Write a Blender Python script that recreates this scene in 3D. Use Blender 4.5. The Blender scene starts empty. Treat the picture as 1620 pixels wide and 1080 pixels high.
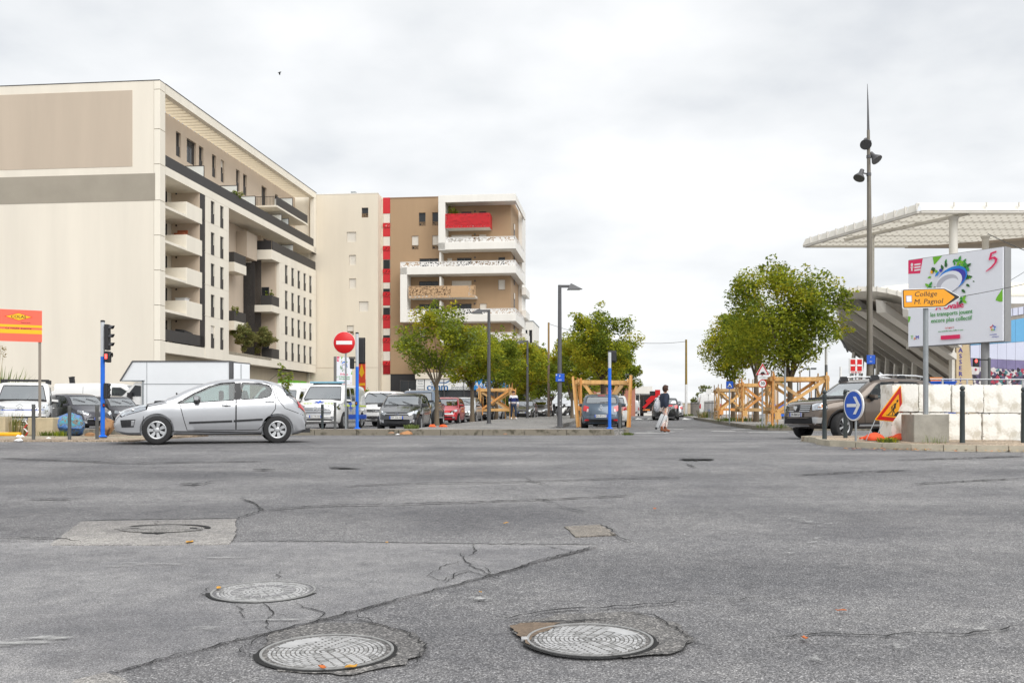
import bpy, bmesh, math, random
from math import sin, cos, pi, radians as R, sqrt, atan2
from mathutils import Vector as V, Matrix as MX
from mathutils.bvhtree import BVHTree
from mathutils.geometry import delaunay_2d_cdt
random.seed(7)
SC = bpy.context.scene
COL = SC.collection
# ---------------------------------------------------------------- camera
CAMZ = 0.65
cd = bpy.data.cameras.new('camera'); cam = bpy.data.objects.new('camera', cd); COL.objects.link(cam)
cam.location = (0, 0, CAMZ); cam.rotation_euler = (R(90), 0, 0)
cd.sensor_width = 36; cd.lens = 35; cd.shift_y = 0.0710; cd.clip_start = 0.05; cd.clip_end = 6000
SC.camera = cam
# ---------------------------------------------------------------- world: overcast daylight
SUN_EL, SUN_AZ = R(47), R(150)
w = bpy.data.worlds.new('World'); SC.world = w; w.use_nodes = True
nt = w.node_tree; nt.nodes.clear(); N = nt.nodes.new; LK = nt.links.new
out = N('ShaderNodeOutputWorld'); bg = N('ShaderNodeBackground'); bg.inputs[1].default_value = 0.0565
sky = N('ShaderNodeTexSky'); sky.sky_type = 'NISHITA'; sky.sun_disc = False; sky.sun_elevation = SUN_EL; sky.sun_rotation = SUN_AZ
tc = N('ShaderNodeTexCoord'); sep = N('ShaderNodeSeparateXYZ'); LK(tc.outputs['Generated'], sep.inputs[0])
def mth(op, a, b=None):
    n = N('ShaderNodeMath'); n.operation = op
    for i, q in enumerate((a, b)):
        if q is None: continue
        if isinstance(q, (int, float)): n.inputs[i].default_value = q
        else: LK(q, n.inputs[i])
    return n.outputs[0]
zz = mth('ADD', mth('MAXIMUM', sep.outputs[2], 0.0), 0.22)
cmb = N('ShaderNodeCombineXYZ'); LK(mth('DIVIDE', sep.outputs[0], zz), cmb.inputs[0]); LK(mth('DIVIDE', sep.outputs[1], zz), cmb.inputs[1])
def wnoise(scale, det, rough, off):
    mp = N('ShaderNodeMapping'); LK(cmb.outputs[0], mp.inputs[0]); mp.inputs['Location'].default_value = off
    n = N('ShaderNodeTexNoise'); n.inputs['Scale'].default_value = scale; n.inputs['Detail'].default_value = det; n.inputs['Roughness'].default_value = rough
    LK(mp.outputs[0], n.inputs['Vector']); return n.outputs[0]
cl = mth('ADD', mth('MULTIPLY', wnoise(1.0, 4, .55, (3.2, 1.0, 0)), .75), mth('MULTIPLY', wnoise(3.6, 6, .55, (0, 5, 0)), .25))
rp = N('ShaderNodeValToRGB'); LK(cl, rp.inputs[0])
rp.color_ramp.elements[0].position = .33; rp.color_ramp.elements[0].color = (6.2, 6.5, 6.95, 1)
rp.color_ramp.elements[1].position = .57; rp.color_ramp.elements[1].color = (9.5, 9.6, 9.7, 1)
e = rp.color_ramp.elements.new(.45); e.color = (8.1, 8.3, 8.5, 1)
mx = N('ShaderNodeMix'); mx.data_type = 'RGBA'; mx.inputs[0].default_value = .95
LK(sky.outputs[0], mx.inputs['A']); LK(rp.outputs[0], mx.inputs['B'])
LK(mx.outputs['Result'], bg.inputs[0]); LK(bg.outputs[0], out.inputs[0])
ld = bpy.data.lights.new('sun', 'SUN'); ld.energy = 1.5; ld.angle = R(60); ld.color = (1, .975, .94)
sun = bpy.data.objects.new('sun', ld); COL.objects.link(sun)
sd = V((sin(SUN_AZ) * cos(SUN_EL), cos(SUN_AZ) * cos(SUN_EL), sin(SUN_EL)))
sun.rotation_euler = (-sd).to_track_quat('-Z', 'Y').to_euler()
vs = SC.view_settings
SC.display_settings.display_device = 'sRGB'
vs.view_transform = 'Standard'; vs.look = 'None'; vs.gamma = 1; vs.use_curve_mapping = False; vs.exposure = 0.98
SC.cycles.use_denoising = True; SC.cycles.max_bounces = 8; SC.cycles.transparent_max_bounces = 16
SC.cycles.caustics_reflective = False; SC.cycles.caustics_refractive = False
# ---------------------------------------------------------------- materials
MATS = {}
def mat(name, col, rough=.6, metal=0., var=.08, scale=3., bump=0., bscale=30., coat=0., emit=0., spec=.5, streak=False, dirt=None):
    if name in MATS: return MATS[name]
    m = bpy.data.materials.new(name); m.use_nodes = True; MATS[name] = m
    t = m.node_tree; b = t.nodes['Principled BSDF']; nn = t.nodes.new; lk = t.links.new
    b.inputs['Roughness'].default_value = rough; b.inputs['Metallic'].default_value = metal
    b.inputs['Specular IOR Level'].default_value = spec
    if coat: b.inputs['Coat Weight'].default_value = coat; b.inputs['Coat Roughness'].default_value = .06
    c = (col[0], col[1], col[2], 1)
    b.inputs['Base Color'].default_value = c
    if emit: b.inputs['Emission Color'].default_value = c; b.inputs['Emission Strength'].default_value = emit
    co = nn('ShaderNodeTexCoord').outputs['Object']
    if var or dirt:
        vec = co
        if streak:
            mp = nn('ShaderNodeMapping'); mp.inputs['Scale'].default_value = (1, 1, .12); lk(co, mp.inputs[0]); vec = mp.outputs[0]
        n = nn('ShaderNodeTexNoise'); n.inputs['Scale'].default_value = scale; n.inputs['Detail'].default_value = 5; n.inputs['Roughness'].default_value = .6; lk(vec, n.inputs['Vector'])
        r = nn('ShaderNodeValToRGB'); lk(n.outputs[0], r.inputs[0])
        r.color_ramp.elements[0].position = .3; r.color_ramp.elements[1].position = .7
        d = dirt or [q * (1 - var) for q in col]
        r.color_ramp.elements[0].color = (d[0], d[1], d[2], 1)
        r.color_ramp.elements[1].color = tuple(min(1, q * (1 + var * .6)) for q in col) + (1,)
        if dirt: r.color_ramp.elements[0].position = .36; r.color_ramp.elements[1].position = .5
        lk(r.outputs[0], b.inputs['Base Color'])
    if bump:
        n2 = nn('ShaderNodeTexNoise'); n2.inputs['Scale'].default_value = bscale; n2.inputs['Detail'].default_value = 4; lk(co, n2.inputs['Vector'])
        bp = nn('ShaderNodeBump'); bp.inputs['Strength'].default_value = bump; bp.inputs['Distance'].default_value = .02; lk(n2.outputs[0], bp.inputs['Height']); lk(bp.outputs[0], b.inputs['Normal'])
    return m
def s2l(r, g, b):
    f = lambda q: q / 255 / 12.92 if q <= 10 else ((q / 255 + .055) / 1.055) ** 2.4
    return (f(r), f(g), f(b))
def glass_mat(name, tint, tr=.6, rough=.02):
    m = bpy.data.materials.new(name); m.use_nodes = True; t = m.node_tree; t.nodes.clear(); nn = t.nodes.new; lk = t.links.new
    o = nn('ShaderNodeOutputMaterial'); a = nn('ShaderNodeBsdfTransparent'); g = nn('ShaderNodeBsdfGlossy'); mxx = nn('ShaderNodeMixShader')
    a.inputs[0].default_value = tint + (1,); g.inputs['Roughness'].default_value = rough; g.inputs[0].default_value = (.9, .93, .95, 1)
    f = nn('ShaderNodeFresnel'); f.inputs[0].default_value = 1.5
    md = nn('ShaderNodeMath'); md.operation = 'MULTIPLY_ADD'; lk(f.outputs[0], md.inputs[0]); md.inputs[1].default_value = 1.0; md.inputs[2].default_value = 1 - tr; md.use_clamp = True
    lk(md.outputs[0], mxx.inputs[0]); lk(a.outputs[0], mxx.inputs[1]); lk(g.outputs[0], mxx.inputs[2]); lk(mxx.outputs[0], o.inputs[0])
    MATS[name] = m; return m
def leaf_mat(name, col):
    m = bpy.data.materials.new(name); m.use_nodes = True; t = m.node_tree; t.nodes.clear(); nn = t.nodes.new; lk = t.links.new
    o = nn('ShaderNodeOutputMaterial'); d = nn('ShaderNodeBsdfDiffuse'); tr = nn('ShaderNodeBsdfTranslucent'); mxx = nn('ShaderNodeMixShader'); mxx.inputs[0].default_value = .48
    gi = nn('ShaderNodeNewGeometry'); r = nn('ShaderNodeValToRGB'); lk(gi.outputs['Random Per Island'], r.inputs[0])
    r.color_ramp.elements[0].color = tuple(q * .78 for q in col) + (1,); r.color_ramp.elements[1].color = tuple(q * 1.25 for q in col) + (1,)
    lk(r.outputs[0], d.inputs[0]); lk(r.outputs[0], tr.inputs[0]); lk(d.outputs[0], mxx.inputs[1]); lk(tr.outputs[0], mxx.inputs[2]); lk(mxx.outputs[0], o.inputs[0])
    MATS[name] = m; return m
# ---------------------------------------------------------------- ground height and picture rays
def gz(y): return -.03 * (23 - y) if y < 23 else (0 if y < 38 else min(.007 * (y - 38), .448))
def at(px, py, y): return V(((px - 810) / 1575 * y, y, CAMZ - (py - 655) / 1575 * y))
def gp(px, py):
    o = (py - 655) / 1575; y = .65 / o
    if y < 23: y = 1.34 / (o + .03)
    elif y > 38:
        y = (.65 + .266) / (o + .007)
    return V(((px - 810) / 1575 * y, y, gz(y)))
ST = -math.atan(.111)                         # the side street's heading (turn about z)
UU = V((.1104, .9939, 0)); VV = V((.9939, -.1104, 0))
# ---------------------------------------------------------------- mesh builder
TXT = {}
def text_geo(s):
    if s not in TXT:
        c = bpy.data.curves.new('t', 'FONT'); c.body = s; c.size = 1; c.resolution_u = 2; c.align_x = 'CENTER'; c.align_y = 'CENTER'
        o = bpy.data.objects.new('t', c); me = bpy.data.meshes.new_from_object(o)
        TXT[s] = ([tuple(q.co) for q in me.vertices], [tuple(p.vertices) for p in me.polygons])
        bpy.data.objects.remove(o); bpy.data.curves.remove(c); bpy.data.meshes.remove(me)
    return TXT[s]
class MB:
    def __init__(s): s.v = []; s.f = []; s.m = []; s.mats = []; s.X = None
    def mi(s, m):
        if m not in s.mats: s.mats.append(m)
        return s.mats.index(m)
    def add(s, vs, fs, m):
        o = len(s.v); k = s.mi(m)
        if s.X is not None: vs = [s.X @ V(q) for q in vs]
        s.v += [tuple(q) for q in vs]; s.f += [tuple(o + i for i in f) for f in fs]; s.m += [k] * len(fs)
        return s
    def poly(s, pts, m): return s.add(pts, [tuple(range(len(pts)))], m)
    def box(s, x0, x1, y0, y1, z0, z1, m):
        return s.add([(x0, y0, z0), (x1, y0, z0), (x1, y1, z0), (x0, y1, z0), (x0, y0, z1), (x1, y0, z1), (x1, y1, z1), (x0, y1, z1)],
                     [(0, 3, 2, 1), (4, 5, 6, 7), (0, 1, 5, 4), (1, 2, 6, 5), (2, 3, 7, 6), (3, 0, 4, 7)], m)
    def bbox(s, x0, x1, y0, y1, z0, z1, m, b=.01):
        bm = bmesh.new(); bmesh.ops.create_cube(bm, size=1)
        for q in bm.verts: q.co = V(((x0 + x1) / 2 + q.co.x * (x1 - x0), (y0 + y1) / 2 + q.co.y * (y1 - y0), (z0 + z1) / 2 + q.co.z * (z1 - z0)))
        bmesh.ops.bevel(bm, geom=bm.edges[:], offset=b, segments=2, profile=.5, affect='EDGES')
        return s.bm(bm, m)
    def bm(s, bm, m):
        bm.verts.index_update(); s.add([q.co for q in bm.verts], [[q.index for q in f.verts] for f in bm.faces], m); bm.free(); return s
    def beam(s, a, b, w, h, m, up=(0, 0, 1)):
        a = V(a); b = V(b); d = (b - a).normalized(); u = V(up)
        if abs(d.dot(u)) > .98: u = V((0, 1, 0))
        x = d.cross(u).normalized(); y = x.cross(d).normalized(); x *= w / 2; y *= h / 2
        return s.add([a - x - y, a + x - y, a + x + y, a - x + y, b - x - y, b + x - y, b + x + y, b - x + y],
                     [(0, 1, 2, 3), (7, 6, 5, 4), (0, 4, 5, 1), (1, 5, 6, 2), (2, 6, 7, 3), (3, 7, 4, 0)], m)
    def tube(s, pts, r, m, n=8, cap=True):
        pts = [V(p) for p in pts]; k = len(pts); rr = r if isinstance(r, (list, tuple)) else [r] * k
        vs = []; fs = []; pu = None
        for i, p in enumerate(pts):
            d = (pts[min(i + 1, k - 1)] - pts[max(i - 1, 0)]).normalized()
            u = pu if pu is not None else (V((0, 0, 1)) if abs(d.z) < .9 else V((1, 0, 0)))
            x = d.cross(u); x = x.normalized() if x.length > 1e-6 else d.orthogonal().normalized(); y = x.cross(d).normalized(); pu = y
            vs += [p + (x * cos(2 * pi * j / n) + y * sin(2 * pi * j / n)) * rr[i] for j in range(n)]
        for i in range(k - 1):
            fs += [(i * n + j, i * n + (j + 1) % n, (i + 1) * n + (j + 1) % n, (i + 1) * n + j) for j in range(n)]
        if cap: fs += [tuple(range(n))[::-1], tuple(range((k - 1) * n, k * n))]
        return s.add(vs, fs, m)
    def lathe(s, prof, m, n=20, c=(0, 0, 0), ax=None, cap=True):
        A = MX.Translation(V(c)) @ (V((0, 0, 1)).rotation_difference(V(ax)).to_matrix().to_4x4() if ax else MX())
        vs = [A @ V((r * cos(2 * pi * j / n), r * sin(2 * pi * j / n), z)) for r, z in prof for j in range(n)]
        k = len(prof)
        fs = [(i * n + j, i * n + (j + 1) % n, (i + 1) * n + (j + 1) % n, (i + 1) * n + j) for i in range(k - 1) for j in range(n)]
        if cap and prof[0][0] > 1e-5: fs.append(tuple(range(n))[::-1])
        if cap and prof[-1][0] > 1e-5: fs.append(tuple(range((k - 1) * n, k * n)))
        return s.add(vs, fs, m)
    def ball(s, c, r, m, n=10, sc=(1, 1, 1)):
        pr = [(sin(pi * i / n) * 1., -cos(pi * i / n)) for i in range(n + 1)]
        vs = [(c[0] + r * sc[0] * q * cos(2 * pi * j / (2 * n)), c[1] + r * sc[1] * q * sin(2 * pi * j / (2 * n)), c[2] + r * sc[2] * z) for q, z in pr for j in range(2 * n)]
        k = 2 * n
        return s.add(vs, [(i * k + j, i * k + (j + 1) % k, (i + 1) * k + (j + 1) % k, (i + 1) * k + j) for i in range(n) for j in range(k)], m)
    def prism(s, pts, d, m):
        pts = [V(p) for p in pts]; d = V(d); n = len(pts)
        nrm = sum(((pts[i] - pts[0]).cross(pts[(i + 1) % n] - pts[0]) for i in range(n)), V())
        if nrm.dot(d) > 0: pts = pts[::-1]
        return s.add(pts + [p + d for p in pts], [tuple(range(n)), tuple(range(2 * n - 1, n - 1, -1))] + [(i + n, (i + 1) % n + n, (i + 1) % n, i)[::1] for i in range(n)], m)
    def text(s, t, size, o, m, ex=(1, 0, 0), ez=(0, 0, 1), al='C', shear=0, wide=1., bold=0.):
        vs, fs = text_geo(t); o = V(o); ex = V(ex); ez = V(ez)
        dx = 0
        if vs and al == 'L': dx = -min(q[0] for q in vs)
        if vs and al == 'R': dx = -max(q[0] for q in vs)
        nn = ex.cross(ez)
        for bo in ((-bold, bold) if bold else (0,)):
            s.add([o + ex * (((q[0] + dx + shear * q[1]) * wide + bo) * size) + ez * (q[1] * size) + nn * bo * .01 for q in vs], fs, m)
        return s
    def disc(s, c, r, m, ex=(1, 0, 0), ez=(0, 0, 1), n=28, r0=0, sx=1, a0=0, a1=2 * pi):
        c = V(c); ex = V(ex); ez = V(ez); full = abs(a1 - a0 - 2 * pi) < 1e-4
        k = n if full else n + 1
        an = [a0 + (a1 - a0) * j / n for j in range(k)]
        P = lambda q: [c + ex * (q * sx * cos(a)) + ez * (q * sin(a)) for a in an]
        if r0: return s.add(P(r0) + P(r), [(j, k + j, k + (j + 1) % k, (j + 1) % k) for j in range(n)], m)
        if full: return s.poly(P(r), m)
        return s.poly([c] + P(r), m)
    def build(s, name, parent=None, smooth=None, loc=None, rz=None, kind=None):
        me = bpy.data.meshes.new(name); me.from_pydata(s.v, [], s.f)
        for q in s.mats: me.materials.append(q)
        me.polygons.foreach_set('material_index', s.m)
        if smooth is not None:
            me.polygons.foreach_set('use_smooth', [True] * len(me.polygons))
            if smooth < 180: me.set_sharp_from_angle(angle=R(smooth))
        me.validate(); me.update()
        return link(name, me, parent, loc, rz, kind)
def link(name, me, parent=None, loc=None, rz=None, kind=None):
    o = bpy.data.objects.new(name, me); COL.objects.link(o)
    if parent: o.parent = parent
    if loc is not None: o.location = loc
    if rz is not None: o.rotation_euler = (0, 0, rz)
    if kind: o['kind'] = kind
    return o
def thing(name, label, cat, loc=(0, 0, 0), rz=0, group=None):
    o = link(name, None, None, loc, rz); return tag(o, label, cat, group)
def tag(o, label, cat, group=None):
    o['label'] = label; o['category'] = cat
    if group: o['group'] = group
    return o
def copy_tree(o, parent=None):
    c = o.copy(); COL.objects.link(c); c.parent = parent
    for ch in list(o.children): copy_tree(ch, c)
    return c
def struct(name, parent=None): return link(name, None, parent, kind=None if parent else 'structure')
def inpoly(p, P):
    r = False; n = len(P)
    for i in range(n):
        a, b = P[i], P[(i + 1) % n]
        if (a[1] > p[1]) != (b[1] > p[1]) and p[0] < (b[0] - a[0]) * (p[1] - a[1]) / (b[1] - a[1]) + a[0]: r = not r
    return r
def fill(P, st, edge=None):
    """a 2-D polygon filled with an even mesh: points, triangles"""
    edge = edge or st; pts = []
    n = len(P)
    for i in range(n):
        a = V(P[i][:2]); b = V(P[(i + 1) % n][:2]); k = max(1, int((b - a).length / edge))
        pts += [a.lerp(b, j / k) for j in range(k)]
    nb = len(pts); B = [(q.x, q.y) for q in pts]
    x0, x1 = min(q[0] for q in B), max(q[0] for q in B); y0, y1 = min(q[1] for q in B), max(q[1] for q in B)
    nx = int((x1 - x0) / st); ny = int((y1 - y0) / st)
    for i in range(1, nx + 1):
        for j in range(1, ny + 1):
            p = V((x0 + i * (x1 - x0) / (nx + 1), y0 + j * (y1 - y0) / (ny + 1)))
            if inpoly(p, B) and min((p - q).length for q in pts[:nb]) > .4 * st: pts.append(p)
    r = delaunay_2d_cdt(pts, [], [list(range(nb))], 1, 1e-6)
    return r[0], r[2]
def interp(P, x):
    if x <= P[0][0]: return P[0][1]
    for i in range(len(P) - 1):
        if x <= P[i + 1][0]:
            t = (x - P[i][0]) / (P[i + 1][0] - P[i][0])
            return P[i][1] + (P[i + 1][1] - P[i][1]) * t
    return P[-1][1]
def crom(P, k=6, closed=False):
    P = [V(p) for p in P]; n = len(P); o = []
    for i in range(n if closed else n - 1):
        g = lambda j: P[j % n] if closed else P[max(0, min(n - 1, j))]
        a, b, c, d = g(i - 1), g(i), g(i + 1), g(i + 2)
        for j in range(k):
            t = j / k; o.append(.5 * ((2 * b) + (c - a) * t + (2 * a - 5 * b + 4 * c - d) * t * t + (3 * b - a - 3 * c + d) * t ** 3))
    if not closed: o.append(P[-1])
    return o
def circ(c, r, n=16): return [(c[0] + r * cos(2 * pi * i / n), c[1] + r * sin(2 * pi * i / n)) for i in range(n)]
# shared materials
BLACK = mat('black_plastic', (.018, .018, .02), .5, var=.15)
DARK = mat('dark_interior', (.03, .03, .032), .8)
RUB = mat('tyre_rubber', (.022, .022, .023), .85, bump=.2, bscale=60)
WHITE = mat('white_paint', (.76, .76, .75), .45, var=.05)
GREYM = mat('dark_grey_metal', s2l(92, 92, 94), .5, .3, var=.12)
GALV = mat('galvanised_steel', s2l(150, 155, 158), .5, .4, var=.12, scale=9)
REDP = mat('red_paint', s2l(206, 20, 28), .4, var=.05)
BLUEP = mat('blue_paint', s2l(20, 105, 215), .4, var=.05)
SBLUE = mat('sign_blue', s2l(20, 84, 190), .4, var=.04)
ALU = mat('aluminium', (.62, .63, .64), .35, .8, var=.05)
CHROME = mat('chrome', (.75, .76, .77), .12, 1., var=0)
SKIN = mat('skin', s2l(205, 160, 135), .55, var=.05)
# ================================================================= GROUND
def asphalt(name, base, light, gscale, mid=.0, rough=.82):
    m = bpy.data.materials.new(name); m.use_nodes = True; t = m.node_tree; b = t.nodes['Principled BSDF']; nn = t.nodes.new; lk = t.links.new
    co = nn('ShaderNodeTexCoord').outputs['Object']
    def noise(sc, det=3, rg=.6, w=None):
        n = nn('ShaderNodeTexNoise'); n.inputs['Scale'].default_value = sc; n.inputs['Detail'].default_value = det; n.inputs['Roughness'].default_value = rg
        if w: 
            mp = nn('ShaderNodeMapping'); mp.inputs['Scale'].default_value = w; lk(co, mp.inputs[0]); lk(mp.outputs[0], n.inputs['Vector'])
        else: lk(co, n.inputs['Vector'])
        return n.outputs[0]
    def ramp(f, *st):
        r = nn('ShaderNodeValToRGB'); lk(f, r.inputs[0]); E_ = r.color_ramp.elements
        E_[0].position, E_[0].color = st[0][0], st[0][1] + (1,); E_[1].position, E_[1].color = st[-1][0], st[-1][1] + (1,)
        for p, c in st[1:-1]: q = E_.new(p); q.color = c + (1,)
        return r.outputs[0]
    def mul(a, c, fac=1.):
        x = nn('ShaderNodeMix'); x.data_type = 'RGBA'; x.blend_type = 'MULTIPLY'; x.inputs[0].default_value = fac; lk(a, x.inputs['A']); lk(c, x.inputs['B']); return x.outputs['Result']
    v = nn('ShaderNodeTexVoronoi'); v.inputs['Scale'].default_value = gscale; lk(co, v.inputs['Vector'])
    sc_ = nn('ShaderNodeSeparateColor'); lk(v.outputs['Color'], sc_.inputs[0])
    g = lambda k: tuple(q * k for q in base)
    chips = ramp(sc_.outputs[0], (.0, g(.4)), (.3, g(.72)), (.7, g(1.12)), (.93, light), (1., tuple(q * 1.5 for q in light)))
    fine = ramp(noise(gscale * .45, 4, .7), (.25, (.48,) * 3), (.5, (1,) * 3), (.78, (1.45,) * 3))
    c = mul(chips, fine)
    c = mul(c, ramp(noise(7, 5, .6), (.3, (.8, .8, .81)), (.7, (1.16, 1.15, 1.13))))
    c = mul(c, ramp(noise(.55, 4, .55), (.32, (.74, .74, .76)), (.68, (1.2, 1.19, 1.17))))
    c = mul(c, ramp(noise(.8, 3, .5, (.08, 1., 1.)), (.3, (.82, .82, .83)), (.7, (1.16, 1.15, 1.14))))
    c = mul(c, ramp(noise(1.7, 5, .65), (.56, (1., 1., 1.)), (.74, (.72, .72, .73)))); c = mul(c, ramp(noise(.35, 3, .5, (.12, 1.6, 1.)), (.36, (.86, .86, .87)), (.64, (1.1, 1.1, 1.1))))
    lk(c, b.inputs['Base Color']); b.inputs['Roughness'].default_value = rough; b.inputs['Specular IOR Level'].default_value = .45
    bp = nn('ShaderNodeBump'); bp.inputs['Strength'].default_value = .55; bp.inputs['Distance'].default_value = .006
    ad = nn('ShaderNodeMath'); ad.operation = 'ADD'; lk(v.outputs['Distance'], ad.inputs[0]); lk(noise(gscale * .3, 4, .7), ad.inputs[1])
    lk(ad.outputs[0], bp.inputs['Height']); lk(bp.outputs[0], b.inputs['Normal'])
    MATS[name] = m; return m
ASPH = asphalt('coarse_asphalt', (.175, .175, .18), (.33, .33, .33), 150)
ASPH2 = asphalt('smooth_asphalt', (.26, .26, .265), (.34, .34, .342), 210, rough=.78)
CONC = asphalt('patch_concrete', (.31, .30, .285), (.42, .41, .39), 150)
TAN = asphalt('patch_tan', (.24, .22, .19), (.36, .33, .29), 150)
DUSTY = asphalt('dusty_rim', (.168, .165, .16), (.32, .31, .295), 110)
PAVE = asphalt('paving_grey', (.25, .245, .235), (.4, .39, .37), 60)
SANDY = asphalt('sandy_paving', (.42, .33, .235), (.56, .47, .36), 45)
KERB = mat('kerb_concrete', s2l(118, 112, 100), .85, var=.22, scale=4, bump=.4, bscale=45, dirt=s2l(78, 74, 62))
KERB2 = mat('kerb_light', s2l(176, 168, 150), .85, var=.2, scale=4, bump=.3, bscale=45)
CRACK = mat('crack_dark', (.012, .012, .012), .95, var=.3, scale=20)
RUST = mat('rusty_grit', s2l(118, 102, 86), .9, var=.4, scale=30, bump=.6, bscale=80)
# road sheet
mb = MB()
ys = [-14, -6, 0, 1] + [2 + .35 * i for i in range(14)] + [7 + .8 * i for i in range(21)] + [24.5, 27, 30, 34, 38, 45, 55, 65, 75, 88, 102, 130, 180, 300, 700, 2500]
xs = [-2500, -600, -200, -100, -60, -40, -28, -20, -14] + [-10 + .5 * i for i in range(41)] + [14, 20, 28, 40, 60, 100, 200, 600, 2500]
rnd = random.Random(3)
vs_ = []
for y in ys:
    for x in xs:
        d = .006 * sin(x * 1.7 + y * .9) * cos(y * 1.3 - x * .4) if 0 < y < 20 and abs(x) < 9.9 else 0
        vs_.append((x, y, gz(y) + d - .006))
nx = len(xs)
mb.add(vs_, [(j * nx + i, j * nx + i + 1, (j + 1) * nx + i + 1, (j + 1) * nx + i) for j in range(len(ys) - 1) for i in range(nx - 1)], ASPH)
road = mb.build('road', smooth=180, kind='structure')
def sheet(P, off, m, st=.5, mb=None, edge=None, thick=0.):
    """level sheet over ground polygon P (x, y), lifted off above the ground, with a small edge"""
    pts, fs = fill(P, st, edge)
    mb = mb or MB()
    zf = lambda p: gz(p.y) + off
    mb.add([(p.x, p.y, zf(p)) for p in pts], fs, m)
    if thick:
        n = len(P)
        for i in range(n):
            a = V(P[i][:2]); b = V(P[(i + 1) % n][:2]); k = max(1, int((b - a).length / (edge or st)))
            for j in range(k):
                p, q = a.lerp(b, j / k), a.lerp(b, (j + 1) / k)
                mb.poly([(p.x, p.y, zf(p) - thick), (q.x, q.y, zf(q) - thick), (q.x, q.y, zf(q)), (p.x, p.y, zf(p))], m)
    return mb
def jag(P, amp, st, closed=True, seed=1):
    r = random.Random(seed); o = []; n = len(P)
    for i in range(n if closed else n - 1):
        a = V(P[i][:2]); b = V(P[(i + 1) % n][:2]); k = max(1, int((b - a).length / st)); nr = (b - a).normalized(); nr = V((-nr.y, nr.x))
        for j in range(k):
            o.append(a.lerp(b, j / k) + (nr * r.uniform(-amp, amp) if (j or i) else V((0, 0))))
    if not closed: o.append(V(P[-1][:2]))
    return o
G = lambda L: [gp(*q) for q in L]
# smoother asphalt tongue on the left
tong = jag(G([(-90, 862), (80, 858), (380, 858), (700, 861), (945, 864), (860, 885), (760, 915), (640, 946), (540, 972), (470, 991), (380, 1012), (250, 1045), (110, 1085), (-90, 1140)]), .006, .12)
sheet(tong, .005, ASPH2, .3, edge=.12, thick=.012).build('asphalt_patch', road)
pc = jag(G([(80, 863), (128, 826), (250, 824), (374, 822), (372, 845), (362, 862), (250, 863)]), .012, .1, seed=2)
sheet(pc, .011, CONC, .25, edge=.1, thick=.012).build('concrete_patch', road)
pt = jag(G([(893, 833), (950, 830), (975, 846), (912, 849)]), .01, .08, seed=4)
sheet(pt, .006, TAN, .2, edge=.08, thick=.01).build('tan_patch', road)
p3 = jag(G([(806, 990), (880, 972), (1000, 968), (1070, 985), (1098, 1015), (1060, 1035), (990, 1040), (900, 1036), (840, 1022)]), .02, .06, seed=6)
sheet(p3, .004, DUSTY, .15, edge=.06).build('asphalt_patch', road)
sheet(jag(G([(806, 991), (835, 986), (884, 986), (870, 998), (846, 1006), (838, 1022), (826, 1012)]), .012, .04, seed=8), .009, RUST, .1, edge=.04).build('broken_edge', road)
p2 = jag(G([(430, 1000), (500, 985), (600, 985), (665, 1005), (672, 1030), (640, 1050), (560, 1068), (440, 1062), (408, 1040)]), .02, .06, seed=7)
sheet(p2, .004, DUSTY, .15, edge=.06).build('asphalt_patch', road)
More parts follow.
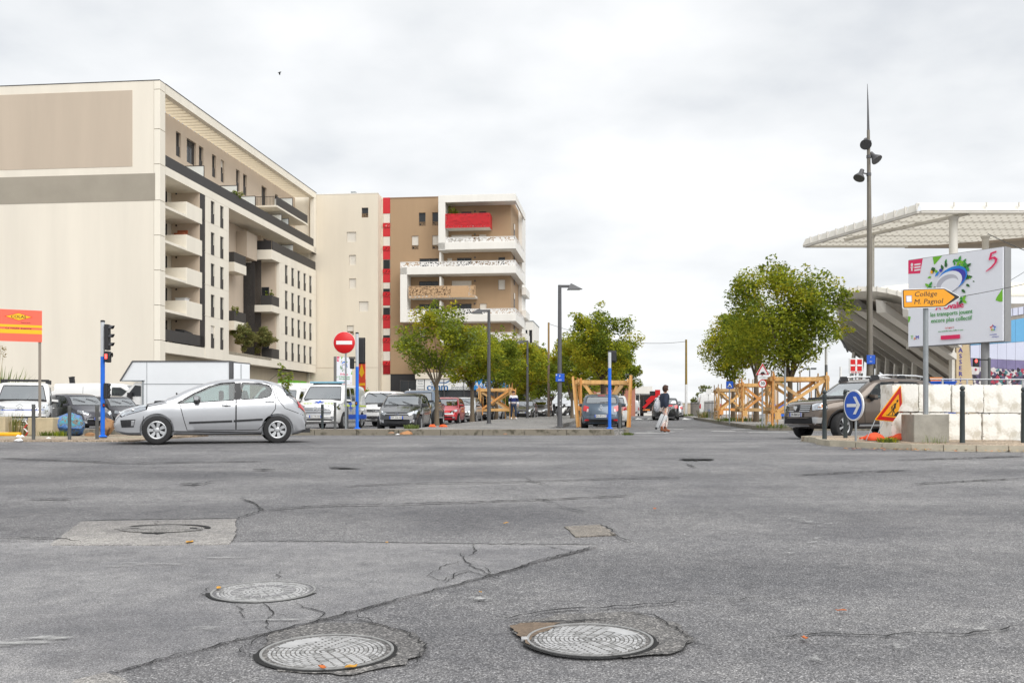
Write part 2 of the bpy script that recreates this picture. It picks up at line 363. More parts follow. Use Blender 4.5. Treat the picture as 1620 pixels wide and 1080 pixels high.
# cracks: thin jagged ribbons
def crack(px, w, seed, amp=.02, st=.05, off=.012, ground=None):
    P = jag(G(px), amp, st, False, seed); r = random.Random(seed); mb = MB(); L = []; Rr = []
    for i, p in enumerate(P):
        d = (P[min(i + 1, len(P) - 1)] - P[max(i - 1, 0)]).normalized(); nr = V((-d.y, d.x))
        ww = w * 1.25 * r.uniform(.3, 1.) * (.3 + .7 * min(1, i / 4, (len(P) - 1 - i) / 4)) / 2
        nr = V((nr.x, nr.y * max(1, (p.y / 4.5) ** 1.6))); L.append(p + nr * ww); Rr.append(p - nr * ww)
    z = lambda q: (q.x, q.y, gz(q.y) + off)
    mb.add([z(q) for q in L + Rr], [(i, len(P) + i, len(P) + i + 1, i + 1) for i in range(len(P) - 1)], CRACK)
    return mb.build('crack', road)
CR = [([(0, 850), (90, 852), (128, 858)], .012), ([(372, 857), (520, 858), (700, 861), (945, 863)], .012), ([(945, 864), (860, 886), (760, 916), (640, 947), (540, 973), (470, 991), (380, 1013), (250, 1046), (110, 1085)], .011),
      ([(128, 825), (220, 823), (300, 822), (372, 821), (415, 808), (400, 795), (380, 789)], .016), ([(415, 808), (470, 803), (520, 800), (620, 798), (760, 794), (880, 790), (1000, 784)], .012),
      ([(540, 770), (640, 765), (800, 763), (990, 757), (1080, 755)], .010), ([(830, 757), (845, 763), (870, 768)], .012), ([(840, 788), (880, 796)], .012), ([(880, 800), (930, 812)], .009),
      ([(285, 766), (315, 766), (340, 761)], .03), ([(400, 743), (435, 743)], .03), ([(520, 740), (570, 742)], .035), ([(40, 790), (110, 790), (145, 786)], .014), ([(1075, 727), (1130, 727)], .06), ([(1085, 734), (1100, 740)], .03),
      ([(728, 876), (735, 888), (748, 898), (765, 905), (790, 915)], .01), ([(750, 862), (752, 872), (740, 882)], .01), ([(735, 888), (700, 896), (680, 912), (700, 920), (740, 900)], .007), ([(765, 898), (775, 910), (785, 918)], .008), ([(690, 928), (740, 905), (790, 918)], .007),
      ([(850, 862), (905, 873)], .008), ([(445, 904), (437, 918)], .009), ([(378, 958), (380, 970), (388, 980)], .009), ([(417, 954), (433, 972), (422, 990), (432, 1003)], .009), ([(433, 972), (455, 978), (480, 980)], .006), ([(465, 954), (490, 965), (515, 972), (490, 985)], .008),
      ([(330, 930), (320, 940), (345, 952), (400, 956)], .009), ([(500, 983), (580, 985), (640, 1000), (672, 1020), (665, 1045), (640, 1060)], .009), ([(555, 972), (600, 990)], .012), ([(430, 1000), (380, 1030), (400, 1045)], .009),
      ([(780, 976), (806, 980), (860, 968), (960, 962), (1060, 955), (1100, 950)], .013), ([(806, 987), (870, 985), (960, 982), (985, 980)], .016), ([(970, 967), (1030, 975), (1060, 990), (1098, 1012), (1080, 1032), (1000, 1040), (960, 1038)], .010), ([(1095, 1018), (1120, 1025), (1160, 1032)], .012),
      ([(1110, 948), (1170, 949), (1250, 945)], .008), ([(1210, 1012), (1290, 1004), (1400, 1008), (1450, 1001), (1520, 1006), (1580, 998), (1625, 990)], .013), ([(1100, 884), (1140, 886)], .01), ([(965, 843), (985, 853), (1010, 860)], .014), ([(950, 830), (975, 844)], .022), ([(893, 832), (950, 829)], .01),
      ([(1260, 752), (1350, 747), (1440, 744)], .012), ([(1440, 766), (1620, 757)], .01), ([(0, 725), (200, 733), (420, 730)], .01), ([(1420, 700 + 28), (1620, 722)], .012), ([(200, 841), (250, 846), (320, 838), (255, 834), (200, 838)], .03), ([(180, 838), (205, 840)], .02), ([(250, 825), (245, 832)], .01)]
for i, (px, w_) in enumerate(CR): crack(px, w_, 50 + i)
# worn white paint
def worn(name, dens, sx):
    m = bpy.data.materials.new(name); m.use_nodes = True; t = m.node_tree; b = t.nodes['Principled BSDF']; nn = t.nodes.new; lk = t.links.new
    co = nn('ShaderNodeTexCoord').outputs['Object']; mp = nn('ShaderNodeMapping'); mp.inputs['Scale'].default_value = sx; lk(co, mp.inputs[0])
    n = nn('ShaderNodeTexNoise'); n.inputs['Scale'].default_value = 9; n.inputs['Detail'].default_value = 8; n.inputs['Roughness'].default_value = .72; lk(mp.outputs[0], n.inputs['Vector'])
    r = nn('ShaderNodeValToRGB'); lk(n.outputs[0], r.inputs[0]); r.color_ramp.elements[0].position = dens; r.color_ramp.elements[1].position = dens + .14
    b.inputs['Base Color'].default_value = (.42, .42, .41, 1); b.inputs['Roughness'].default_value = .7
    lk(r.outputs[0], b.inputs['Alpha']); return m
WORN = worn('worn_marking', .53, (.25, 1, 1)); WORN2 = worn('worn_marking_faint', .56, (1, 1, 1)); WPAINT = mat('road_paint', (.68, .68, .66), .7, var=.15, scale=6, dirt=(.42, .42, .41))
for q, m in ([(55, 904), (130, 896), (390, 880), (395, 884), (300, 894), (58, 909)], WORN), ([(-20, 1018), (130, 1003), (300, 990), (495, 978), (500, 985), (310, 1003), (-20, 1028)], WORN), \
    ([(1210, 822), (1260, 815), (1330, 826), (1310, 834), (1230, 830)], WORN2), ([(1180, 880), (1260, 845), (1300, 850), (1290, 870), (1210, 890)], WORN2), ([(1080, 845), (1300, 833), (1300, 839), (1080, 850)], WORN2), \
    ([(670, 958), (800, 938), (870, 935), (860, 944), (690, 966)], WORN2), ([(1555, 817), (1580, 817), (1580, 820), (1555, 820)], WORN2), ([(1160, 710), (1195, 706), (1213, 711), (1180, 712)], WORN2), ([(1240, 1050), (1480, 990), (1620, 975), (1620, 985), (1300, 1055)], WORN2), ([(118, 1080), (165, 1068), (195, 1078), (215, 1098), (100, 1100)], CONC):
    sheet(jag(G(q), .01, .15, seed=len(q)), .016, m, .4, edge=.15).build('worn_marking', road)
# manhole covers
IRON = mat('cast_iron', s2l(146, 146, 145), .5, .1, var=.25, scale=14, bump=.3, bscale=60)
IRON2 = mat('worn_iron', s2l(178, 178, 178), .45, .15, var=.12, scale=12)
IRONG = mat('iron_groove', (.05, .048, .045), .8, var=.3, scale=30)
def manhole(px, py, label, style, ear=False, tilt=0, rot=0):
    c = gp(px, py); t = thing('manhole_cover', label, 'manhole cover', c + V((0, 0, .006)), 0, 'manhole covers in the road')
    t.rotation_euler = (atan2(.03, 1) + tilt, 0, rot)
    f = MB(); f.lathe([(.318, -.03), (.318, .003), (.323, .006), (.331, .005), (.333, -.01)], IRON, 64, cap=False)
    f.lathe([(.290, -.02), (.292, -.003), (.318, -.003)], IRONG, 64, cap=False)
    if ear: f.bbox(-.36, -.325, -.02, .02, -.01, .01, IRON2, .004)
    f.build('frame', t, 50)
    f = MB(); f.disc((0, 0, -.001), .35, CRACK, (1, 0, 0), (0, 1, 0), 48, .332); f.disc((0, .004, .0), .362, CRACK, (1, 0, 0), (0, 1, 0), 24, .334, 1, pi * 1.05, pi * 1.95); f.build('joint', t)  # dark joint, with the rim's shadow line painted in as ring and front arc
    p = MB(); p.lathe([(0, -.004), (.296, -.004), (.300, -.006), (.302, -.03)], IRONG, 64)
    p.build('plate', t, 40)
    rr = MB(); r = random.Random(style)
    rings = [(.285, 36), (.262, 33), (.239, 30), (.216, 27), (.193, 24), (.17, 21), (.147, 18), (.124, 15), (.1, 12), (.076, 9), (.05, 6), (.024, 3)]
    for k, (ra, n) in enumerate(rings):
        for j in range(n):
            if style == 1 and .14 < ra < .2: continue
            a0 = 2 * pi * (j + (k % 2) * .5) / n; a1 = a0 + 2 * pi / n * .78; dr = .0082
            P = [(ra - dr, a0), (ra + dr, a0), (ra + dr, (a0 + a1) / 2), (ra + dr, a1), (ra - dr, a1), (ra - dr, (a0 + a1) / 2)]
            if k < 2: P = [(ra - dr, a0 + .02), (ra + dr, a0 - .03), (ra + dr * .6, (a0 + a1) / 2), (ra + dr, a1 - .03), (ra - dr, a1 + .02), (ra - dr, (a0 + a1) / 2)]
            rr.prism([(q * cos(a), q * sin(a), -.004) for q, a in P], (0, 0, .005), IRON2 if r.random() < .75 else IRON)
    if style == 1:
        for j in range(18):
            a = 2 * pi * j / 18
            rr.prism([((q) * cos(a + d), q * sin(a + d), -.004) for q, d in ((.135, -.02), (.135, .02), (.2, .012), (.2, -.012))], (0, 0, .006), IRON2)
    rr.build('raised_pattern', t, None, kind=None)['kind'] = 'stuff'
    pass
    w_ = MB()
    if style != 1: 
        w_.disc((.0, 0, .0018), .28, IRON2, (1, 0, 0), (0, 1, 0), 14, .2, 1, R(20 if style == 3 else 110), R(60 if style == 3 else 165)); w_.build('wear_patch', t)
    return t
manhole(417, 936, 'round iron manhole cover in the smooth grey asphalt, with radiating ribs', 1)
manhole(518, 1031, 'round iron manhole cover nearest the bottom edge with rusty grit beside it', 2)
manhole(933, 1012, 'round iron manhole cover with a small ear on its rim and cracked asphalt around', 3, True)
# sunken worn cover in the concrete patch
c = gp(258, 838); t = thing('manhole_cover', 'sunken worn manhole cover almost hidden in the pale concrete patch', 'manhole cover', c + V((0, 0, .014)), 0, 'manhole covers in the road'); t.rotation_euler = (atan2(.03, 1), 0, 0)
mb = MB(); mb.lathe([(0, .002), (.23, .002), (.24, -.004)], MATS['patch_concrete'], 40); mb.disc((0, 0, .004), .27, CRACK, (1, 0, 0), (0, 1, 0), 30, .235, 1.6, 0, 2.6); mb.disc((0, 0, .003), .25, DUSTY, (1, 0, 0), (0, 1, 0), 30, .0, 1.6, 3.3, 6.1); mb.build('plate', t, 40)
# loose leaves and scraps on the road
LEAFY = mat('fallen_leaf', s2l(205, 150, 50), .7, var=.3, scale=20); LEAFO = mat('fallen_leaf_orange', s2l(196, 105, 45), .7, var=.3, scale=20)
def fallen(px, py, sz, m, lb, seed, off=.02):
    r = random.Random(seed); c = gp(px, py); mb = MB()
    P = [(sz * cos(a) * k, sz * .5 * sin(a) * k) for a, k in ((0, 1), (.7, .8), (1.5, 1), (2.4, .8), (3.1, 1.1), (4, .8), (4.7, 1), (5.5, .8))]
    mb.prism([(x, y, .004 * sin(9 * x / sz)) for x, y in P], (0, 0, .004), m)
    tag(mb.build('fallen_leaf', None, loc=c + V((0, 0, off)), rz=r.uniform(0, 6)), lb, 'leaf', 'fallen leaves on the road')
for i, q in enumerate([(346, 934, .03, LEAFY, 'yellow leaf inside the left rim of the ribbed manhole'), (556, 1060, .035, LEAFY, 'yellow leaf at the front rim of the nearest manhole'), (510, 1061, .025, LEAFO, 'reddish leaf under the front rim of the nearest manhole'), (1273, 1014, .035, LEAFO, 'orange leaf alone on the asphalt right of the eared manhole'), (300, 860, .06, LEAFY, 'pale yellow leaf on the concrete patch edge'), (800, 830, .03, LEAFY, 'tiny yellow leaf left of the small tan patch'), (1036, 807, .03, LEAFO, 'tiny brown leaf above and right of the small tan patch'), (760, 941, .02, LEAFY, 'tiny pale leaf just below the tip of the smooth asphalt'), (612, 861, .025, LEAFY, 'tiny yellow leaf on the long straight seam'), (1330, 970, .03, LEAFO, 'brown leaf on the coarse asphalt far right of the manholes')]): fallen(*q, seed=i)
# ----------------------------------------------------------------- pavements and kerbs
def kerb_line(root, P, h, wd, ln, m, seed, top=None):
    """kerb stones laid one by one along ground line P"""
    r = random.Random(seed); P = [V(q[:2]) for q in P]; cum = [0]
    for a, b in zip(P, P[1:]): cum.append(cum[-1] + (b - a).length)
    def pos(s):
        for i in range(len(P) - 1):
            if s <= cum[i + 1] or i == len(P) - 2:
                return P[i].lerp(P[i + 1], (s - cum[i]) / (cum[i + 1] - cum[i]))
    n = max(1, round(cum[-1] / ln)); st = cum[-1] / n
    for i in range(n):
        a, b = pos(i * st + .008), pos((i + 1) * st - .008); d = (b - a).normalized(); nr = V((-d.y, d.x))
        mb = MB(); dz = r.uniform(-.006, .006); za, zb = gz(a.y), gz(b.y)
        q = [(a, za), (b, zb), (b + nr * wd, zb), (a + nr * wd, za)]
        mb.add([(p.x, p.y, z - .12) for p, z in q] + [(p.x + (nr.x * .02 if k < 2 else 0), p.y + (nr.y * .02 if k < 2 else 0), z + h + dz) for k, (p, z) in enumerate(q)],
               [(0, 3, 2, 1), (4, 5, 6, 7), (0, 1, 5, 4), (1, 2, 6, 5), (2, 3, 7, 6), (3, 0, 4, 7)], m)
        mb.build('kerb_stone', root)
# median / pavement corner in front of the car park
K0 = gp(470, 688.5); K1 = gp(985, 688)
med_front = [V((K0.x, 31, 0)), V((K1.x - .3, 31, 0)), V((K1.x + .15, 31.25, 0)), V((K1.x + .3, 31.8, 0))]
md = struct('kerb')
kerb_line(md, [V((-14, 31.4, 0)), V((-8, 31.05, 0))] + med_front + [V((K1.x + .45, 33, 0)), V((K1.x + .5, 34.5, 0))], .17, .2, 1.35, KERB, 5)
pv = [(-14, 31.6), (-8, 31.25), (K1.x - .3, 31.2), (K1.x + .1, 31.5), (K1.x + .25, 33), (K1.x + .3, 34.5), (1.2, 34.7), (2.0, 42), (4.5, 65), (8.6, 102), (3.2, 102), (-1.6, 56), (-3.2, 40), (-3.4, 33.6), (-14, 33.6)]
sheet(pv, .165, PAVE, 1.2, edge=.9, thick=.2).build('pavement', kind='structure')
sheet([(-14, 31.6), (-8, 31.25), (K1.x - .35, 31.2), (K1.x - .1, 31.8), (-14, 32.1)], .172, SANDY, .5).build('pavement_edge', kind='structure')
# right corner pavement
rk = [V((18, 39.2, 0)), V((11.6, 39.2, 0)), V((10.3, 39.6, 0)), V((9.9, 40.6, 0)), V((10.3, 45, 0)), V((12.2, 62, 0)), V((16.4, 100, 0))]
rr_ = struct('kerb'); kerb_line(rr_, rk[::-1], .15, .2, 1.6, KERB, 6)
PAVE2 = asphalt('paving_pale', (.36, .35, .33), (.5, .48, .45), 60)
sheet([(60, 39.6), (11.7, 39.4), (10.5, 39.8), (10.1, 40.6), (10.5, 45), (12.4, 62), (16.6, 100), (60, 100)], .145, PAVE2, 3, edge=2, thick=.15).build('pavement', kind='structure')
# right island with the concrete blocks
isl = [(1284, 699), (1300, 704), (1360, 707.5), (1440, 711.5), (1530, 713.5), (1700, 715)]
IF = [gp(*q) for q in isl]
tip = V((IF[0].x - .1, IF[0].y + .7, 0)); back = V((IF[0].x + .8, IF[0].y + 1.7, 0))
ir = struct('kerb'); kerb_line(ir, crom([back, tip, IF[0], IF[1], IF[2], IF[3], IF[4], IF[5]], 4), .12, .16, .62, KERB2, 8)
IP = [back, tip] + IF + [V((IF[-1].x, 24.9, 0)), V((IF[0].x + 2.4, 24.9, 0))]
cen = sum(IP, V()) / len(IP)
sheet([(p + (cen - p).normalized() * .08).to_2d() for p in IP], .115, SANDY, .5, edge=.4, thick=.1).build('pavement', kind='structure')
# left pavement strip and the dirt behind
DIRT = asphalt('dry_dirt', (.26, .2, .14), (.4, .33, .25), 40)
sheet([(-32, 23.7), (-9.0, 23.7), (-9.3, 26.0), (-32, 26.2)], .03, SANDY, 1.2, thick=.06).build('pavement', kind='structure')
lk_ = struct('kerb'); kerb_line(lk_, [V((-32, 26.2, 0)), V((-12.2, 26.1, 0)), V((-9.0, 26.0, 0))], .075, .14, 1.0, KERB2, 11)
kerb_line(lk_, [V((-16, 23.5, 0)), V((-12.6, 23.62, 0))], .06, .2, 1.2, KERB, 12)
sheet([(-34, 26.3), (-9.2, 26.2), (-9.0, 29.5), (-34, 30.5)], .05, DIRT, 1.2, thick=.06).build('dirt_strip', kind='structure')
# raised table with its row of white triangles, and stripes
hb = MB()
a0, a1, b0, b1 = V((5.9, 72.0)), V((13.2, 72.0)), V((6.05, 73.6)), V((13.4, 73.6))
z0, z1 = gz(72) + .003, gz(73.6) + .13
hb.add([(a0.x, a0.y, z0), (a1.x, a1.y, z0), (b1.x, b1.y, z1), (b0.x, b0.y, z1), (6.9, 80, z1 + .04), (14.1, 80, z1 + .04)], [(0, 1, 2, 3), (3, 2, 5, 4)], ASPH)
hump = hb.build('road_hump', kind='structure')
for i in range(8):
    x = 6.3 + i * .86; d = (z1 - z0) / 1.6
    tb = MB(); tb.poly([(x, 72.15, z0 + .15 * d + .012), (x + .72, 72.15, z0 + .15 * d + .012), (x + .4, 73.5, z0 + 1.5 * d + .012)], WPAINT)
    tb.build('hump_triangle', hump)
for i, (x, y, l) in enumerate([(5.0, 36.6, 1.0), (7.6, 37.8, .9), (8.4, 35.2, 1.4), (6.0, 41, 1.1), (4.2, 34.2, 1.2), (9.2, 41.5, .8)]):
    mb = MB(); mb.box(x, x + l, y, y + .35, gz(y) + .002, gz(y) + .008, WPAINT); mb.build('road_marking', road)
# ================================================================= BUILDINGS
CREAM = mat('cream_render', s2l(227, 219, 204), .85, var=.07, scale=.35, streak=True, bump=.12, bscale=40)
CREAM2 = mat('cream_precast', s2l(234, 227, 212), .8, var=.07, scale=.5, streak=True, bump=.1, bscale=25)
TAUPE = mat('taupe_render', s2l(190, 175, 157), .85, var=.07, scale=.4, streak=True)
BANDG = mat('grey_band_render', s2l(158, 150, 136), .85, var=.08, scale=.5)
TAUPE2 = mat('taupe_wall', s2l(205, 188, 168), .85, var=.06, scale=.5)
BASEG = mat('grey_concrete_base', s2l(188, 176, 154), .85, var=.12, scale=.6, streak=True)
ANTH = mat('anthracite_metal', s2l(58, 56, 56), .55, .3, var=.12)
ANTHR = mat('anthracite_railing', s2l(66, 64, 63), .6, .2, var=.1)
FRAME = mat('window_frame', s2l(84, 82, 82), .5, var=.1)
WPANE = mat('window_pane', (.03, .034, .038), .1, var=.3, scale=.8, spec=.4)
SHUT = mat('white_shutter', s2l(222, 216, 205), .6, var=.05, scale=8)
FROST = mat('frosted_glass', s2l(222, 226, 224), .35, var=.05)
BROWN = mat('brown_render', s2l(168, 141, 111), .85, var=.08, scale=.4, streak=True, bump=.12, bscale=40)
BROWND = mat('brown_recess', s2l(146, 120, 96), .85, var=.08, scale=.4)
BEIGE = mat('beige_render', s2l(222, 212, 194), .85, var=.07, scale=.4, streak=True, bump=.12, bscale=40)
WCONC = mat('white_concrete', s2l(232, 229, 222), .75, var=.06, scale=.7, streak=True)
REDPAN = mat('red_panel', s2l(196, 36, 44), .5, var=.07)
SLAT = mat('cream_slat', s2l(212, 199, 174), .75, var=.1, scale=2)
def wall(mb, o, eu, u0, u1, z0, z1, ops, dep, m, mr=None):
    """front skin of a wall with real openings and their reveals; outward normal = eu x z"""
    o = V(o); eu = V(eu); en = eu.cross(V((0, 0, 1))); ez = V((0, 0, 1)); mr = mr or m
    us = sorted({u0, u1} | {q for a in ops for q in a[:2] if u0 < q < u1}); zs = sorted({z0, z1} | {q for a in ops for q in a[2:4] if z0 < q < z1})
    P = lambda u, z, d=0: o + eu * u + ez * z - en * d
    for a, b in zip(us, us[1:]):
        for c, d in zip(zs, zs[1:]):
            if any(q[0] - 1e-6 <= a and b <= q[1] + 1e-6 and q[2] - 1e-6 <= c and d <= q[3] + 1e-6 for q in ops): continue
            mb.poly([P(a, c), P(b, c), P(b, d), P(a, d)], m)
    for a, b, c, d in [q[:4] for q in ops]:
        mb.poly([P(a, c), P(b, c), P(b, c, dep), P(a, c, dep)], mr); mb.poly([P(a, d, dep), P(b, d, dep), P(b, d), P(a, d)], mr)
        mb.poly([P(a, c), P(a, c, dep), P(a, d, dep), P(a, d)], mr); mb.poly([P(b, c, dep), P(b, c), P(b, d), P(b, d, dep)], mr)
    for u in (u0, u1): mb.poly([P(u, z0), P(u, z1), P(u, z1, dep), P(u, z0, dep)], m)
    mb.poly([P(u0, z1), P(u1, z1), P(u1, z1, dep), P(u0, z1, dep)], m); mb.poly([P(u0, z0), P(u1, z0), P(u1, z0, dep), P(u0, z0, dep)], m)
    return mb
WC = {}
def window(par, loc, rz, ww, hh, rail=None, shut=0, mull=1, sill=None, label=None, pane=None):
    """window unit facing its local -y; origin bottom centre; frame with pane, shutter and guard rail as its own pieces"""
    k = (round(ww, 2), round(hh, 2), mull)
    if k not in WC:
        f = MB(); t = .07
        for x0, x1, z0, z1 in [(-ww / 2, -ww / 2 + t, 0, hh), (ww / 2 - t, ww / 2, 0, hh), (-ww / 2 + t, ww / 2 - t, 0, t), (-ww / 2 + t, ww / 2 - t, hh - t, hh)] + [(-ww / 2 + ww * i / mull - .04, -ww / 2 + ww * i / mull + .04, t, hh - t) for i in range(1, mull)]:
            f.box(x0, x1, -.03, .04, z0, z1, FRAME)
        p = MB(); p.box(-ww / 2 + .03, ww / 2 - .03, 0, .02, .03, hh - .03, WPANE)
        WC[k] = (f, p)
    f, p = WC[k]
    def once(mbd, nm, pr, ky):
        if ky not in WC: o = mbd.build(nm, pr); WC[ky] = o.data; return o
        return link(nm, WC[ky], pr)
    o = once(f, 'window', par, k + ('f',)); o.location = loc; o.rotation_euler = (0, 0, rz)
    once(p, 'pane', o, k + ('p',))
    if shut:
        s = MB(); n = max(3, int(hh * shut / .14))
        for i in range(n): s.box(-ww / 2 + .02, ww / 2 - .02, -.06, -.035, hh - hh * shut * (i + 1) / n + .006, hh - hh * shut * i / n, SHUT)
        once(s, 'shutter', o, k + ('s', shut))
    if rail == 'dark':
        s = MB(); s.box(-ww / 2 + .02, ww / 2 - .02, -.12, -.1, .05, 1.0, ANTHR); once(s, 'guard_rail', o, k + ('r',))
    elif rail is not None:
        s = MB(); perf(s, -ww / 2, ww / 2, .0, .5, -.1, rail, .09, int(ww * 100)); once(s, 'guard_rail', o, k + ('pr', rail.name))
    if sill: s = MB(); s.box(-ww / 2 - .08, ww / 2 + .08, -.16, -.07, -.09, -.01, sill); once(s, 'sill', o, k + ('sl', sill.name))
    return o
def perf(mb, u0, u1, z0, z1, y, m, c=.11, seed=1, dens=.3, ax='x'):
    """perforated metal sheet: cells left open at random"""
    r = random.Random(seed); nx = max(2, int((u1 - u0) / c)); nz = max(2, int((z1 - z0) / c)); hole = set()
    for _ in range(int(nx * nz * dens * .6)):
        i, j = r.randrange(0, nx), r.randrange(0, nz); hole |= {(i, j)} | ({(i + r.choice((0, 1)), j + r.choice((0, 1)))} if r.random() < .6 else set())
    P = (lambda u, z, d: (u, y + d, z)) if ax == 'x' else (lambda u, z, d: (y + d, u, z))
    for i in range(nx):
        for j in range(nz):
            if (i, j) in hole: continue
            a, b = u0 + (u1 - u0) * i / nx, u0 + (u1 - u0) * (i + 1) / nx; e, f = z0 + (z1 - z0) * j / nz, z0 + (z1 - z0) * (j + 1) / nz
            mb.poly([P(a, e, 0), P(b, e, 0), P(b, f, 0), P(a, f, 0)], m)
    for e in (z0, z1): mb.box(*( (u0, u1, y - .03, y + .03) if ax == 'x' else (y - .03, y + .03, u0, u1)), e - .03, e + .03, m)
    for u in (u0, u1): mb.box(*( (u - .03, u + .03, y - .03, y + .03) if ax == 'x' else (y - .03, y + .03, u - .03, u + .03)), z0, z1, m)
# ----------------------------------------------------------------- building A
A = thing('apartment_building', 'long cream apartment block with blank end wall and dark railings beside the street', 'building', (-29.7, 84, 0), ST)
RY = pi / 2   # windows on the street face look along +x
mb = MB(); mb.box(-26, -.55, 0, 1, -1, 28.8, CREAM)                                            # end wall body
mb.box(-26, -2.8, 1, 43, -1, 28.2, CREAM2); mb.box(-26, -.9, 43, 43.4, -1, 28.6, CREAM2); mb.box(-26.05, -.02, -.03, 1.0, 28.8, 28.86, ANTH)
mb.box(-2.8, -1.2, 9.2, 43, -1, 5.9, BASEG); mb.box(-2.8, -.9, 1.0, 9.2, -1, 5.9, BASEG)
mb.build('wall', A)
mb = MB(); mb.box(-25.98, -2.45, -.02, 0, 21.6, 28.05, TAUPE); mb.build('recessed_panel', A)
mb = MB(); mb.box(-25.98, -.42, -.02, 0, 18.67, 20.98, BANDG); mb.build('grey_band', A)
for z0, z1 in [(28.05, 28.8), (24.7, 28.05), (21.75, 24.7), (18.7, 21.75), (15.75, 18.7), (12.8, 15.75), (9.85, 12.8), (6.9, 9.85), (3.0, 6.9), (-.5, 3.0)]:
    mb = MB(); mb.bbox(-.53, 0, -.015, .99, z0 + .02, z1 - .02, CREAM2, .02); mb.build('precast_panel', A)
mb = MB(); mb.box(-2.8, -.06, 1.0, 9.2, 5.92, 6.85, CREAM2); mb.build('slab', A)
# roof fascia and sun slats
mb = MB(); mb.box(-.55, 0, 1.02, 43.2, 28.02, 28.8, CREAM2); mb.box(-.58, .03, 1.0, 43.22, 28.8, 28.86, ANTH); mb.build('fascia', A)
mb = MB(); mb.bbox(-.55, 0, 42.3, 43.2, 21.1, 28.0, CREAM2, .02); mb.build('end_column', A)
sm = MB(); sm.box(-2.8, -.56, -.06, .06, 0, .32, SLAT); sd_ = None
for i in range(46):
    if sd_ is None: o = sm.build('sun_slat', A); sd_ = o.data
    else: o = link('sun_slat', sd_, A)
    o.location = (0, 1.6 + i * .9, 28.1)
# main beam and railing of the set-back terrace
mb = MB(); mb.box(-2.8, 0, 1.02, 43.2, 21.1, 21.8, CREAM2); mb.build('beam', A)
mb = MB(); mb.box(-.12, -.06, 1.02, 42.2, 21.8, 22.8, ANTHR)
for i in range(22): mb.box(-.16, -.12, 1.5 + i * 1.9, 1.56 + i * 1.9, 21.8, 22.78, ANTH)
mb.build('railing', A)
pw = MB(); PO = [(8.4, 9.45, 24.7, 27.0), (10.7, 12.8, 24.7, 27.0), (13.45, 14.5, 24.7, 27.0), (16.6, 17.6, 24.7, 27), (18.8, 19.7, 24.7, 27), (22.9, 23.9, 24.7, 27), (24.9, 26, 24.7, 27), (30.5, 32.1, 24.7, 27), (35, 36, 24.7, 27), (38, 39, 24.7, 27),
    (8.4, 10, 21.9, 24.1), (13.4, 15, 21.9, 24.1), (18.6, 20.5, 21.9, 24.1), (24, 26, 21.9, 24.1), (31, 33, 21.9, 24.1), (37, 38.5, 21.9, 24.1)]
wall(pw, (-2.5, 0, 0), (0, 1, 0), 1.02, 42.3, 21.8, 28.05, PO, .28, TAUPE2); pw.build('penthouse_wall', A)
for a, b, c, d in PO: window(A, (-2.74, (a + b) / 2, c + .01), RY, b - a - .02, d - c - .02, 'dark' if c > 24 and b - a < 1.3 else None, mull=2 if b - a > 1.4 else 1, shut=.3 if a == 18.8 else 0)
mb = MB(); mb.box(-2.5, -.02, 28.6, 39.7, 24.05, 24.25, CREAM2); mb.build('balcony_slab', A)
mb = MB(); mb.box(-.1, -.04, 28.6, 39.7, 24.2, 25.25, ANTHR); mb.build('railing', A)
mb = MB()
for i in range(14): mb.box(-2.45 + i * .17, -2.42 + i * .17, 28.6, 28.63, 24.25, 25.2, ANTH)
mb.box(-2.5, -.1, 28.58, 28.65, 25.2, 25.25, ANTH); mb.build('front_railing', A)
for s_, z0, z1 in [(9.4, 21.9, 23.9), (17.5, 21.9, 23.9), (22.5, 21.9, 23.9), (30.8, 21.9, 23.6), (33.2, 21.9, 23.6), (34.6, 24.3, 26.3)]:
    mb = MB(); mb.box(-2.45, -.25, s_, s_ + .03, z0, z1, FROST); o = mb.build('privacy_screen', A)
    f = MB(); f.box(-2.45, -.22, s_ - .02, s_ + .05, z1, z1 + .06, ANTH); f.box(-.25, -.2, s_ - .02, s_ + .05, z0, z1, ANTH); f.build('screen_frame', o)
# bay 1 loggias with cream balconies
mb = MB(); mb.box(-2.78, -.06, 8.05, 8.1, 6.95, 21.1, TAUPE2); mb.build('loggia_wall', A)
for i in range(5):
    z0 = 6.95 + i * 2.95
    mb = MB(); mb.box(-2.75, -.03, 8.12, 9.17, z0 + .02, min(z0 + 2.92, 21.08), ANTH); mb.build('cladding_panel', A)
    window(A, (-2.78, 3.9, z0 + .1), RY, 1.5, 2.2, mull=2)
    window(A, (-2.78, 6.6, z0 + .1), RY, 1.0, 2.2)
    mb = MB(); mb.ball((-2.3, 8.0, z0 + 2.3), .09, BLACK, 5); mb.build('wall_lamp', A)
for zt, zb_ in [(19.66, 18.26), (16.72, 15.3), (13.77, 12.35), (10.83, 9.4)]:
    mb = MB(); mb.box(-2.78, -.02, 1.02, 8.04, zb_, zb_ + .22, CREAM2); mb.build('loggia_slab', A)
    mb = MB(); mb.bbox(-2.3, 0, 5.13, 5.33, zb_ - .02, zt, CREAM2, .02); mb.bbox(-.2, .012, 5.14, 8.45, zb_ - .025, zt + .004, CREAM2, .02); mb.build('balcony', A)
mb = MB(); mb.box(-.1, -.03, 1.02, 9.15, 6.95, 7.92, ANTHR); mb.build('railing', A)
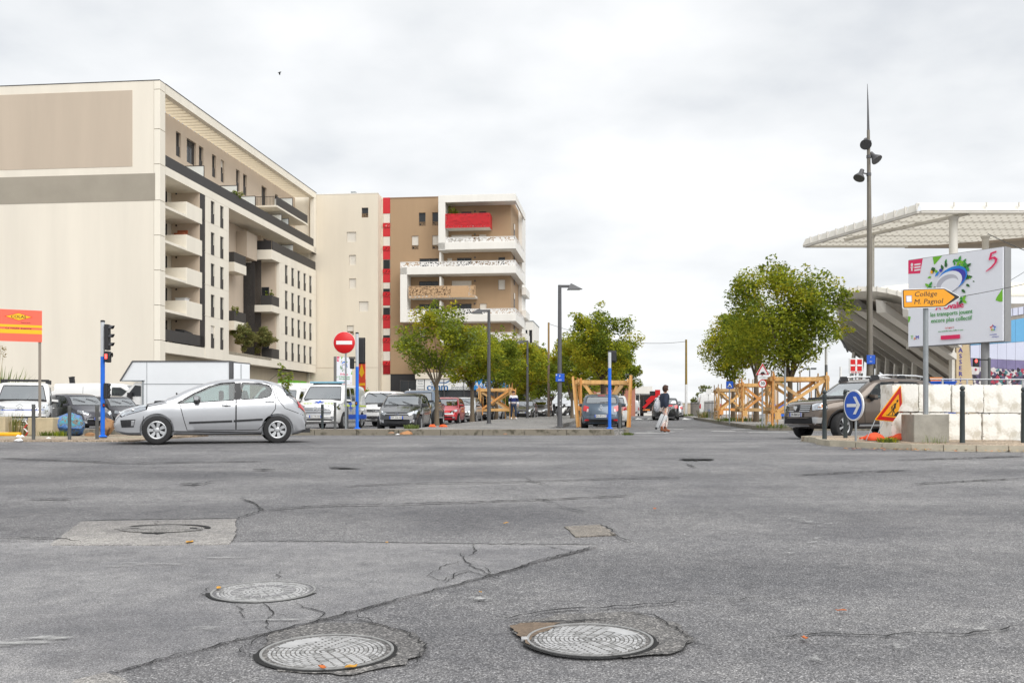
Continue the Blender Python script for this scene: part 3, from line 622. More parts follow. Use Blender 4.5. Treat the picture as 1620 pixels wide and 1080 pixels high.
# things kept on the loggias
for (y, z, s_, m, lb, ct) in [(6.6, 15.55, .45, mat('rust_cloth', s2l(150, 85, 55), .9), 'rust coloured folded chair on the second highest cream loggia balcony', 'chair'), (6.9, 9.65, .5, WHITE, 'white cabinet on the lowest cream loggia balcony', 'cabinet')]:
    t = thing('balcony_chair' if ct == 'chair' else 'balcony_cabinet', lb, ct, A.matrix_basis @ V((-1.2, y, z)), ST)
    mb = MB(); mb.bbox(-.5, .5, -.4, .4, 0, 1.55, m, .05); mb.build('seat' if ct == 'chair' else 'carcass', t)
    mb = MB(); mb.bbox(-.5, .5, .3, .42, 1.56, 1.9, m, .04) if ct == 'chair' else mb.box(-.55, .55, -.45, .45, 1.56, 1.6, m); mb.build('backrest' if ct == 'chair' else 'top', t)
t = thing('covered_furniture', 'dark tarpaulin over furniture behind the lowest dark railing of the cream block', 'garden furniture', A.matrix_basis @ V((-.9, 6.6, 7.0)), ST)
mb = MB(); mb.add([(-.6, -1.2, 0), (.6, -1.2, 0), (.6, 1.2, 0), (-.6, 1.2, 0), (-.4, -.9, 1.35), (.4, -.8, 1.2), (.4, .9, 1.1), (-.4, 1., 1.4)], [(4, 5, 6, 7), (0, 1, 5, 4), (1, 2, 6, 5), (2, 3, 7, 6), (3, 0, 4, 7)], BLACK); mb.build('tarpaulin', t)
# bay 2: precast storeys with two windows each
RW = [6.92, 9.87, 12.82, 15.78, 18.75]
for i, z in enumerate(RW):
    z0, z1 = z - .02 - (1.0 if i == 0 else 0), (RW[i + 1] - .04 if i < 4 else 21.08)
    mb = MB(); ops = [(10.45, 11.35, z, z + 2.15), (12.65, 13.55, z, z + 2.15)]
    wall(mb, (0, 0, 0), (0, 1, 0), 9.22, 14.78, z0, z1, ops, .2, CREAM2); mb.build('precast_panel', A)
    for a, b, c, d in ops: window(A, (-.17, (a + b) / 2, c), RY, b - a, 2.15, 'dark', shut=.35 if (i == 0 and a < 11) else 0)
mb = MB(); mb.box(-2.8, -.22, 9.2, 14.8, 5.9, 21.1, CREAM2); mb.build('wall', A)
mb = MB(); mb.bbox(-.3, -.0, 9.25, 42.9, 5.9, 6.88, CREAM2, .01) if False else mb.box(-1.2, -.02, 14.82, 43, 5.9, 6.88, CREAM2); mb.build('base_beam', A)
# bay 3: deep recess, side balconies, corner loggia tower
mb = MB(); mb.box(-2.82, -2.72, 14.9, 30, 6.9, 21.05, TAUPE2); mb.box(-2.7, -1.5, 23.4, 26.4, 17.6, 20.4, TAUPE); mb.build('recess_wall', A)
for z in (15.5, 9.4):
    mb = MB(); mb.box(-2.7, -1.25, 19.3, 22.6, z, z + .95, CREAM2); mb.build('balcony_slab', A)
    mb = MB(); mb.box(-2.7, -1.3, 19.35, 19.42, z + .95, z + 2.0, ANTHR); mb.box(-1.36, -1.3, 19.42, 22.6, z + .95, z + 2.0, ANTHR); mb.build('railing', A)
mb = MB(); mb.box(-2.7, -.02, 14.82, 26.9, 6.6, 6.9, BASEG); mb.build('terrace_floor', A)
mb = MB()
for i in range(9): mb.box(-2.66 + i * .14, -2.56 + i * .14, 25.4, 25.5, 6.9, 17.3, ANTH)
mb.build('slatted_screen', A)
tw = MB(); tw.bbox(-2.85, -2.45, 26.9, 27.3, 6.9, 18.95, CREAM2, .02); tw.bbox(-.4, 0, 29.5, 29.95, 6.9, 17.88, CREAM2, .02); tw.build('corner_column', A)
for z0, z1 in [(17.88, 18.95), (12.05, 12.8)]:
    mb = MB(); mb.bbox(-2.44, .02, 26.9, 29.94, z0, z1, CREAM2, .02); mb.build('loggia_slab', A)
mb = MB(); mb.box(-2.75, -.42, 29.3, 29.5, 6.9, 17.87, TAUPE2); mb.build('loggia_wall', A)
mb = MB()
for i in range(11): mb.box(-2.42 + i * .1, -2.36 + i * .1, 27.25, 27.33, 6.9, 12.0, ANTH); mb.box(-2.42 + i * .1, -2.36 + i * .1, 27.25, 27.33, 12.85, 17.85, ANTH)
mb.build('slatted_screen', A)
for z in (6.92, 12.82):
    mb = MB(); mb.box(-1.3, -.1, 26.95, 27.02, z, z + 1.05, ANTHR); mb.box(-.12, -.05, 27.02, 29.45, z, z + 1.05, ANTHR); mb.build('railing', A)
window(A, (-1.6, 29.28, 12.9), 0, .9, 2.2); window(A, (-1.6, 29.28, 7.0), 0, .9, 2.2)
mb = MB(); mb.box(-.1, -.03, 27.2, 42.9, 18.95, 19.98, ANTHR); mb.box(-2.4, -.1, 27.0, 27.06, 18.95, 19.98, ANTH); mb.build('railing', A)
mb = MB(); mb.box(-2.75, -.02, 29.96, 43, 18.05, 18.93, CREAM2); mb.build('beam', A)
mb = MB(); mb.box(-2.4, -.3, 34.9, 34.93, 19.0, 20.8, FROST); o = mb.build('privacy_screen', A); f = MB(); f.box(-2.45, -.25, 34.88, 34.95, 20.8, 20.86, ANTH); f.build('screen_frame', o)
wl = MB(); wl.box(-2.75, -2.4, 30, 43, 18.9, 21.1, TAUPE2); wl.build('recess_wall', A)
for y in (31.5, 36, 40): window(A, (-2.38, y, 19), RY, 1.4, 1.9, mull=2)
# bay 4: four storeys of five windows
W4 = [31.3, 33.55, 35.8, 38.05, 40.3]
for i, z in enumerate(RW[:4]):
    mb = MB(); ops = [(s_, s_ + 1.0, z, z + 2.15) for s_ in W4]
    wall(mb, (0, 0, 0), (0, 1, 0), 29.98, 43, z - .02, (RW[i + 1] - .04 if i < 3 else 18.03), ops, .2, CREAM2); mb.build('precast_panel', A)
    for a, b, c, d in ops: window(A, (-.17, (a + b) / 2, c), RY, 1.0, 2.15, 'dark')
mb = MB(); mb.box(-2.7, -.22, 29.96, 43, 5.9, 18.0, CREAM2); mb.build('wall', A)
GREENP = mat('lime_green_panel', s2l(120, 215, 40), .5, var=.04); SHOPG = mat('shop_glass', (.06, .065, .07), .1, var=.3)
for i, y in enumerate((29.5, 32.2, 34.9, 37.6, 40.3)):
    o = window(A, (-1.24, y + 1.3, .6), RY, 2.5, 4.3, mull=2)
    if 1 <= i: mb = MB(); mb.box(-1.2, 1.2, -.08, -.05, 3.55, 4.2, GREENP); mb.build('green_panel', o)
mb = MB(); mb.tube([(-15, 6, 28.2), (-15, 6, 30.0)], .07, WHITE); mb.build('roof_pipe', A)
# olive shrubs and pots on its terraces come later with the trees
# ----------------------------------------------------------------- building B
B = thing('apartment_building', 'brown and beige apartment block with projecting white balcony frames and a red window strip', 'building', (-25.0, 127, 0), ST)
bx = lambda zx: 8.29 + (zx - 378) * .02497
bz = lambda zy: 30.3 - .02484 * zy
def bxb(zx): return (zx - 42) * .0245          # beige part
mb = MB(); BO = []
for zx0, zx1, zy0, zy1, sh in [(285, 320, 140, 190, 0), (206, 256, 262, 314, 1), (219, 255, 380, 432, 1), (219, 255, 500, 552, 1), (271, 321, 618, 670, 1), (207, 243, 740, 790, 1)]:
    BO.append((bxb(zx0), bxb(zx1), bz(zy1), bz(zy0), sh, zy1 - zy0 < 52 and zx1 - zx0 < 40))
wall(mb, (0, 0, 0), (1, 0, 0), -.95, 8.07, -1, 28.6, BO, .25, BEIGE)
mb.box(-.95, 8.07, .26, 14, -1, 28.6, BEIGE); mb.build('beige_wall', B)
mb = MB(); mb.box(-.95, 8.1, -.03, .4, 28.6, 28.7, WCONC); mb.build('coping', B)
LB = mat('lace_brown', s2l(120, 98, 72), .6, var=.1); LW = mat('lace_white', s2l(232, 230, 226), .6, var=.04); LR = mat('lace_red', s2l(200, 24, 34), .5, var=.05); LT = mat('lace_tan', s2l(192, 158, 120), .6, var=.06)
for a, b, c, d, sh, rl in BO: window(B, ((a + b) / 2, .2, c), 0, b - a, d - c, LB if rl else None, sh, sill=WCONC)
mb = MB(); mb.box(1, 2, -.02, 0, 5.95, 6.02, LB) if False else mb.box(-.9, 8.05, -.02, 0, 6.55, 6.6, TAUPE); mb.build('joint', B)
mb = MB(); mb.box(3.2, 4.6, 3, 5, 28.6, 29.4, WCONC); mb.box(3.6, 4.2, 3.4, 4.4, 29.4, 29.7, GALV); mb.build('roof_unit', B)
# red window strip
mb = MB(); mb.box(8.08, 9.24, 1.86, 14, -1, 28.3, BEIGE); mb.build('strip_wall', B)
for k in range(8):
    zt = bz(75 + 118.5 * k); 
    mb = MB(); mb.box(8.29, 9.22, 1.78, 1.85, bz(75 + 118.5 * k + (82 if k == 0 else 45)), zt - (0 if k == 0 else 0) , REDPAN)
    if k: mb = MB(); mb.box(8.29, 9.22, 1.78, 1.85, bz(158 + 118.5 * (k - 1) + 118 ), bz(158 + 118.5 * (k - 1) + 72), REDPAN)
    mb.build('red_panel', B)
    if k < 7: window(B, (8.755, 1.82, bz(158 + 118.5 * k + 70)), 0, .9, 1.7, LR, shut=(.95, .7, .0, .45, .15, .5, .8)[k])
mb = MB(); mb.box(8.29, 9.22, 1.78, 1.85, bz(987), bz(937), REDPAN); mb.build('red_panel', B)
# brown block
mb = MB(); NO = [(565, 600, 157, 225, 0), (635, 668, 157, 225, 0), (528, 563, 275, 345, 1), (635, 670, 275, 345, 1)]
NO2 = [(bx(a), bx(b), bz(d), bz(c)) for a, b, c, d, s_ in NO]
DO = []
for zx0, zx1, zy0, zy1 in [(785, 838, 157, 240), (876, 914, 157, 240), (732, 838, 275, 345), (876, 914, 275, 345), (568, 668, 393, 465), (712, 738, 393, 465), (762, 838, 393, 465), (975, 1010, 393, 465),
                           (566, 668, 510, 600), (735, 838, 510, 600), (975, 1010, 508, 560), (566, 668, 628, 700), (735, 838, 628, 700), (880, 915, 628, 700), (880, 915, 742, 800), (735, 838, 742, 800), (566, 600, 742, 800)]:
    DO.append((bx(zx0), bx(zx1), bz(zy1), bz(zy0)))
wall(mb, (0, 1.8, 0), (1, 0, 0), 9.24, 24.8, 5.8, 28.3, NO2 + DO, .25, BROWN)
mb.box(9.24, 24.8, 2.06, 16, 5.8, 28.3, BROWN); mb.build('brown_wall', B)
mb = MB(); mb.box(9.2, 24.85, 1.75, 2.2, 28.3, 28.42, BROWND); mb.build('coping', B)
for (a, b, c, d), s_ in zip(NO2, NO): window(B, ((a + b) / 2, 2.0, c), 0, b - a, d - c, LB, .8 if s_[4] else 0, sill=WCONC)
SH = [0, 0, .95, .6, 0, .9, 0, 0, 0, .95, .95, 0, 0, .6, .9, 0, .9]
for (a, b, c, d), s_ in zip(DO, SH): window(B, ((a + b) / 2, 2.0, c), 0, b - a, d - c, None, s_, mull=max(1, round((b - a) / 1.0)))
for zx, zy in [(856, 158), (856, 275), (856, 393), (685, 396), (685, 512), (856, 512), (685, 628), (856, 628)]:
    mb = MB(); mb.ball((bx(zx), 1.7, bz(zy)), .12, GREYM, 5); mb.build('wall_lamp', B)
# white frames standing proud of the wall: front plane at y = -0.6
FY = -.6
def frame_piece(name, x0, x1, z0, z1, y0=FY, y1=1.78, m=WCONC):
    mb = MB(); mb.bbox(x0, x1, y0, y1, z0, z1, m, .02); return mb.build(name, B)
XR = bx(1078) - .1
X = lambda zx: bx(zx) - .15
frame_piece('frame_post', X(690), X(725), bz(368), bz(128)); frame_piece('frame_top', X(690), XR, bz(128), bz(92))
frame_piece('frame_base', X(690), XR, bz(366), bz(330)); 
frame_piece('frame_top_return', XR - .2, XR + .0, bz(128), bz(92) - .01, 1.8, 12)
frame_piece('frame_post', X(495), X(530), bz(728), bz(450) - .02); frame_piece('frame_top', X(495), XR, bz(488), bz(450)); frame_piece('frame_base', X(530) + .02, XR, bz(728), bz(692))
frame_piece('balcony_slab', X(700), XR - .3, bz(845), bz(812))
for z0, z1 in [(330, 366), (450, 488), (692, 728), (812, 845)]: frame_piece('balcony_return', XR - 2.2, XR - .02, bz(z1) + .01, bz(z0) - .01, 1.82, 11)
def lace(x0, x1, z0, z1, m, y=FY + .05, seed=1):
    mb = MB(); perf(mb, x0, x1, z0, z1, y, m, .09, seed, .42); return mb.build('perforated_railing', B)
lace(X(727), XR - .05, bz(330) + .02, bz(305), LW, seed=2); lace(X(497), XR - .05, bz(450) + .02, bz(425), LW, seed=3); lace(X(532), XR - .05, bz(692) + .02, bz(665), LW, seed=4); lace(X(945), XR - .1, bz(812) + .02, bz(785), LW, seed=5)
for z0, z1 in [(330, 305), (450, 425), (692, 665), (812, 785)]:
    mb = MB(); perf(mb, FY + .1, 10.8, bz(z0) + .02, bz(z1), XR - .06, LW, .1, z0, .42, ax='y'); mb.build('perforated_railing', B)
frame_piece('balcony_slab', X(727), X(948), bz(256), bz(246), FY + .1); lace(X(727), X(950), bz(256), bz(187), LR, FY, 6)
mb = MB(); mb.box(X(730), X(947), FY + .1, FY + .12, bz(256), bz(190), REDPAN); mb.build('red_backing', B)
mb = MB(); mb.box(X(949), X(951), FY, 1.6, bz(256), bz(187), REDPAN); mb.build('red_side', B)
frame_piece('balcony_slab', X(540), X(876), bz(606), bz(596), FY + .1); lace(X(540), X(755), bz(606), bz(548), LT, FY, 7); lace(X(840), X(877), bz(606), bz(548), LT, FY, 8)
mb = MB(); mb.box(X(756), X(839), FY - .02, FY + .03, bz(606), bz(548), LT); mb.build('solid_panel', B)
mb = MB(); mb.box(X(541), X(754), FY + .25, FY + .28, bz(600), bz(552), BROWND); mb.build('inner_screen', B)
for zx, z0, z1 in [(697, 425, 376), (698, 548, 500), (698, 665, 622)]:
    mb = MB(); mb.box(X(zx) - .1, X(zx) + .1, FY + .3, 1.78, bz(z0), bz(z1), WCONC); mb.build('dividing_screen', B)
# right flank: brown wall recess with white end wall behind
mb = MB(); mb.box(24.82, 25.3, 11, 16, 5.8, 28.3, WCONC)
for z in (10.6, 13.7, 16.8): mb.box(25.3, 25.9, 10.5, 15.8, z, z + 1.0, WCONC)
mb.build('flank_wall', B)
for z in (8.4, 11.4, 14.5, 17.5, 20.5, 23.5): window(B, (24.82, 5.6, z), RY, 1.0, 1.9, shut=.4)
# podium and shop
mb = MB(); mb.box(13.2, 26, -1.6, 1.75, 5.85, 7.55, BROWN); mb.build('podium_wall', B)
mb = MB(); mb.box(13.2, 26, -1.62, 1.75, 5.05, 5.83, BEIGE); mb.build('podium_band', B)
mb = MB(); mb.box(9.24, 26, 1.9, 14, -1, 5.8, DARK); mb.build('shop_interior', B)
mb = MB(); mb.box(13.15, 13.3, -1.55, 1.8, 5.85 + 1.7, 8.3, ANTH); mb.build('railing', B)
STEEL = mat('shop_mullion', s2l(70, 70, 72), .5, .3)
SIGNW = mat('sign_white', s2l(228, 228, 226), .5, var=.03); SIGNB = mat('sign_cyan_blue', s2l(28, 126, 196), .5, var=.04); INKB = mat('ink_blue', s2l(30, 96, 150), .6, var=0); INKG = mat('ink_grey', s2l(80, 92, 100), .6, var=0)
window(B, (11.6, 1.8, 0), 0, 2.2, 5.0, mull=2)
xs_ = [13.3, 14.35, 16.8, 19.3, 21.7, 24.0, 26]
for a, b in zip(xs_, xs_[1:]):
    o = window(B, ((a + b) / 2, -1.3, .3), 0, b - a - .06, 4.65, mull=1)
sg = MB(); sg.box(13.3, 20.4, -1.46, -1.42, bz(1072), bz(1019), SIGNW); sg.build('shop_sign', B)
sb = MB(); sb.poly([(20.4, -1.468, bz(1072))] + [(20.4 - .9 * sin(pi * i / 20) ** 1 * (1 - i / 10) , -1.468, bz(1072) + (bz(1019) - bz(1072)) * i / 10) for i in range(0, 11)] + [(24.9, -1.468, bz(1019)), (24.9, -1.468, bz(1072))], SIGNB)
sb.text('04 67 68 13 93', .8, (22.75, -1.475, bz(1045)), WHITE, bold=.02); sb.text('contact@immobilier.fr', .3, (22.3, -1.475, bz(1062)), WHITE); sb.build('phone_sign', B)
st_ = MB(); st_.text('cimm', 1.25, (16.0, -1.475, bz(1058)), INKB, bold=.03); st_.text('immobilier', .6, (19.0, -1.475, bz(1060)), INKG); st_.text('le reseau qui vous accompagne', .27, (18.9, -1.475, bz(1070)), INKG)
st_.prism([(15.1, -1.48, bz(1036)), (15.1, -1.48, bz(1031)), (17.0, -1.48, bz(1034)), (17.6, -1.48, bz(1022)), (18.2, -1.48, bz(1036)), (18.0, -1.48, bz(1037)), (17.6, -1.48, bz(1028)), (17.1, -1.48, bz(1039))], (0, .004, 0), INKB)
for i, s_ in enumerate(['Achat', 'Vente', 'Location', 'Gestion']): st_.text(s_, .28, (13.82, -1.475, bz(1027 + i * 13)), INKG)
st_.build('sign_lettering', B)
for x in xs_[1:-1]:
    mb = MB(); mb.box(x - .04, x + .04, -1.5, -1.3, .3, 5.0, STEEL); mb.build('mullion', B)
# far white block seen past the brown block's flank
Cb = thing('white_building', 'small white block seen past the right flank of the brown building', 'building', (3.0, 165, 0), ST)
mb = MB(); mb.box(-2.3, .5, 0, 12, -1, 16.0, WCONC); mb.build('wall', Cb)
for z in (12.4, 9.0):
    for x in (-.7, .1): window(Cb, (x, -.02, z), 0, .5, 2.2)
mb = MB(); mb.box(.52, .95, -2, 10, -1, 12.4, GREYM); mb.build('grey_wing', Cb)
mb = MB(); mb.box(-2.35, .55, -.05, 12, 16, 16.15, GALV); mb.build('coping', Cb)
# kiosk and low white walls at the street's end
Ck = thing('white_tower_building', 'white end building with tall dark slots beyond the silver van', 'building', (18.6, 152, .4), ST)
mb = MB(); mb.box(-1.2, 2.6, 0, 6, 0, 3.4, WCONC); mb.box(-1.3, 2.8, -.2, 6, 3.4, 4.5, WCONC); mb.box(-4.6, -1.3, .6, 6, 0, 3.9, CREAM); mb.build('wall', Ck)
for x in (-.7, .3): mb = MB(); mb.box(x, x + .5, -.03, .02, .6, 3.2, WPANE); mb.build('slot_window', Ck)
for x in (-3.9, -2.6): mb = MB(); mb.box(x, x + .6, .56, .62, 1.6, 3.3, WPANE); mb.build('slot_window', Ck)
Cw = thing('white_building', 'low white building with flat roof peeping over the black car', 'building', (25.2, 170, .4), ST)
mb = MB(); mb.box(-2, 1.3, 0, 8, 0, 3.0, WCONC); mb.build('wall', Cw); mb = MB(); mb.box(-2.2, 1.5, -.2, 8.2, 3.0, 3.2, GALV); mb.build('roof', Cw); mb = MB(); mb.box(.5, .9, -.03, 0, .8, 2.6, WPANE); mb.build('slot_window', Cw)
Cr = thing('brick_house', 'low reddish wall house glimpsed through the timber guard behind the blue-grey car', 'house', (11.0, 110, .4), ST)
mb = MB(); mb.box(-2.2, 2.6, 0, 6, 0, 3.6, mat('terracotta_render', s2l(190, 130, 110), .85, var=.1)); mb.build('wall', Cr); mb = MB(); mb.box(-2.6, 3, -.4, 6.4, 3.6, 3.8, WCONC); mb.build('roof', Cr)
for x in (-1.2, .8): window(Cr, (x, -.04, 1.0), 0, .9, 1.6, shut=.6)
# ================================================================= STADIUM, CANOPY
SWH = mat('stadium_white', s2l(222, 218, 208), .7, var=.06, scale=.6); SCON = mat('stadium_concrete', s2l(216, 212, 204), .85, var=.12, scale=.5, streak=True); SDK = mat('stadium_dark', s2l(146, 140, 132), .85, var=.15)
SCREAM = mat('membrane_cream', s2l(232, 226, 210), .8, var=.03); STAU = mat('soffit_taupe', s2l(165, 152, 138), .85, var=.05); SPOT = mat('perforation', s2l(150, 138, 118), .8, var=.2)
CP = thing('canopy_roof', 'huge flat white canopy roof with perforated underside on tall columns', 'canopy', (0, 0, 0))
CMEM = leaf_mat('canopy_membrane', s2l(205, 200, 188)); CMEM.node_tree.nodes['Mix Shader'].inputs[0].default_value = .62
H = 17.7; Yn, Yf = 80., 96.4; xnl, xfl = 32.8, 28.4
q = MB()
zb_ = H - .75; 
und = lambda u, v: (xfl + (xnl - xfl) * v + u, Yf + (Yn - Yf) * v, zb_)      # v: 0 far .. 1 near, u: metres to the right
q.poly([und(0, 0), und(70, 0), und(70, 1), und(0, 1)], CMEM)
q.build('roof_slab', CP)
# fascia panels: near edge and left edge
for i in range(14):
    a, b = und(i * 2.6 + .02, 1), und((i + 1) * 2.6 - .02, 1)
    mb = MB(); mb.add([(a[0], a[1] - .3, zb_), (b[0], b[1] - .3, zb_), (b[0], b[1], H - .25), (a[0], a[1], H - .25), (b[0] - .1, b[1] + .3, H), (a[0] - .1, a[1] + .3, H)], [(0, 1, 2, 3), (3, 2, 4, 5)], SWH)
    mb.box(b[0] - .03, b[0] + .05, b[1] - .36, b[1] - .24, zb_ + .3, H - .1, SCON); mb.build('fascia_panel', CP)
for i in range(12):
    a, b = und(0, i / 12 + .002), und(0, (i + 1) / 12 - .002)
    mb = MB(); mb.add([(a[0] - .3, a[1], zb_), (b[0] - .3, b[1], zb_), (b[0], b[1], H - .1), (a[0], a[1], H - .1), (a[0], a[1], zb_), (b[0], b[1], zb_)], [(0, 1, 2, 3)], SWH)
    mb.box(b[0] - .32, b[0] - .2, b[1] - .05, b[1] + .05, zb_ + .1, H - .1, SCON); mb.build('fascia_panel', CP)
mb = MB(); a, b = und(0, 0), und(0, 1); mb.beam((a[0] - .1, a[1], zb_ - .08), (b[0] - .1, b[1], zb_ - .08), .3, .2, SCON); mb.beam((b[0], b[1] - .1, zb_ - .08), (b[0] + 40, b[1] - .1, zb_ - .08), .3, .2, SCON); mb.beam((a[0], a[1], zb_ - .08), (a[0] + 40, a[1], zb_ - .08), .3, .2, SCON); mb.build('edge_beam', CP)
# perforated underside: rows of recessed dots and ribs
pm = MB()
for j in range(15):
    v = (j + .5) / 15
    for i in range(34):
        c = und(.5 + i * .62 + (j % 2) * .31, v); pm.poly([(c[0] + .1 * cos(a) , c[1] + .16 * sin(a), zb_ - .012) for a in (0, 1.05, 2.1, 3.14, 4.2, 5.25)][::-1], SPOT)
pm.build('perforations', CP)['kind'] = 'stuff'
for j in range(2, 15, 3):
    a, b = und(0, j / 15), und(40, j / 15); mb = MB(); mb.beam((a[0], a[1], zb_ - .03), (b[0], b[1], zb_ - .03), .08, .05, SCON); mb.build('rib', CP)
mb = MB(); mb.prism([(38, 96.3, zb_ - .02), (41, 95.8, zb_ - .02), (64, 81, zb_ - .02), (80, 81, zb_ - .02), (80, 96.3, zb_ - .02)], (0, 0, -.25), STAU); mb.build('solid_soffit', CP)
c1, c2, c3 = V((32.3, 89.6, 0)), V((36.0, 81.2, 0)), V((42.8, 90, 0))
mb = MB(); mb.beam((31.0, 92.6, zb_ - .12), (36.8, 80.3, zb_ - .12), .25, .25, SCON); mb.build('cross_beam', CP)
for c, r_, m in ((c1, .3, SWH), (c2, .34, SWH), (c3, .3, SCON)):
    mb = MB(); mb.tube([c + V((0, 0, -.5)), c + V((0, 0, zb_ - .25))], r_, m, 14); mb.lathe([(r_ * .9, 0), (r_ * 1.4, .35)], SCON, 14, c + V((0, 0, zb_ - .6))); mb.build('column', CP, 40)
# grandstand
GS = thing('grandstand', 'grey concrete grandstand with folded underside, slanted struts and white rim', 'stadium', (0, 0, 0))
E0 = lambda t: V((22.9 + .345 * t, 70 + t, 8.2)); I0 = lambda t: E0(t) + V((12.2, 4, -7.4))
EL = [at(1436, 493, 63.5), at(1394, 487, 66), at(1356, 484, 68.3)] + [E0(k * 6.4) for k in range(7)]
FR = [.3, .45, .65, .8, .85, .92, .97, 1, 1, 1]
for k in range(10):
    k1 = min(k + 1, 9); a = EL[k]; b = EL[k1]; ia, ib = a + V((12.2, 4, -7.4)) * FR[k], b + V((12.2, 4, -7.4)) * FR[k1]; up = V((0, 0, .42)); d = (ia - a).normalized()
    if k < 9: mb = MB(); mb.add([a + up, ia + up, ib + up, b + up], [(0, 1, 2, 3)], SDK); mb.build('slab', GS)  # slab darker than the ribs: its shade is put into the colour
    mb = MB(); n = (V((.33, .94, 0)) if k > 2 else V((-.8, .6, 0))) * .3; tip = a - d * .5 + V((0, 0, .3)); mb.add([tip, a + V((0, 0, -.3)) - n, a + V((0, 0, -.3)) + n, a + up - n, a + up + n, ia - n, ia + n, ia + up - n, ia + up + n], [(0, 1, 3), (0, 4, 2), (0, 2, 1), (1, 5, 7, 3), (2, 4, 8, 6), (1, 2, 6, 5)], SCON); mb.build('raker_rib', GS)
for k in range(8):
    tp, bt_ = at(1449 - 14.5 * k + (4 if k > 5 else 0), 534 + 3.0 * k, 76 + 4.5 * k), at(1441 - 14.5 * k, 655, 75 + 4.5 * k); bt_.z = 0
    mb = MB(); mb.beam(tp, bt_, .3, .3, SWH); mb.box(tp.x - .3, tp.x + .3, tp.y - .3, tp.y + .3, tp.z - .05, tp.z + .25, SDK); mb.build('strut', GS)
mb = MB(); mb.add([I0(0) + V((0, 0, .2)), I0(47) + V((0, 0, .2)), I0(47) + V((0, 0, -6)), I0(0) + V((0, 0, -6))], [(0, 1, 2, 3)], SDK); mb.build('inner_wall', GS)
rim = [(1319, 476), (1321, 470), (1326, 464.5), (1334, 459.5), (1345, 455.5), (1358, 453.5), (1372, 453), (1388, 454), (1404, 456.5), (1420, 460.5), (1436, 466), (1452, 472.5), (1468, 480), (1484, 488), (1500, 497)]
RP = [at(x, y, 66 - .012 * (x - 1319)) for x, y in rim]
for i in range(len(RP) - 1):
    a, b = RP[i], RP[i + 1]; b = a.lerp(b, .985); th = V((0, 0, -.30)); dp = V((2.6, 6.5, -.4 if i < 6 else -.2)); inw = V((.15, .5, -.1))
    mb = MB(); mb.add([a + th, b + th, b, a, b + dp, a + dp, a + th * 1.15 + inw * 3, b + th * 1.15 + inw * 3], [(0, 1, 2, 3), (3, 2, 4, 5), (1, 0, 6, 7)], SWH)
    mb.beam(a + th, a + V((0, 0, .06)), .08, .12, SCON); mb.build('rim_panel', GS)
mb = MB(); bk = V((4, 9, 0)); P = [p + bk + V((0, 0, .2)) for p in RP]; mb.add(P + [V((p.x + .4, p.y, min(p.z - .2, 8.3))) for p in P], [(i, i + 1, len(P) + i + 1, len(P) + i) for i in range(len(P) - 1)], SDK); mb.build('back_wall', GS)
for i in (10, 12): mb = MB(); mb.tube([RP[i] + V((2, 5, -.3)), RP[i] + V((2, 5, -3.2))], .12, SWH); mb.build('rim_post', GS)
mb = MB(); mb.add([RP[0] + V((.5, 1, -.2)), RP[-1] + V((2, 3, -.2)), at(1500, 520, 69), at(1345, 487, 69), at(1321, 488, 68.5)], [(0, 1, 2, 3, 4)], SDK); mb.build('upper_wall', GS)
mb = MB(); mb.tube([at(1316, 505, 72), at(1325, 528, 82), at(1338, 548, 96), at(1341, 556, 110)], .1, GALV); mb.tube([at(1322, 508, 72), at(1328, 523, 82)], .08, GALV); mb.build('edge_rail', GS)
# membrane dome behind
DM = thing('stadium_roof', 'pale cream membrane roof of the far stand behind the billboard', 'stadium roof', (0, 0, 0))
mb = MB(); prof = [(1375, 470), (1385, 457), (1400, 452.5), (1440, 449), (1490, 446), (1540, 445), (1580, 446), (1610, 449), (1640, 456), (1680, 470)]
top = [at(x, y, 120) for x, y in prof]; lowr = [V((p.x, p.y - 22, 13.2 if i > 6 else 12.2)) for i, p in enumerate(top)]
mb.add(top + lowr, [(i, i + 1, len(top) + i + 1, len(top) + i) for i in range(len(top) - 1)], SCREAM); mb.build('membrane', DM, 180)
# blue panelled hall with BRASSERIE pillar
HB = thing('blue_hall', 'hall with blue wall panels and a printed crowd picture behind the billboard post', 'building', (0, 0, 0))
BW = mat('blue_panel', s2l(96, 160, 202), .55, var=.1, scale=.4); LIL = mat('lilac_panel', s2l(196, 200, 218), .6, var=.08, scale=.5); VIO = mat('violet_print', s2l(120, 112, 150), .6, var=.2, scale=.9)
hb_ = lambda px, py: at(px, py, 74 + (px - 1535) * .02)
mb = MB(); mb.add([hb_(1525, 480), hb_(1700, 480), hb_(1700, 665), hb_(1525, 665)], [(0, 3, 2, 1)], SDK); 
mb.build('wall', HB)
pu = V((0, -.06, 0))
def curve_row(y0a, y0b, y1a, y1b, m, name, n=10, seed=1):
    for i in range(n):
        xa, xb = 1535 + i * 14.2, 1535 + (i + 1) * 14.2 - .35
        l = lambda a, b, x: a + (b - a) * (x - 1535) / 85
        mb = MB(); mb.prism([hb_(xa, l(y1a, y1b, xa)), hb_(xb, l(y1a, y1b, xb)), hb_(xb, l(y0a, y0b, xb)), hb_(xa, l(y0a, y0b, xa))], pu, m); mb.build(name, HB)
curve_row(517, 503, 546, 540, BW, 'wall_panel'); curve_row(546.5, 540.5, 566, 570, LIL, 'wall_panel'); curve_row(566.5, 570.5, 579, 586, VIO, 'wall_panel'); curve_row(579.5, 586.5, 592, 596, mat('print_pale', s2l(205, 200, 200), .6, var=.25, scale=1.2), 'wall_panel')
curve_row(592.5, 596.5, 640, 640, mat('print_dark', s2l(70, 62, 80), .6, var=.6, scale=1.5), 'wall_panel')
pm = MB(); r = random.Random(5)
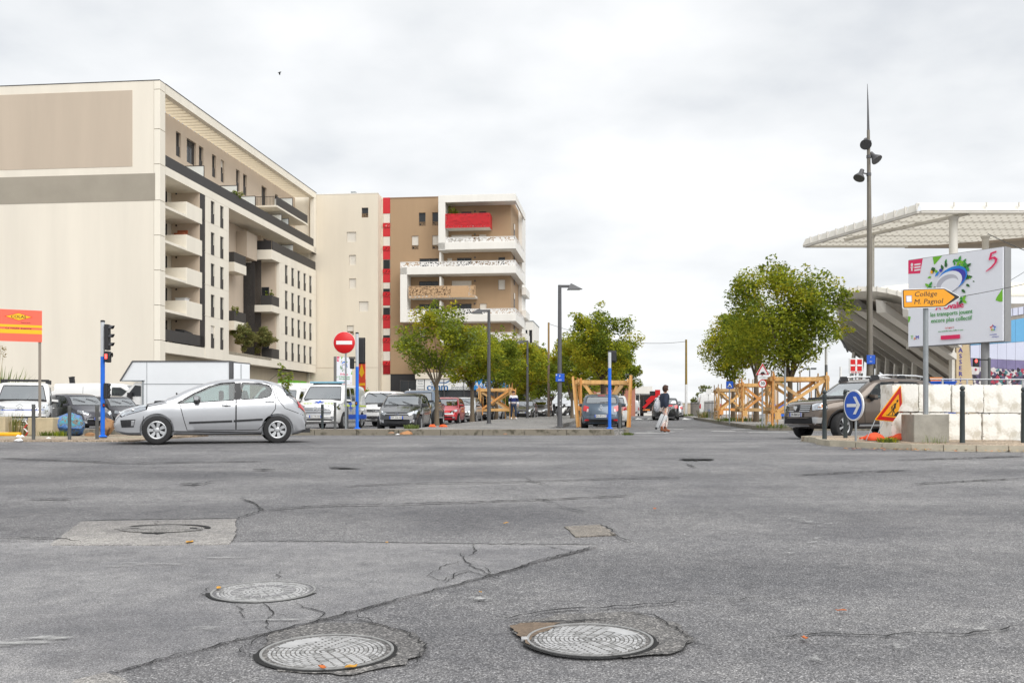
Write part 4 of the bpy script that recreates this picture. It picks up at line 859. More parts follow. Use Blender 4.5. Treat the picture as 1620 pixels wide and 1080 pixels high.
CRW = [mat('crowd_' + n_, c_, .7, var=.2) for n_, c_ in (('violet', s2l(90, 80, 110)), ('red', s2l(170, 60, 80)), ('white', s2l(210, 205, 205)), ('teal', s2l(70, 120, 125)), ('black', s2l(40, 36, 48)))]
for i in range(260):
    x, y = r.uniform(1540, 1660), r.uniform(584, 612); c = hb_(x, y) + V((0, -.075, 0)); s_ = r.uniform(.06, .2)
    pm.poly([c + V((s_ * 1.4 * cos(a), 0, s_ * sin(a))) for a in (0, 1.3, 2.6, 3.9, 5.2)][::-1], r.choice(CRW))
pm.build('printed_crowd', HB)['kind'] = 'stuff'
mb = MB(); mb.add([hb_(1590, 497), hb_(1700, 470), hb_(1700, 478), hb_(1590, 508)], [(0, 3, 2, 1)], SDK); mb.build('taupe_band', HB)
for i in range(7):
    xa, xb = 1593 + i * 8.6, 1593 + (i + 1) * 8.6 - 1; l = lambda x, o: 489 - (x - 1593) * .16 + o
    mb = MB(); mb.prism([hb_(xa, l(xa, 12)), hb_(xb, l(xb, 12)), hb_(xb, l(xb, 0)), hb_(xa, l(xa, 0))], (0, -.1, 0), LIL); mb.build('clerestory_pane', HB)
BP = thing('brasserie_pillar', 'tan tapered pillar lettered downwards in blue beside a white column', 'pillar', (0, 0, 0))
b_ = lambda px, py: at(px, py, 68)
mb = MB(); mb.prism([b_(1513, 668), b_(1546, 668), b_(1531, 530), b_(1513, 530)], (0, 1.2, 0), mat('tan_cladding', s2l(196, 176, 142), .8, var=.1, scale=1)); mb.build('shaft', BP)
mb = MB()
for i, ch in enumerate('BRASSERIE'): mb.text(ch, .42, b_(1519.5, 535.5 + i * 9.3) + V((0, -.02, 0)), mat('letter_blue', s2l(52, 46, 140), .5, var=0), bold=.03)
mb.build('lettering', BP)
mb = MB(); mb.bbox(b_(1507, 0).x, b_(1513, 0).x - .02, 68.1, 68.6, -.4, b_(0, 535).z, SWH, .03); mb.build('white_column', BP); mb = MB(); mb.box(b_(1502.5, 0).x, b_(1506.5, 0).x, 68.2, 68.5, b_(0, 558).z, b_(0, 541).z, mat('lit_tube', (.9, .85, .7), .5, emit=.6)); mb.build('light_panel', BP)
# ================================================================= VEHICLES
GLS = glass_mat('car_glass', (.50, .59, .57), .975); GLW = glass_mat('windscreen_glass', (.60, .70, .68), .60); GLD = glass_mat('car_glass_dark', (.25, .28, .28), .8); LENS = glass_mat('clear_lens', (.85, .87, .9), .72)
TAIL = mat('tail_light', s2l(190, 14, 26), .2, var=.05, coat=1); TAILW = mat('tail_light_clear', (.55, .4, .4), .25, coat=1); AMBER = mat('amber_lens', s2l(240, 140, 40), .25, coat=1)
RIMM = mat('wheel_silver', s2l(186, 188, 190), .35, .6, var=.06); RIMD = mat('wheel_dark', (.05, .05, .055), .5, .3)
REFL = mat('lamp_reflector', (.62, .63, .65), .2, .8, var=.1, scale=25); SEATM = mat('seat_cloth', (.05, .05, .055), .9); LINER = mat('car_inside', (.022, .022, .024), .9, var=0)
PLATE = mat('plate_white', (.72, .72, .7), .5, var=.03); PBLUE = mat('plate_blue', s2l(30, 70, 170), .5, var=0); INK = mat('ink_black', (.012, .012, .012), .6, var=0)
SEAM = mat('panel_gap', (.01, .01, .01), .9, var=0)
def paint(n, c, metal=.0, rough=.32): return mat('paint_' + n, c, rough, metal, var=.04, scale=1.5, coat=1.)
class Car:
    """a vehicle seen as sections along x (front = +x, left = +y)"""
    def __init__(s, L, W, top, belt, bot=.2, plan=None, tum=.27, xf=1.2, xr=-1.35, r=.31, cf=.2, cr=.14, er=.1, arch=.055, belly=1.0):
        s.__dict__.update(locals())
        h = L / 2
        s.plan = plan or [(-h, .80), (-h + .12, .9), (-h + .45, .97), (-h + 1.1, 1), (h - 1.3, 1), (h - .6, .95), (h - .2, .86), (h - .06, .79), (h, .72)]
        n = len(top); T = [V((p[0], p[1])) for p in top]; C = crom(T, 6); s.topc = [(c.x, c.y) for c in C]
        for i in range(1, len(s.topc)):
            if s.topc[i][0] <= s.topc[i - 1][0]: s.topc[i] = (s.topc[i - 1][0] + 1e-4, s.topc[i][1])
        s.beltc = [(c.x, c.y) for c in crom([V((p[0], p[1])) for p in belt], 4)]
    def T(s, x): return interp(s.topc, x)
    def B(s, x): return min(interp(s.beltc, x), s.T(x) - .035)
    def bt(s, x):
        h = s.L / 2; return s.bot + .10 * max(0, (abs(x) - (h - .35)) / .35) ** 2
    def ring(s, x, ins=0.):
        w = s.W / 2 * interp(s.plan, x) - ins; zt = s.T(x) - ins * .8; zb = s.B(x); z0 = s.bt(x); z0 = min(z0, zb - .12)
        h = zt - zb; wr = .955 * w - s.tum * max(0, h - .05); er = min(s.er, .55 * h)
        d = zb - z0
        P = [(0, z0), (.72 * w, z0), (.92 * w, z0 + .03), (.975 * w, z0 + .12 * d), (.985 * w, z0 + .34 * d), (1. * w, z0 + .58 * d), (.995 * w, z0 + .74 * d), (.985 * w, z0 + .9 * d), (.955 * w, zb),
             ((.945 * w + wr) / 2 + .02 * (h > .2), zb + .5 * (h - er)), (wr + .01, zt - er), (wr - .35 * er, zt - .42 * er), (wr - 1.1 * er, zt - .16 * er), (wr * .55, zt - .05 * er), (0, zt)]
        return P
    def xs(s, x, y):
        h = s.L / 2; w = s.W / 2; k = (y / w) ** 2; f = max(0, (x - .25 * h) / (.75 * h)); g = max(0, (-x - .35 * h) / (.65 * h))
        return x - s.cf * k * min(1, f * 1.2) + s.cr * k * min(1, g)
    def loft(s, m, xa=None, xb=None, n=46):
        h = s.L / 2; ins = 0.
        X = sorted({-h, -h + .02, -h + .06, h - .02, h - .06, h} | {-h + .12 + (2 * h - .24) * i / n for i in range(n + 1)} | {p[0] for p in s.top if abs(p[0]) < h - .12})
        X = [x for i, x in enumerate(X) if i == 0 or x - X[i - 1] > .008]
        mb = MB(); K = None; rings = []
        for x in X:
            R_ = s.ring(x); full = R_ + [(-y, z) for y, z in R_[-2:0:-1]]; K = len(full)
            rings += [(s.xs(x, y), y, z) for y, z in full]
        k = len(X)
        fs = [(i * K + j, (i + 1) * K + j, (i + 1) * K + (j + 1) % K, i * K + (j + 1) % K) for i in range(k - 1) for j in range(K)]
        mb.add(rings, fs, m)
        for i, rev in ((0, False), (k - 1, True)):
            base = i * K; hh = len(s.ring(0)) - 1      # end faces as strips between left and right
            for a in range(hh):
                q = [base + a, base + a + 1, base + (K - a - 1) % K, base + (K - a) % K]
                q = [v for n_, v in enumerate(q) if v not in q[:n_]]
                if len(q) >= 3: mb.f.append(tuple(q[::-1] if rev else q)); mb.m.append(0)
        return mb
    def cabin(s, xa, xb, zf):
        """inner hollow between xa and xb, floor zf"""
        mb = MB(); n = 14; K = None; X = [xa + (xb - xa) * i / n for i in range(n + 1)]
        for x in X:
            R_ = s.ring(x); w = R_[8][0]; zt = s.T(x) - .045; zb = s.B(x); h = zt - zb
            wr = R_[10][0] - .04
            P = [(0, zf), (w - .09, zf), (w - .07, zb), (max(.2, wr), max(zb + .01, zt - .06)), (max(.15, wr - .12), max(zb + .02, zt - .012)), (0, max(zb + .025, zt))]
            full = P + [(-y, z) for y, z in P[-2:0:-1]]; K = len(full)
            mb.v += [(s.xs(x, y), y, z) for y, z in full]
        mb.mats = [LINER]
        F = [(i * K + j, (i + 1) * K + j, (i + 1) * K + (j + 1) % K, i * K + (j + 1) % K) for i in range(n) for j in range(K)] + [tuple(range(K)), tuple(range(n * K, n * K + K))[::-1]]
        mb.f += F; mb.m += [0] * len(F); return mb
def tmp(mb, inner_slot):
    me = bpy.data.meshes.new('tmp'); me.from_pydata(mb.v, [], mb.f)
    bm = bmesh.new(); bm.from_mesh(me); bmesh.ops.remove_doubles(bm, verts=bm.verts, dist=1e-5); bmesh.ops.recalc_face_normals(bm, faces=bm.faces)
    if bm.calc_volume(signed=True) < 0: bmesh.ops.reverse_faces(bm, faces=bm.faces)
    bm.to_mesh(me); bm.free()
    for p in me.polygons: p.material_index = inner_slot
    o = bpy.data.objects.new('tmp', me); COL.objects.link(o); return o
def cut(o, cutters):
    for c in cutters:
        md = o.modifiers.new('b', 'BOOLEAN'); md.operation = 'DIFFERENCE'; md.object = c; md.solver = 'EXACT'
    ev = lambda: bpy.data.meshes.new_from_object(o.evaluated_get(bpy.context.evaluated_depsgraph_get()))
    me = ev()
    if min(v.co.z for v in me.vertices) < 0:            # the cut failed on a self-crossing shell: try the tolerant way
        for md in o.modifiers: md.use_self = True
        me = ev(); print('retry', min(v.co.z for v in me.vertices))
    o.modifiers.clear(); o.data = me
    for c in cutters: bpy.data.objects.remove(c)
def rnd_poly(P, k=3): return [(q.x, q.y) for q in crom([V(p) for p in P], k, True)] if k else P
def soft(P, r=.04):
    """polygon with its corners rounded"""
    o = []; n = len(P)
    for i in range(n):
        a, b, c = V(P[i - 1]), V(P[i]), V(P[(i + 1) % n]); u = (a - b); v = (c - b); d = min(r, u.length * .45, v.length * .45)
        p, q = b + u.normalized() * d, b + v.normalized() * d
        o += [tuple(p), tuple((p + q) * .25 + b * .5), tuple(q)]
    return o
def shoot(bvh, P3, d):
    h = bvh.ray_cast(P3, d)
    if h[0] is None:
        n = bvh.find_nearest(P3 + d * 1.0); return n[0], n[1]
    return h[0], h[1]
def skin_poly(bvh, P, axis, m, off=.004, st=.09, mb=None, thick=0):
    """flat polygon laid on the body: axis '+y','-y' (u=x,v=z), '+x','-x' (u=y,v=z): seen from that side"""
    pts, fs = fill(P, st, .06); mb = mb or MB(); sg = 1 if axis[0] == '+' else -1
    vs = []
    for p in pts:
        o, d = (V((p.x, 3 * sg, p.y)), V((0, -sg, 0))) if axis[1] == 'y' else (V((4 * sg, p.x, p.y)), V((-sg, 0, 0)))
        q, n = shoot(bvh, o, d); vs.append(q - d * off)
    flip = (axis in ('-y', '+x'))
    mb.add(vs, [f if flip else f[::-1] for f in fs], m); return mb
def strip(bvh, P, axis, w, m, off=.006, mb=None, st=.06):
    mb = mb or MB(); sg = 1 if axis[0] == '+' else -1; Q = []
    for a, b in zip(P, P[1:]):
        a, b = V(a), V(b); k = max(1, int((b - a).length / st)); Q += [a.lerp(b, j / k) for j in range(k)]
    Q.append(V(P[-1])); L = []
    for i, p in enumerate(Q):
        d = (Q[min(i + 1, len(Q) - 1)] - Q[max(0, i - 1)]).normalized(); nr = V((-d.y, d.x)) * w / 2
        for s_ in (1, -1):
            t = p + nr * s_; o, dr = (V((t.x, 3 * sg, t.y)), V((0, -sg, 0))) if axis[1] == 'y' else (V((4 * sg, t.x, t.y)), V((-sg, 0, 0)))
            q, n = shoot(bvh, o, dr); L.append(q - dr * off)
    mb.add(L, [(2 * i, 2 * i + 1, 2 * i + 3, 2 * i + 2) for i in range(len(Q) - 1)], m); return mb
def patch(bvh, c4, m, off=.006, n=6, mb=None):
    """four rough corners, surface snapped to the body and lifted off it"""
    mb = mb or MB(); a, b, c, d = [V(q) for q in c4]; vs = []
    for i in range(n + 1):
        for j in range(n + 1):
            p = a.lerp(b, j / n).lerp(d.lerp(c, j / n), i / n); q = bvh.find_nearest(p); vs.append(q[0] + q[1] * off)
    mb.add(vs, [(i * (n + 1) + j, i * (n + 1) + j + 1, (i + 1) * (n + 1) + j + 1, (i + 1) * (n + 1) + j) for i in range(n) for j in range(n)], m); return mb
WHL = {}
def wheel(par, x, y, r, style, side, steer=0., w=.2):
    k = (r, style, w)
    if k not in WHL:
        t = MB(); ri = r * (.66 if style != 'alloy5' else .68)
        prof = [(ri, -.5 * w), (r * .9, -.5 * w), (r * .97, -.44 * w), (r, -.3 * w), (r, .3 * w), (r * .97, .44 * w), (r * .9, .5 * w), (ri, .5 * w), (ri * .98, 0), (ri, -.5 * w)]
        t.lathe(prof, RUB, 40, ax=(0, 1, 0), cap=False); ri *= 1.0
        q = MB(); fc = .42 * w
        if style == 'cap':
            q.lathe([(0, fc + .008), (ri * .22, fc + .01), (ri * .3, fc - .0), (ri * .33, fc - .03)], RIMM, 28, ax=(0, 1, 0), cap=False); q.lathe([(ri * .80, fc - .02), (ri * .81, fc + .006), (ri * .9, fc + .016), (ri * .99, fc + .008), (ri, fc - .02)], RIMM, 40, ax=(0, 1, 0), cap=False)
            q.lathe([(0, fc - .03), (ri * .98, fc - .03)], RIMD, 28, ax=(0, 1, 0))
            for i in range(7):
                a = 2 * pi * i / 7; c, s_ = cos(a), sin(a); e = lambda rad, off, yy: (rad * c - off * s_, yy, rad * s_ + off * c)
                q.add([e(ri * .28, -.026, fc + .002), e(ri * .28, .026, fc + .002), e(ri * .84, .040, fc + .01), e(ri * .84, -.040, fc + .01), e(ri * .28, -.028, fc - .03), e(ri * .28, .028, fc - .03), e(ri * .84, .044, fc - .03), e(ri * .84, -.044, fc - .03)], [(0, 1, 2, 3), (0, 4, 5, 1), (1, 5, 6, 2), (2, 6, 7, 3), (3, 7, 4, 0)], RIMM)
            for i in range(5): a = 2 * pi * i / 5; q.lathe([(.012, 0), (.012, .012), (0, .014)], RIMD, 8, (ri * .3 * cos(a), fc, ri * .3 * sin(a)), (0, 1, 0))
        else:
            m = RIMM; q.lathe([(0, fc), (ri * .2, fc), (ri * .24, fc - .03)], m, 24, ax=(0, 1, 0), cap=False); q.lathe([(ri * .86, fc - .02), (ri * .93, fc + .006), (ri, fc), (ri, fc - .03)], m, 36, ax=(0, 1, 0), cap=False); q.lathe([(0, fc - .07), (ri * .98, fc - .07)], RIMD, 24, ax=(0, 1, 0))
            ns = 5 if style == 'alloy5' else 8
            for i in range(ns):
                a = 2 * pi * (i + .5) / ns; c, s_ = cos(a), sin(a); e = lambda rad, off, yy: (rad * c - off * s_, yy, rad * s_ + off * c); k1, k2 = (.03, .05) if ns == 5 else (.022, .03)
                q.add([e(ri * .18, -k1, fc), e(ri * .18, k1, fc), e(ri * .9, k2, fc - .012), e(ri * .9, -k2, fc - .012), e(ri * .18, -k1, fc - .05), e(ri * .18, k1, fc - .05), e(ri * .9, k2, fc - .05), e(ri * .9, -k2, fc - .05)], [(0, 1, 2, 3), (0, 4, 5, 1), (1, 5, 6, 2), (2, 6, 7, 3), (3, 7, 4, 0)], m if style != 'dual' else (m if i % 2 else RIMD))
        WHL[k] = (t.build('tyre', None, 50), q.build('rim', None, 35)); fresh = True
        h = link('wheel', None, par); WHL[k][0].parent = h; WHL[k][1].parent = h
    else:
        h = link('wheel', None, par)
        for o in WHL[k]: c = o.copy(); COL.objects.link(c); c.parent = h
    h.location = (x, y, r - .006); h.rotation_euler = (0, 0, (0 if side > 0 else pi) + steer); h.name = 'wheel'
    return h
def plate(par, txt, x, z, y=0, face=1, tilt=0):
    mb = MB(); mb.box(-.26, .26, -.012, 0, -.055, .055, PLATE); mb.box(-.259, -.215, -.0145, -.012, -.054, .054, PBLUE); mb.box(.215, .259, -.0145, -.012, -.054, .054, PBLUE)
    mb.text(txt, .098, (0, -.0146, 0), INK, wide=.86, bold=.012)
    o = mb.build('number_plate', par); o.location = (x, y, z); o.rotation_euler = (0, 0, pi / 2 if face > 0 else -pi / 2); return o
def seats(par, xs_, z, w, zt, wheel_x=None):
    mb = MB()
    for x in xs_:
        for y in ((-w * .42, w * .42) if x != xs_[-1] or len(xs_) == 1 else (-w * .5, 0, w * .5)):
            ww = .23; mb.bbox(x, x + .5, y - ww, y + ww, z, z + .14, SEATM, .04)
            mb.prism([(x + .02, y - ww, z + .1), (x - .2, y - ww, zt - .2), (x - .32, y - ww, zt - .2), (x - .12, y - ww, z + .05)], (0, 2 * ww, 0), SEATM)
            mb.bbox(x - .33, x - .22, y - .13, y + .13, zt - .18, zt + .02, SEATM, .03)
    if wheel_x:
        p = [(wheel_x + .09 * cos(a) * .6, w * .42 + .18 * sin(a), zt - .22 + .18 * cos(a)) for a in [2 * pi * i / 14 for i in range(15)]]; mb.tube(p, .018, LINER, 6, False)
        mb.prism([(wheel_x + .1, -w * .95, zt - .55), (wheel_x + .6, -w * .9, zt - .5), (wheel_x + .5, -w * .9, zt - .22), (wheel_x + .15, -w * .95, zt - .2)], (0, w * 1.9, 0), LINER)
    return mb.build('interior', par)
def make(name, label, spec, pm, loc, yaw, side=(), ws=None, rw=None, cab=None, wst='cap', wr=.31, plate_t=None, group=None, head=None, tail=None, extra=None, cat='car', glass=None, doors=(), handles=(), mirror=None, seat=None, trim=None, both=True, wy=None, steer=0., front=None, lower=None, ww=.2):
    c = spec; t = thing(name, label, cat, loc, yaw, group); g = glass or GLS
    lo = c.loft(pm); o = tmp(lo, 0); bm_me = o.data; bvh = BVHTree.FromPolygons([v.co.copy() for v in bm_me.vertices], [tuple(p.vertices) for p in bm_me.polygons])
    cs = []; W = c.W
    for x in (c.xf, c.xr):
        for s_ in (1, -1):
            k = MB(); k.lathe([(wr + c.arch, -.32), (wr + c.arch, .4)], LINER, 36, (x, s_ * (W / 2 - .02), wr), (0, s_, 0)); cs.append(k)
    big = []
    for k in cs: big.append(tmp(k, 1))
    if cab:
        big.append(tmp(c.cabin(*cab[:3]), 1)); mid = cab[3] if len(cab) > 3 else (cab[0] + cab[1]) / 2
        for P in side:
            k = MB(); k.prism([(x, -1.6, z) for x, z in P], (0, 3.2, 0), LINER); big.append(tmp(k, 1))
        if ws: k = MB(); k.prism([(mid, y, z) for y, z in ws], (4, 0, 0), LINER); big.append(tmp(k, 1))
        if rw: k = MB(); k.prism([(mid, y, z) for y, z in rw], (-4, 0, 0), LINER); big.append(tmp(k, 1))
    cut(o, big); me = o.data; bpy.data.objects.remove(o)
    me.materials.clear(); me.materials.append(pm); me.materials.append(LINER)
    me.polygons.foreach_set('use_smooth', [True] * len(me.polygons)); me.set_sharp_from_angle(angle=R(38))
    b = link('body', me, t)
    for P in side:
        for ax in ('+y', '-y'):
            q = skin_poly(bvh, P, ax, g, -.012 if cab else .004).build('side_window', t, 180)
            n = P + [P[0]]; strip(bvh, n, ax, .02, BLACK, .001).build('window_seal', q)
    for P, ax, nm in ((ws, '+x', 'windscreen'), (rw, '-x', 'rear_window')):
        if P: q = skin_poly(bvh, P, ax, GLW if g is GLS else g, -.008 if cab else .004).build(nm, t, 180); strip(bvh, P + [P[0]], ax, .025, BLACK, .002).build('window_seal', q)
    for d in doors:
        for ax in ('+y', '-y'): strip(bvh, d, ax, .014, SEAM, .0025).build('door_seam', t)
    for hx, hz in handles:
        for s_ in (1, -1):
            p, n = shoot(bvh, V((hx, 3 * s_, hz)), V((0, -s_, 0))); mb = MB(); mb.bbox(hx - .1, hx + .1, p.y - .025, p.y + .025, hz - .018, hz + .018, pm, .012); mb.ball((hx, p.y, hz - .005), .05, SEAM, 5, (1.3, .12, .7)); mb.build('door_handle', t, 40)
    for x in (c.xf, c.xr):
        for s_ in (1, -1): wheel(t, x, s_ * ((wy or W / 2 - .115)), wr, wst, s_, steer if x == c.xf else 0, ww)
    if head:
        for s_ in (1, -1):
            P = [(p[0], p[1] * s_, p[2]) for p in head]; cc0 = sum((V(p) for p in P), V()) / 4; h = patch(bvh, P, REFL, .005, 7).build('headlight', t, 180); patch(bvh, [V(p) + (V(p) - cc0) * .14 for p in P], SEAM, .002, 7).build('lamp_surround', h, 180); patch(bvh, P, LENS, .013, 7).build('lens', h, 180)
            cc = sum((V(p) for p in P), V()) / 4; q = bvh.find_nearest(cc); mb = MB(); mb.ball(q[0] + q[1] * .0, .045, CHROME, 6); mb.build('bulb', h, 180)
    if tail:
        for s_ in (1, -1):
            P = [(p[0], p[1] * s_, p[2]) for p in tail]; h = patch(bvh, P, TAIL, .014, 6).build('tail_light', t, 180)
    if mirror:
        mx_, my, mz, msz = mirror
        for s_ in (1, -1):
            mb = MB(); mb.prism([(mx_ + .07, s_ * (my + .0), mz + .02), (mx_ + .05, s_ * (my + .19), mz + .0), (mx_ - .04, s_ * (my + .2), mz + .0), (mx_ - .07, s_ * (my + .0), mz + .02)], (0, 0, .075), pm); mb.prism([(mx_ + .06, s_ * (my + .0), mz - .055), (mx_ + .04, s_ * (my + .185), mz - .05), (mx_ - .05, s_ * (my + .195), mz - .05), (mx_ - .075, s_ * (my + .0), mz - .055)], (0, 0, .07), BLACK); mb.beam((mx_ + .02, s_ * (my - .06), mz - .1), (mx_, s_ * (my + .05), mz - .03), .05, .04, BLACK); mb.build('mirror', t, 60)
    if seat: seats(t, *seat)
    if plate_t:
        for k, txt in plate_t: plate(t, txt, *k)
    for nm, P, ax, m, of in (lower or []): skin_poly(bvh, P, ax, m, of).build(nm, t, 180)
    if extra: extra(t, bvh, c)
    return t, bvh
def badge(t, x, z, r, m, kind, face=1):
    mb = MB(); A_ = MX.Translation((x, 0, z)) @ MX.Rotation(pi / 2 if face > 0 else -pi / 2, 4, 'Z'); mb.X = A_
    if kind == 'ring_v':
        mb.disc((0, -.014, 0), r, m, r0=r * .84); 
        for s_ in (1, -1): mb.beam((s_ * r * .42, -.014, r * .75), (0, -.014, 0), r * .16, .006, m, (0, 1, 0)); mb.beam((s_ * r * .8, -.014, r * .2), (s_ * r * .36, -.014, -r * .78), r * .16, .006, m, (0, 1, 0)); mb.beam((0, -.014, r * .0), (s_ * r * .36, -.014, -r * .78), r * .16, .006, m, (0, 1, 0))
    elif kind == 'chevron':
        for k in (0, 1):
            for s_ in (1, -1): mb.beam((0, -.014, r * (.6 - .75 * k)), (s_ * r, -.014, r * (-.05 - .75 * k)), r * .3, .01, m, (0, 1, 0))
    elif kind == 'diamond':
        for s_ in (1, -1):
            for u in (1, -1): mb.beam((0, -.014, u * r), (s_ * r * .72, -.014, 0), r * .25, .012, m, (0, 1, 0))
    elif kind == 'ring_bolt':
        mb.disc((0, -.014, 0), r, m, r0=r * .8); mb.beam((-r * .9, -.014, r * .1), (r * .1, -.014, r * .1), r * .16, .008, m, (0, 1, 0)); mb.beam((r * .9, -.014, -r * .1), (-r * .1, -.014, -r * .1), r * .16, .008, m, (0, 1, 0))
    elif kind == 'shield':
        mb.prism([(-r, -.01, r * .7), (r, -.01, r * .7), (r, -.01, .1 * r), (0, -.01, -r), (-r, -.01, .1 * r)], (0, -.01, 0), m)
    mb.build('badge', t)
# ---------------------------------------------------------------- silver hatchback crossing in front
S = lambda L: [(2.138 - x, z) for x, z in L][::-1]
hx = Car(4.276, 1.815, S([(0, .50), (.02, .58), (.16, .735), (.5, .85), (1.03, .975), (1.14, 1.02), (1.6, 1.24), (2.08, 1.41), (2.64, 1.485), (3.1, 1.475), (3.55, 1.40), (3.78, 1.26), (4.0, 1.04), (4.2, .84), (4.265, .62), (4.276, .5)]),
         S([(0, .5), (.25, .70), (.9, .84), (1.34, .885), (2.2, .94), (3.43, 1.01), (4.0, .98), (4.276, .5)]), .19, xf=2.138 - .94, xr=2.138 - 3.55, r=.315, tum=.30, arch=.05, cf=.10)
pS = paint('silver', (.48, .49, .51), .6, .28)
sw1 = soft(S([(1.36, .905), (1.7, 1.12), (2.08, 1.305), (2.3, 1.365), (2.62, 1.39), (2.60, .985), (2.0, .945)]), .03)
sw2 = soft(S([(2.76, 1.39), (3.16, 1.375), (3.38, 1.32), (3.44, 1.19), (3.38, 1.07), (3.2, 1.03), (2.74, .995)]), .05)
sw3 = soft(S([(3.66, 1.30), (3.72, 1.28), (3.98, 1.07), (3.90, 1.05), (3.76, 1.1)]), .03)
def ex_silver(t, bvh, c):
    for ax in ('+y', '-y'):
        strip(bvh, S([(1.62, .47), (2.55, .505)]), ax, .045, BLACK, .016).build('rubbing_strip', t, 40); strip(bvh, S([(2.58, .507), (3.22, .545)]), ax, .045, BLACK, .016).build('rubbing_strip', t, 40)
        strip(bvh, S([(.92, .24 + .05), (3.2, .24)]), ax, .02, SEAM, .004).build('sill_line', t)
        skin_poly(bvh, S([(2.62, 1.37), (2.745, 1.385), (2.735, 1.0), (2.61, .99)]), ax, BLACK, .003).build('door_pillar', t, 180)
        strip(bvh, S([(3.24, 1.42), (3.5, 1.30), (3.56, 1.0), (3.72, .8), (4.2, .62)]), ax, .012, SEAM, .0025).build('wing_seam', t)
        strip(bvh, S([(.16, .72), (.62, .86), (1.1, .95)]), ax, .012, SEAM, .0025).build('bonnet_seam', t); strip(bvh, S([(.62, .30), (.66, .62)]), ax, .012, SEAM, .0025).build('bumper_seam', t)
    for s_ in (1, -1):
        patch(bvh, [(1.95, .70 * s_, .53), (1.66, .88 * s_, .55), (1.70, .88 * s_, .37), (1.93, .72 * s_, .37)], BLACK, .008).build('fog_vent', t, 180); patch(bvh, [(1.74, .86 * s_, .52), (1.67, .88 * s_, .53), (1.70, .88 * s_, .40), (1.75, .86 * s_, .40)], REFL, .016).build('fog_lamp', t, 180)
    skin_poly(bvh, [(-.55, .66), (.55, .66), (.5, .33), (-.5, .33)], '+x', BLACK, .006).build('grille', t, 180)
    mb = MB(); mb.tube([(2.138 - 3.42, 0, 1.47), (2.138 - 3.72, 0, 1.72)], [.006, .003], BLACK, 5); mb.build('aerial', t)
    mb = MB(); mb.box(2.138 - 4.3, 2.138 - 4.1, -.7, .7, .24, .34, BLACK); mb.build('rear_apron', t)
d_ = V((-.958, -.284))
silver, bv = make('parked_car' if False else 'car', 'silver five door hatchback driving across the junction in the foreground', hx, pS, (-6.98, 23.27, -.012), R(196.5), [sw1, sw2, sw3],
    [(-.62, 1.02), (.62, 1.02), (.56, 1.36), (-.56, 1.36)], soft([(-.58, 1.08), (.58, 1.08), (.5, 1.36), (-.5, 1.36)], .05), (-1.35, .95, .5, -.2), 'cap', .315, [((2.13, .42, 0, 1), 'AW-308-CD')], None,
    [(1.98, .52, .73), (1.42, .82, .88), (1.45, .90, .79), (1.94, .75, .62)], [(-1.85, .74, 1.0), (-2.07, .58, .90), (-2.12, .62, .70), (-1.92, .86, .84)], ex_silver, 'car', None,
    [S([(1.42, .90), (1.52, .50), (1.58, .30), (2.62, .30), (2.63, 1.0)]), S([(2.64, 1.38), (2.64, .30), (3.12, .31), (3.3, .5), (3.5, .78), (3.52, 1.0), (3.42, 1.32)])], [(2.138 - 2.42, .865), (2.138 - 3.38, .95)], (2.138 - 1.78, .84, .98, .13), ([.1, -.85], .5, .78, 1.18, .75), None)
# ---------------------------------------------------------------- brown SUV
SU = lambda L: [(2.16 - x, z) for x, z in L][::-1]
sx = Car(4.32, 1.82, SU([(0, .55), (.03, .78), (.12, .95), (.5, 1.03), (1.12, 1.09), (1.28, 1.15), (1.75, 1.46), (2.0, 1.57), (2.5, 1.625), (3.2, 1.62), (3.8, 1.56), (4.05, 1.35), (4.2, 1.05), (4.3, .8), (4.32, .55)]),
         SU([(0, .55), (.2, .86), (1.0, .98), (1.5, 1.02), (2.5, 1.05), (3.6, 1.1), (4.1, 1.05), (4.32, .55)]), .27, xf=2.16 - .82, xr=2.16 - 3.5, r=.35, tum=.25, arch=.07, cf=.16)
pB = paint('brown', s2l(98, 86, 76), .5, .32)
dw1 = soft(SU([(1.52, 1.06), (1.95, 1.42), (2.12, 1.50), (2.55, 1.52), (2.54, 1.09)]), .03); dw2 = soft(SU([(2.68, 1.52), (3.3, 1.51), (3.5, 1.14), (2.67, 1.10)]), .04); dw3 = soft(SU([(3.45, 1.49), (3.75, 1.42), (3.9, 1.18), (3.62, 1.15)]), .04)
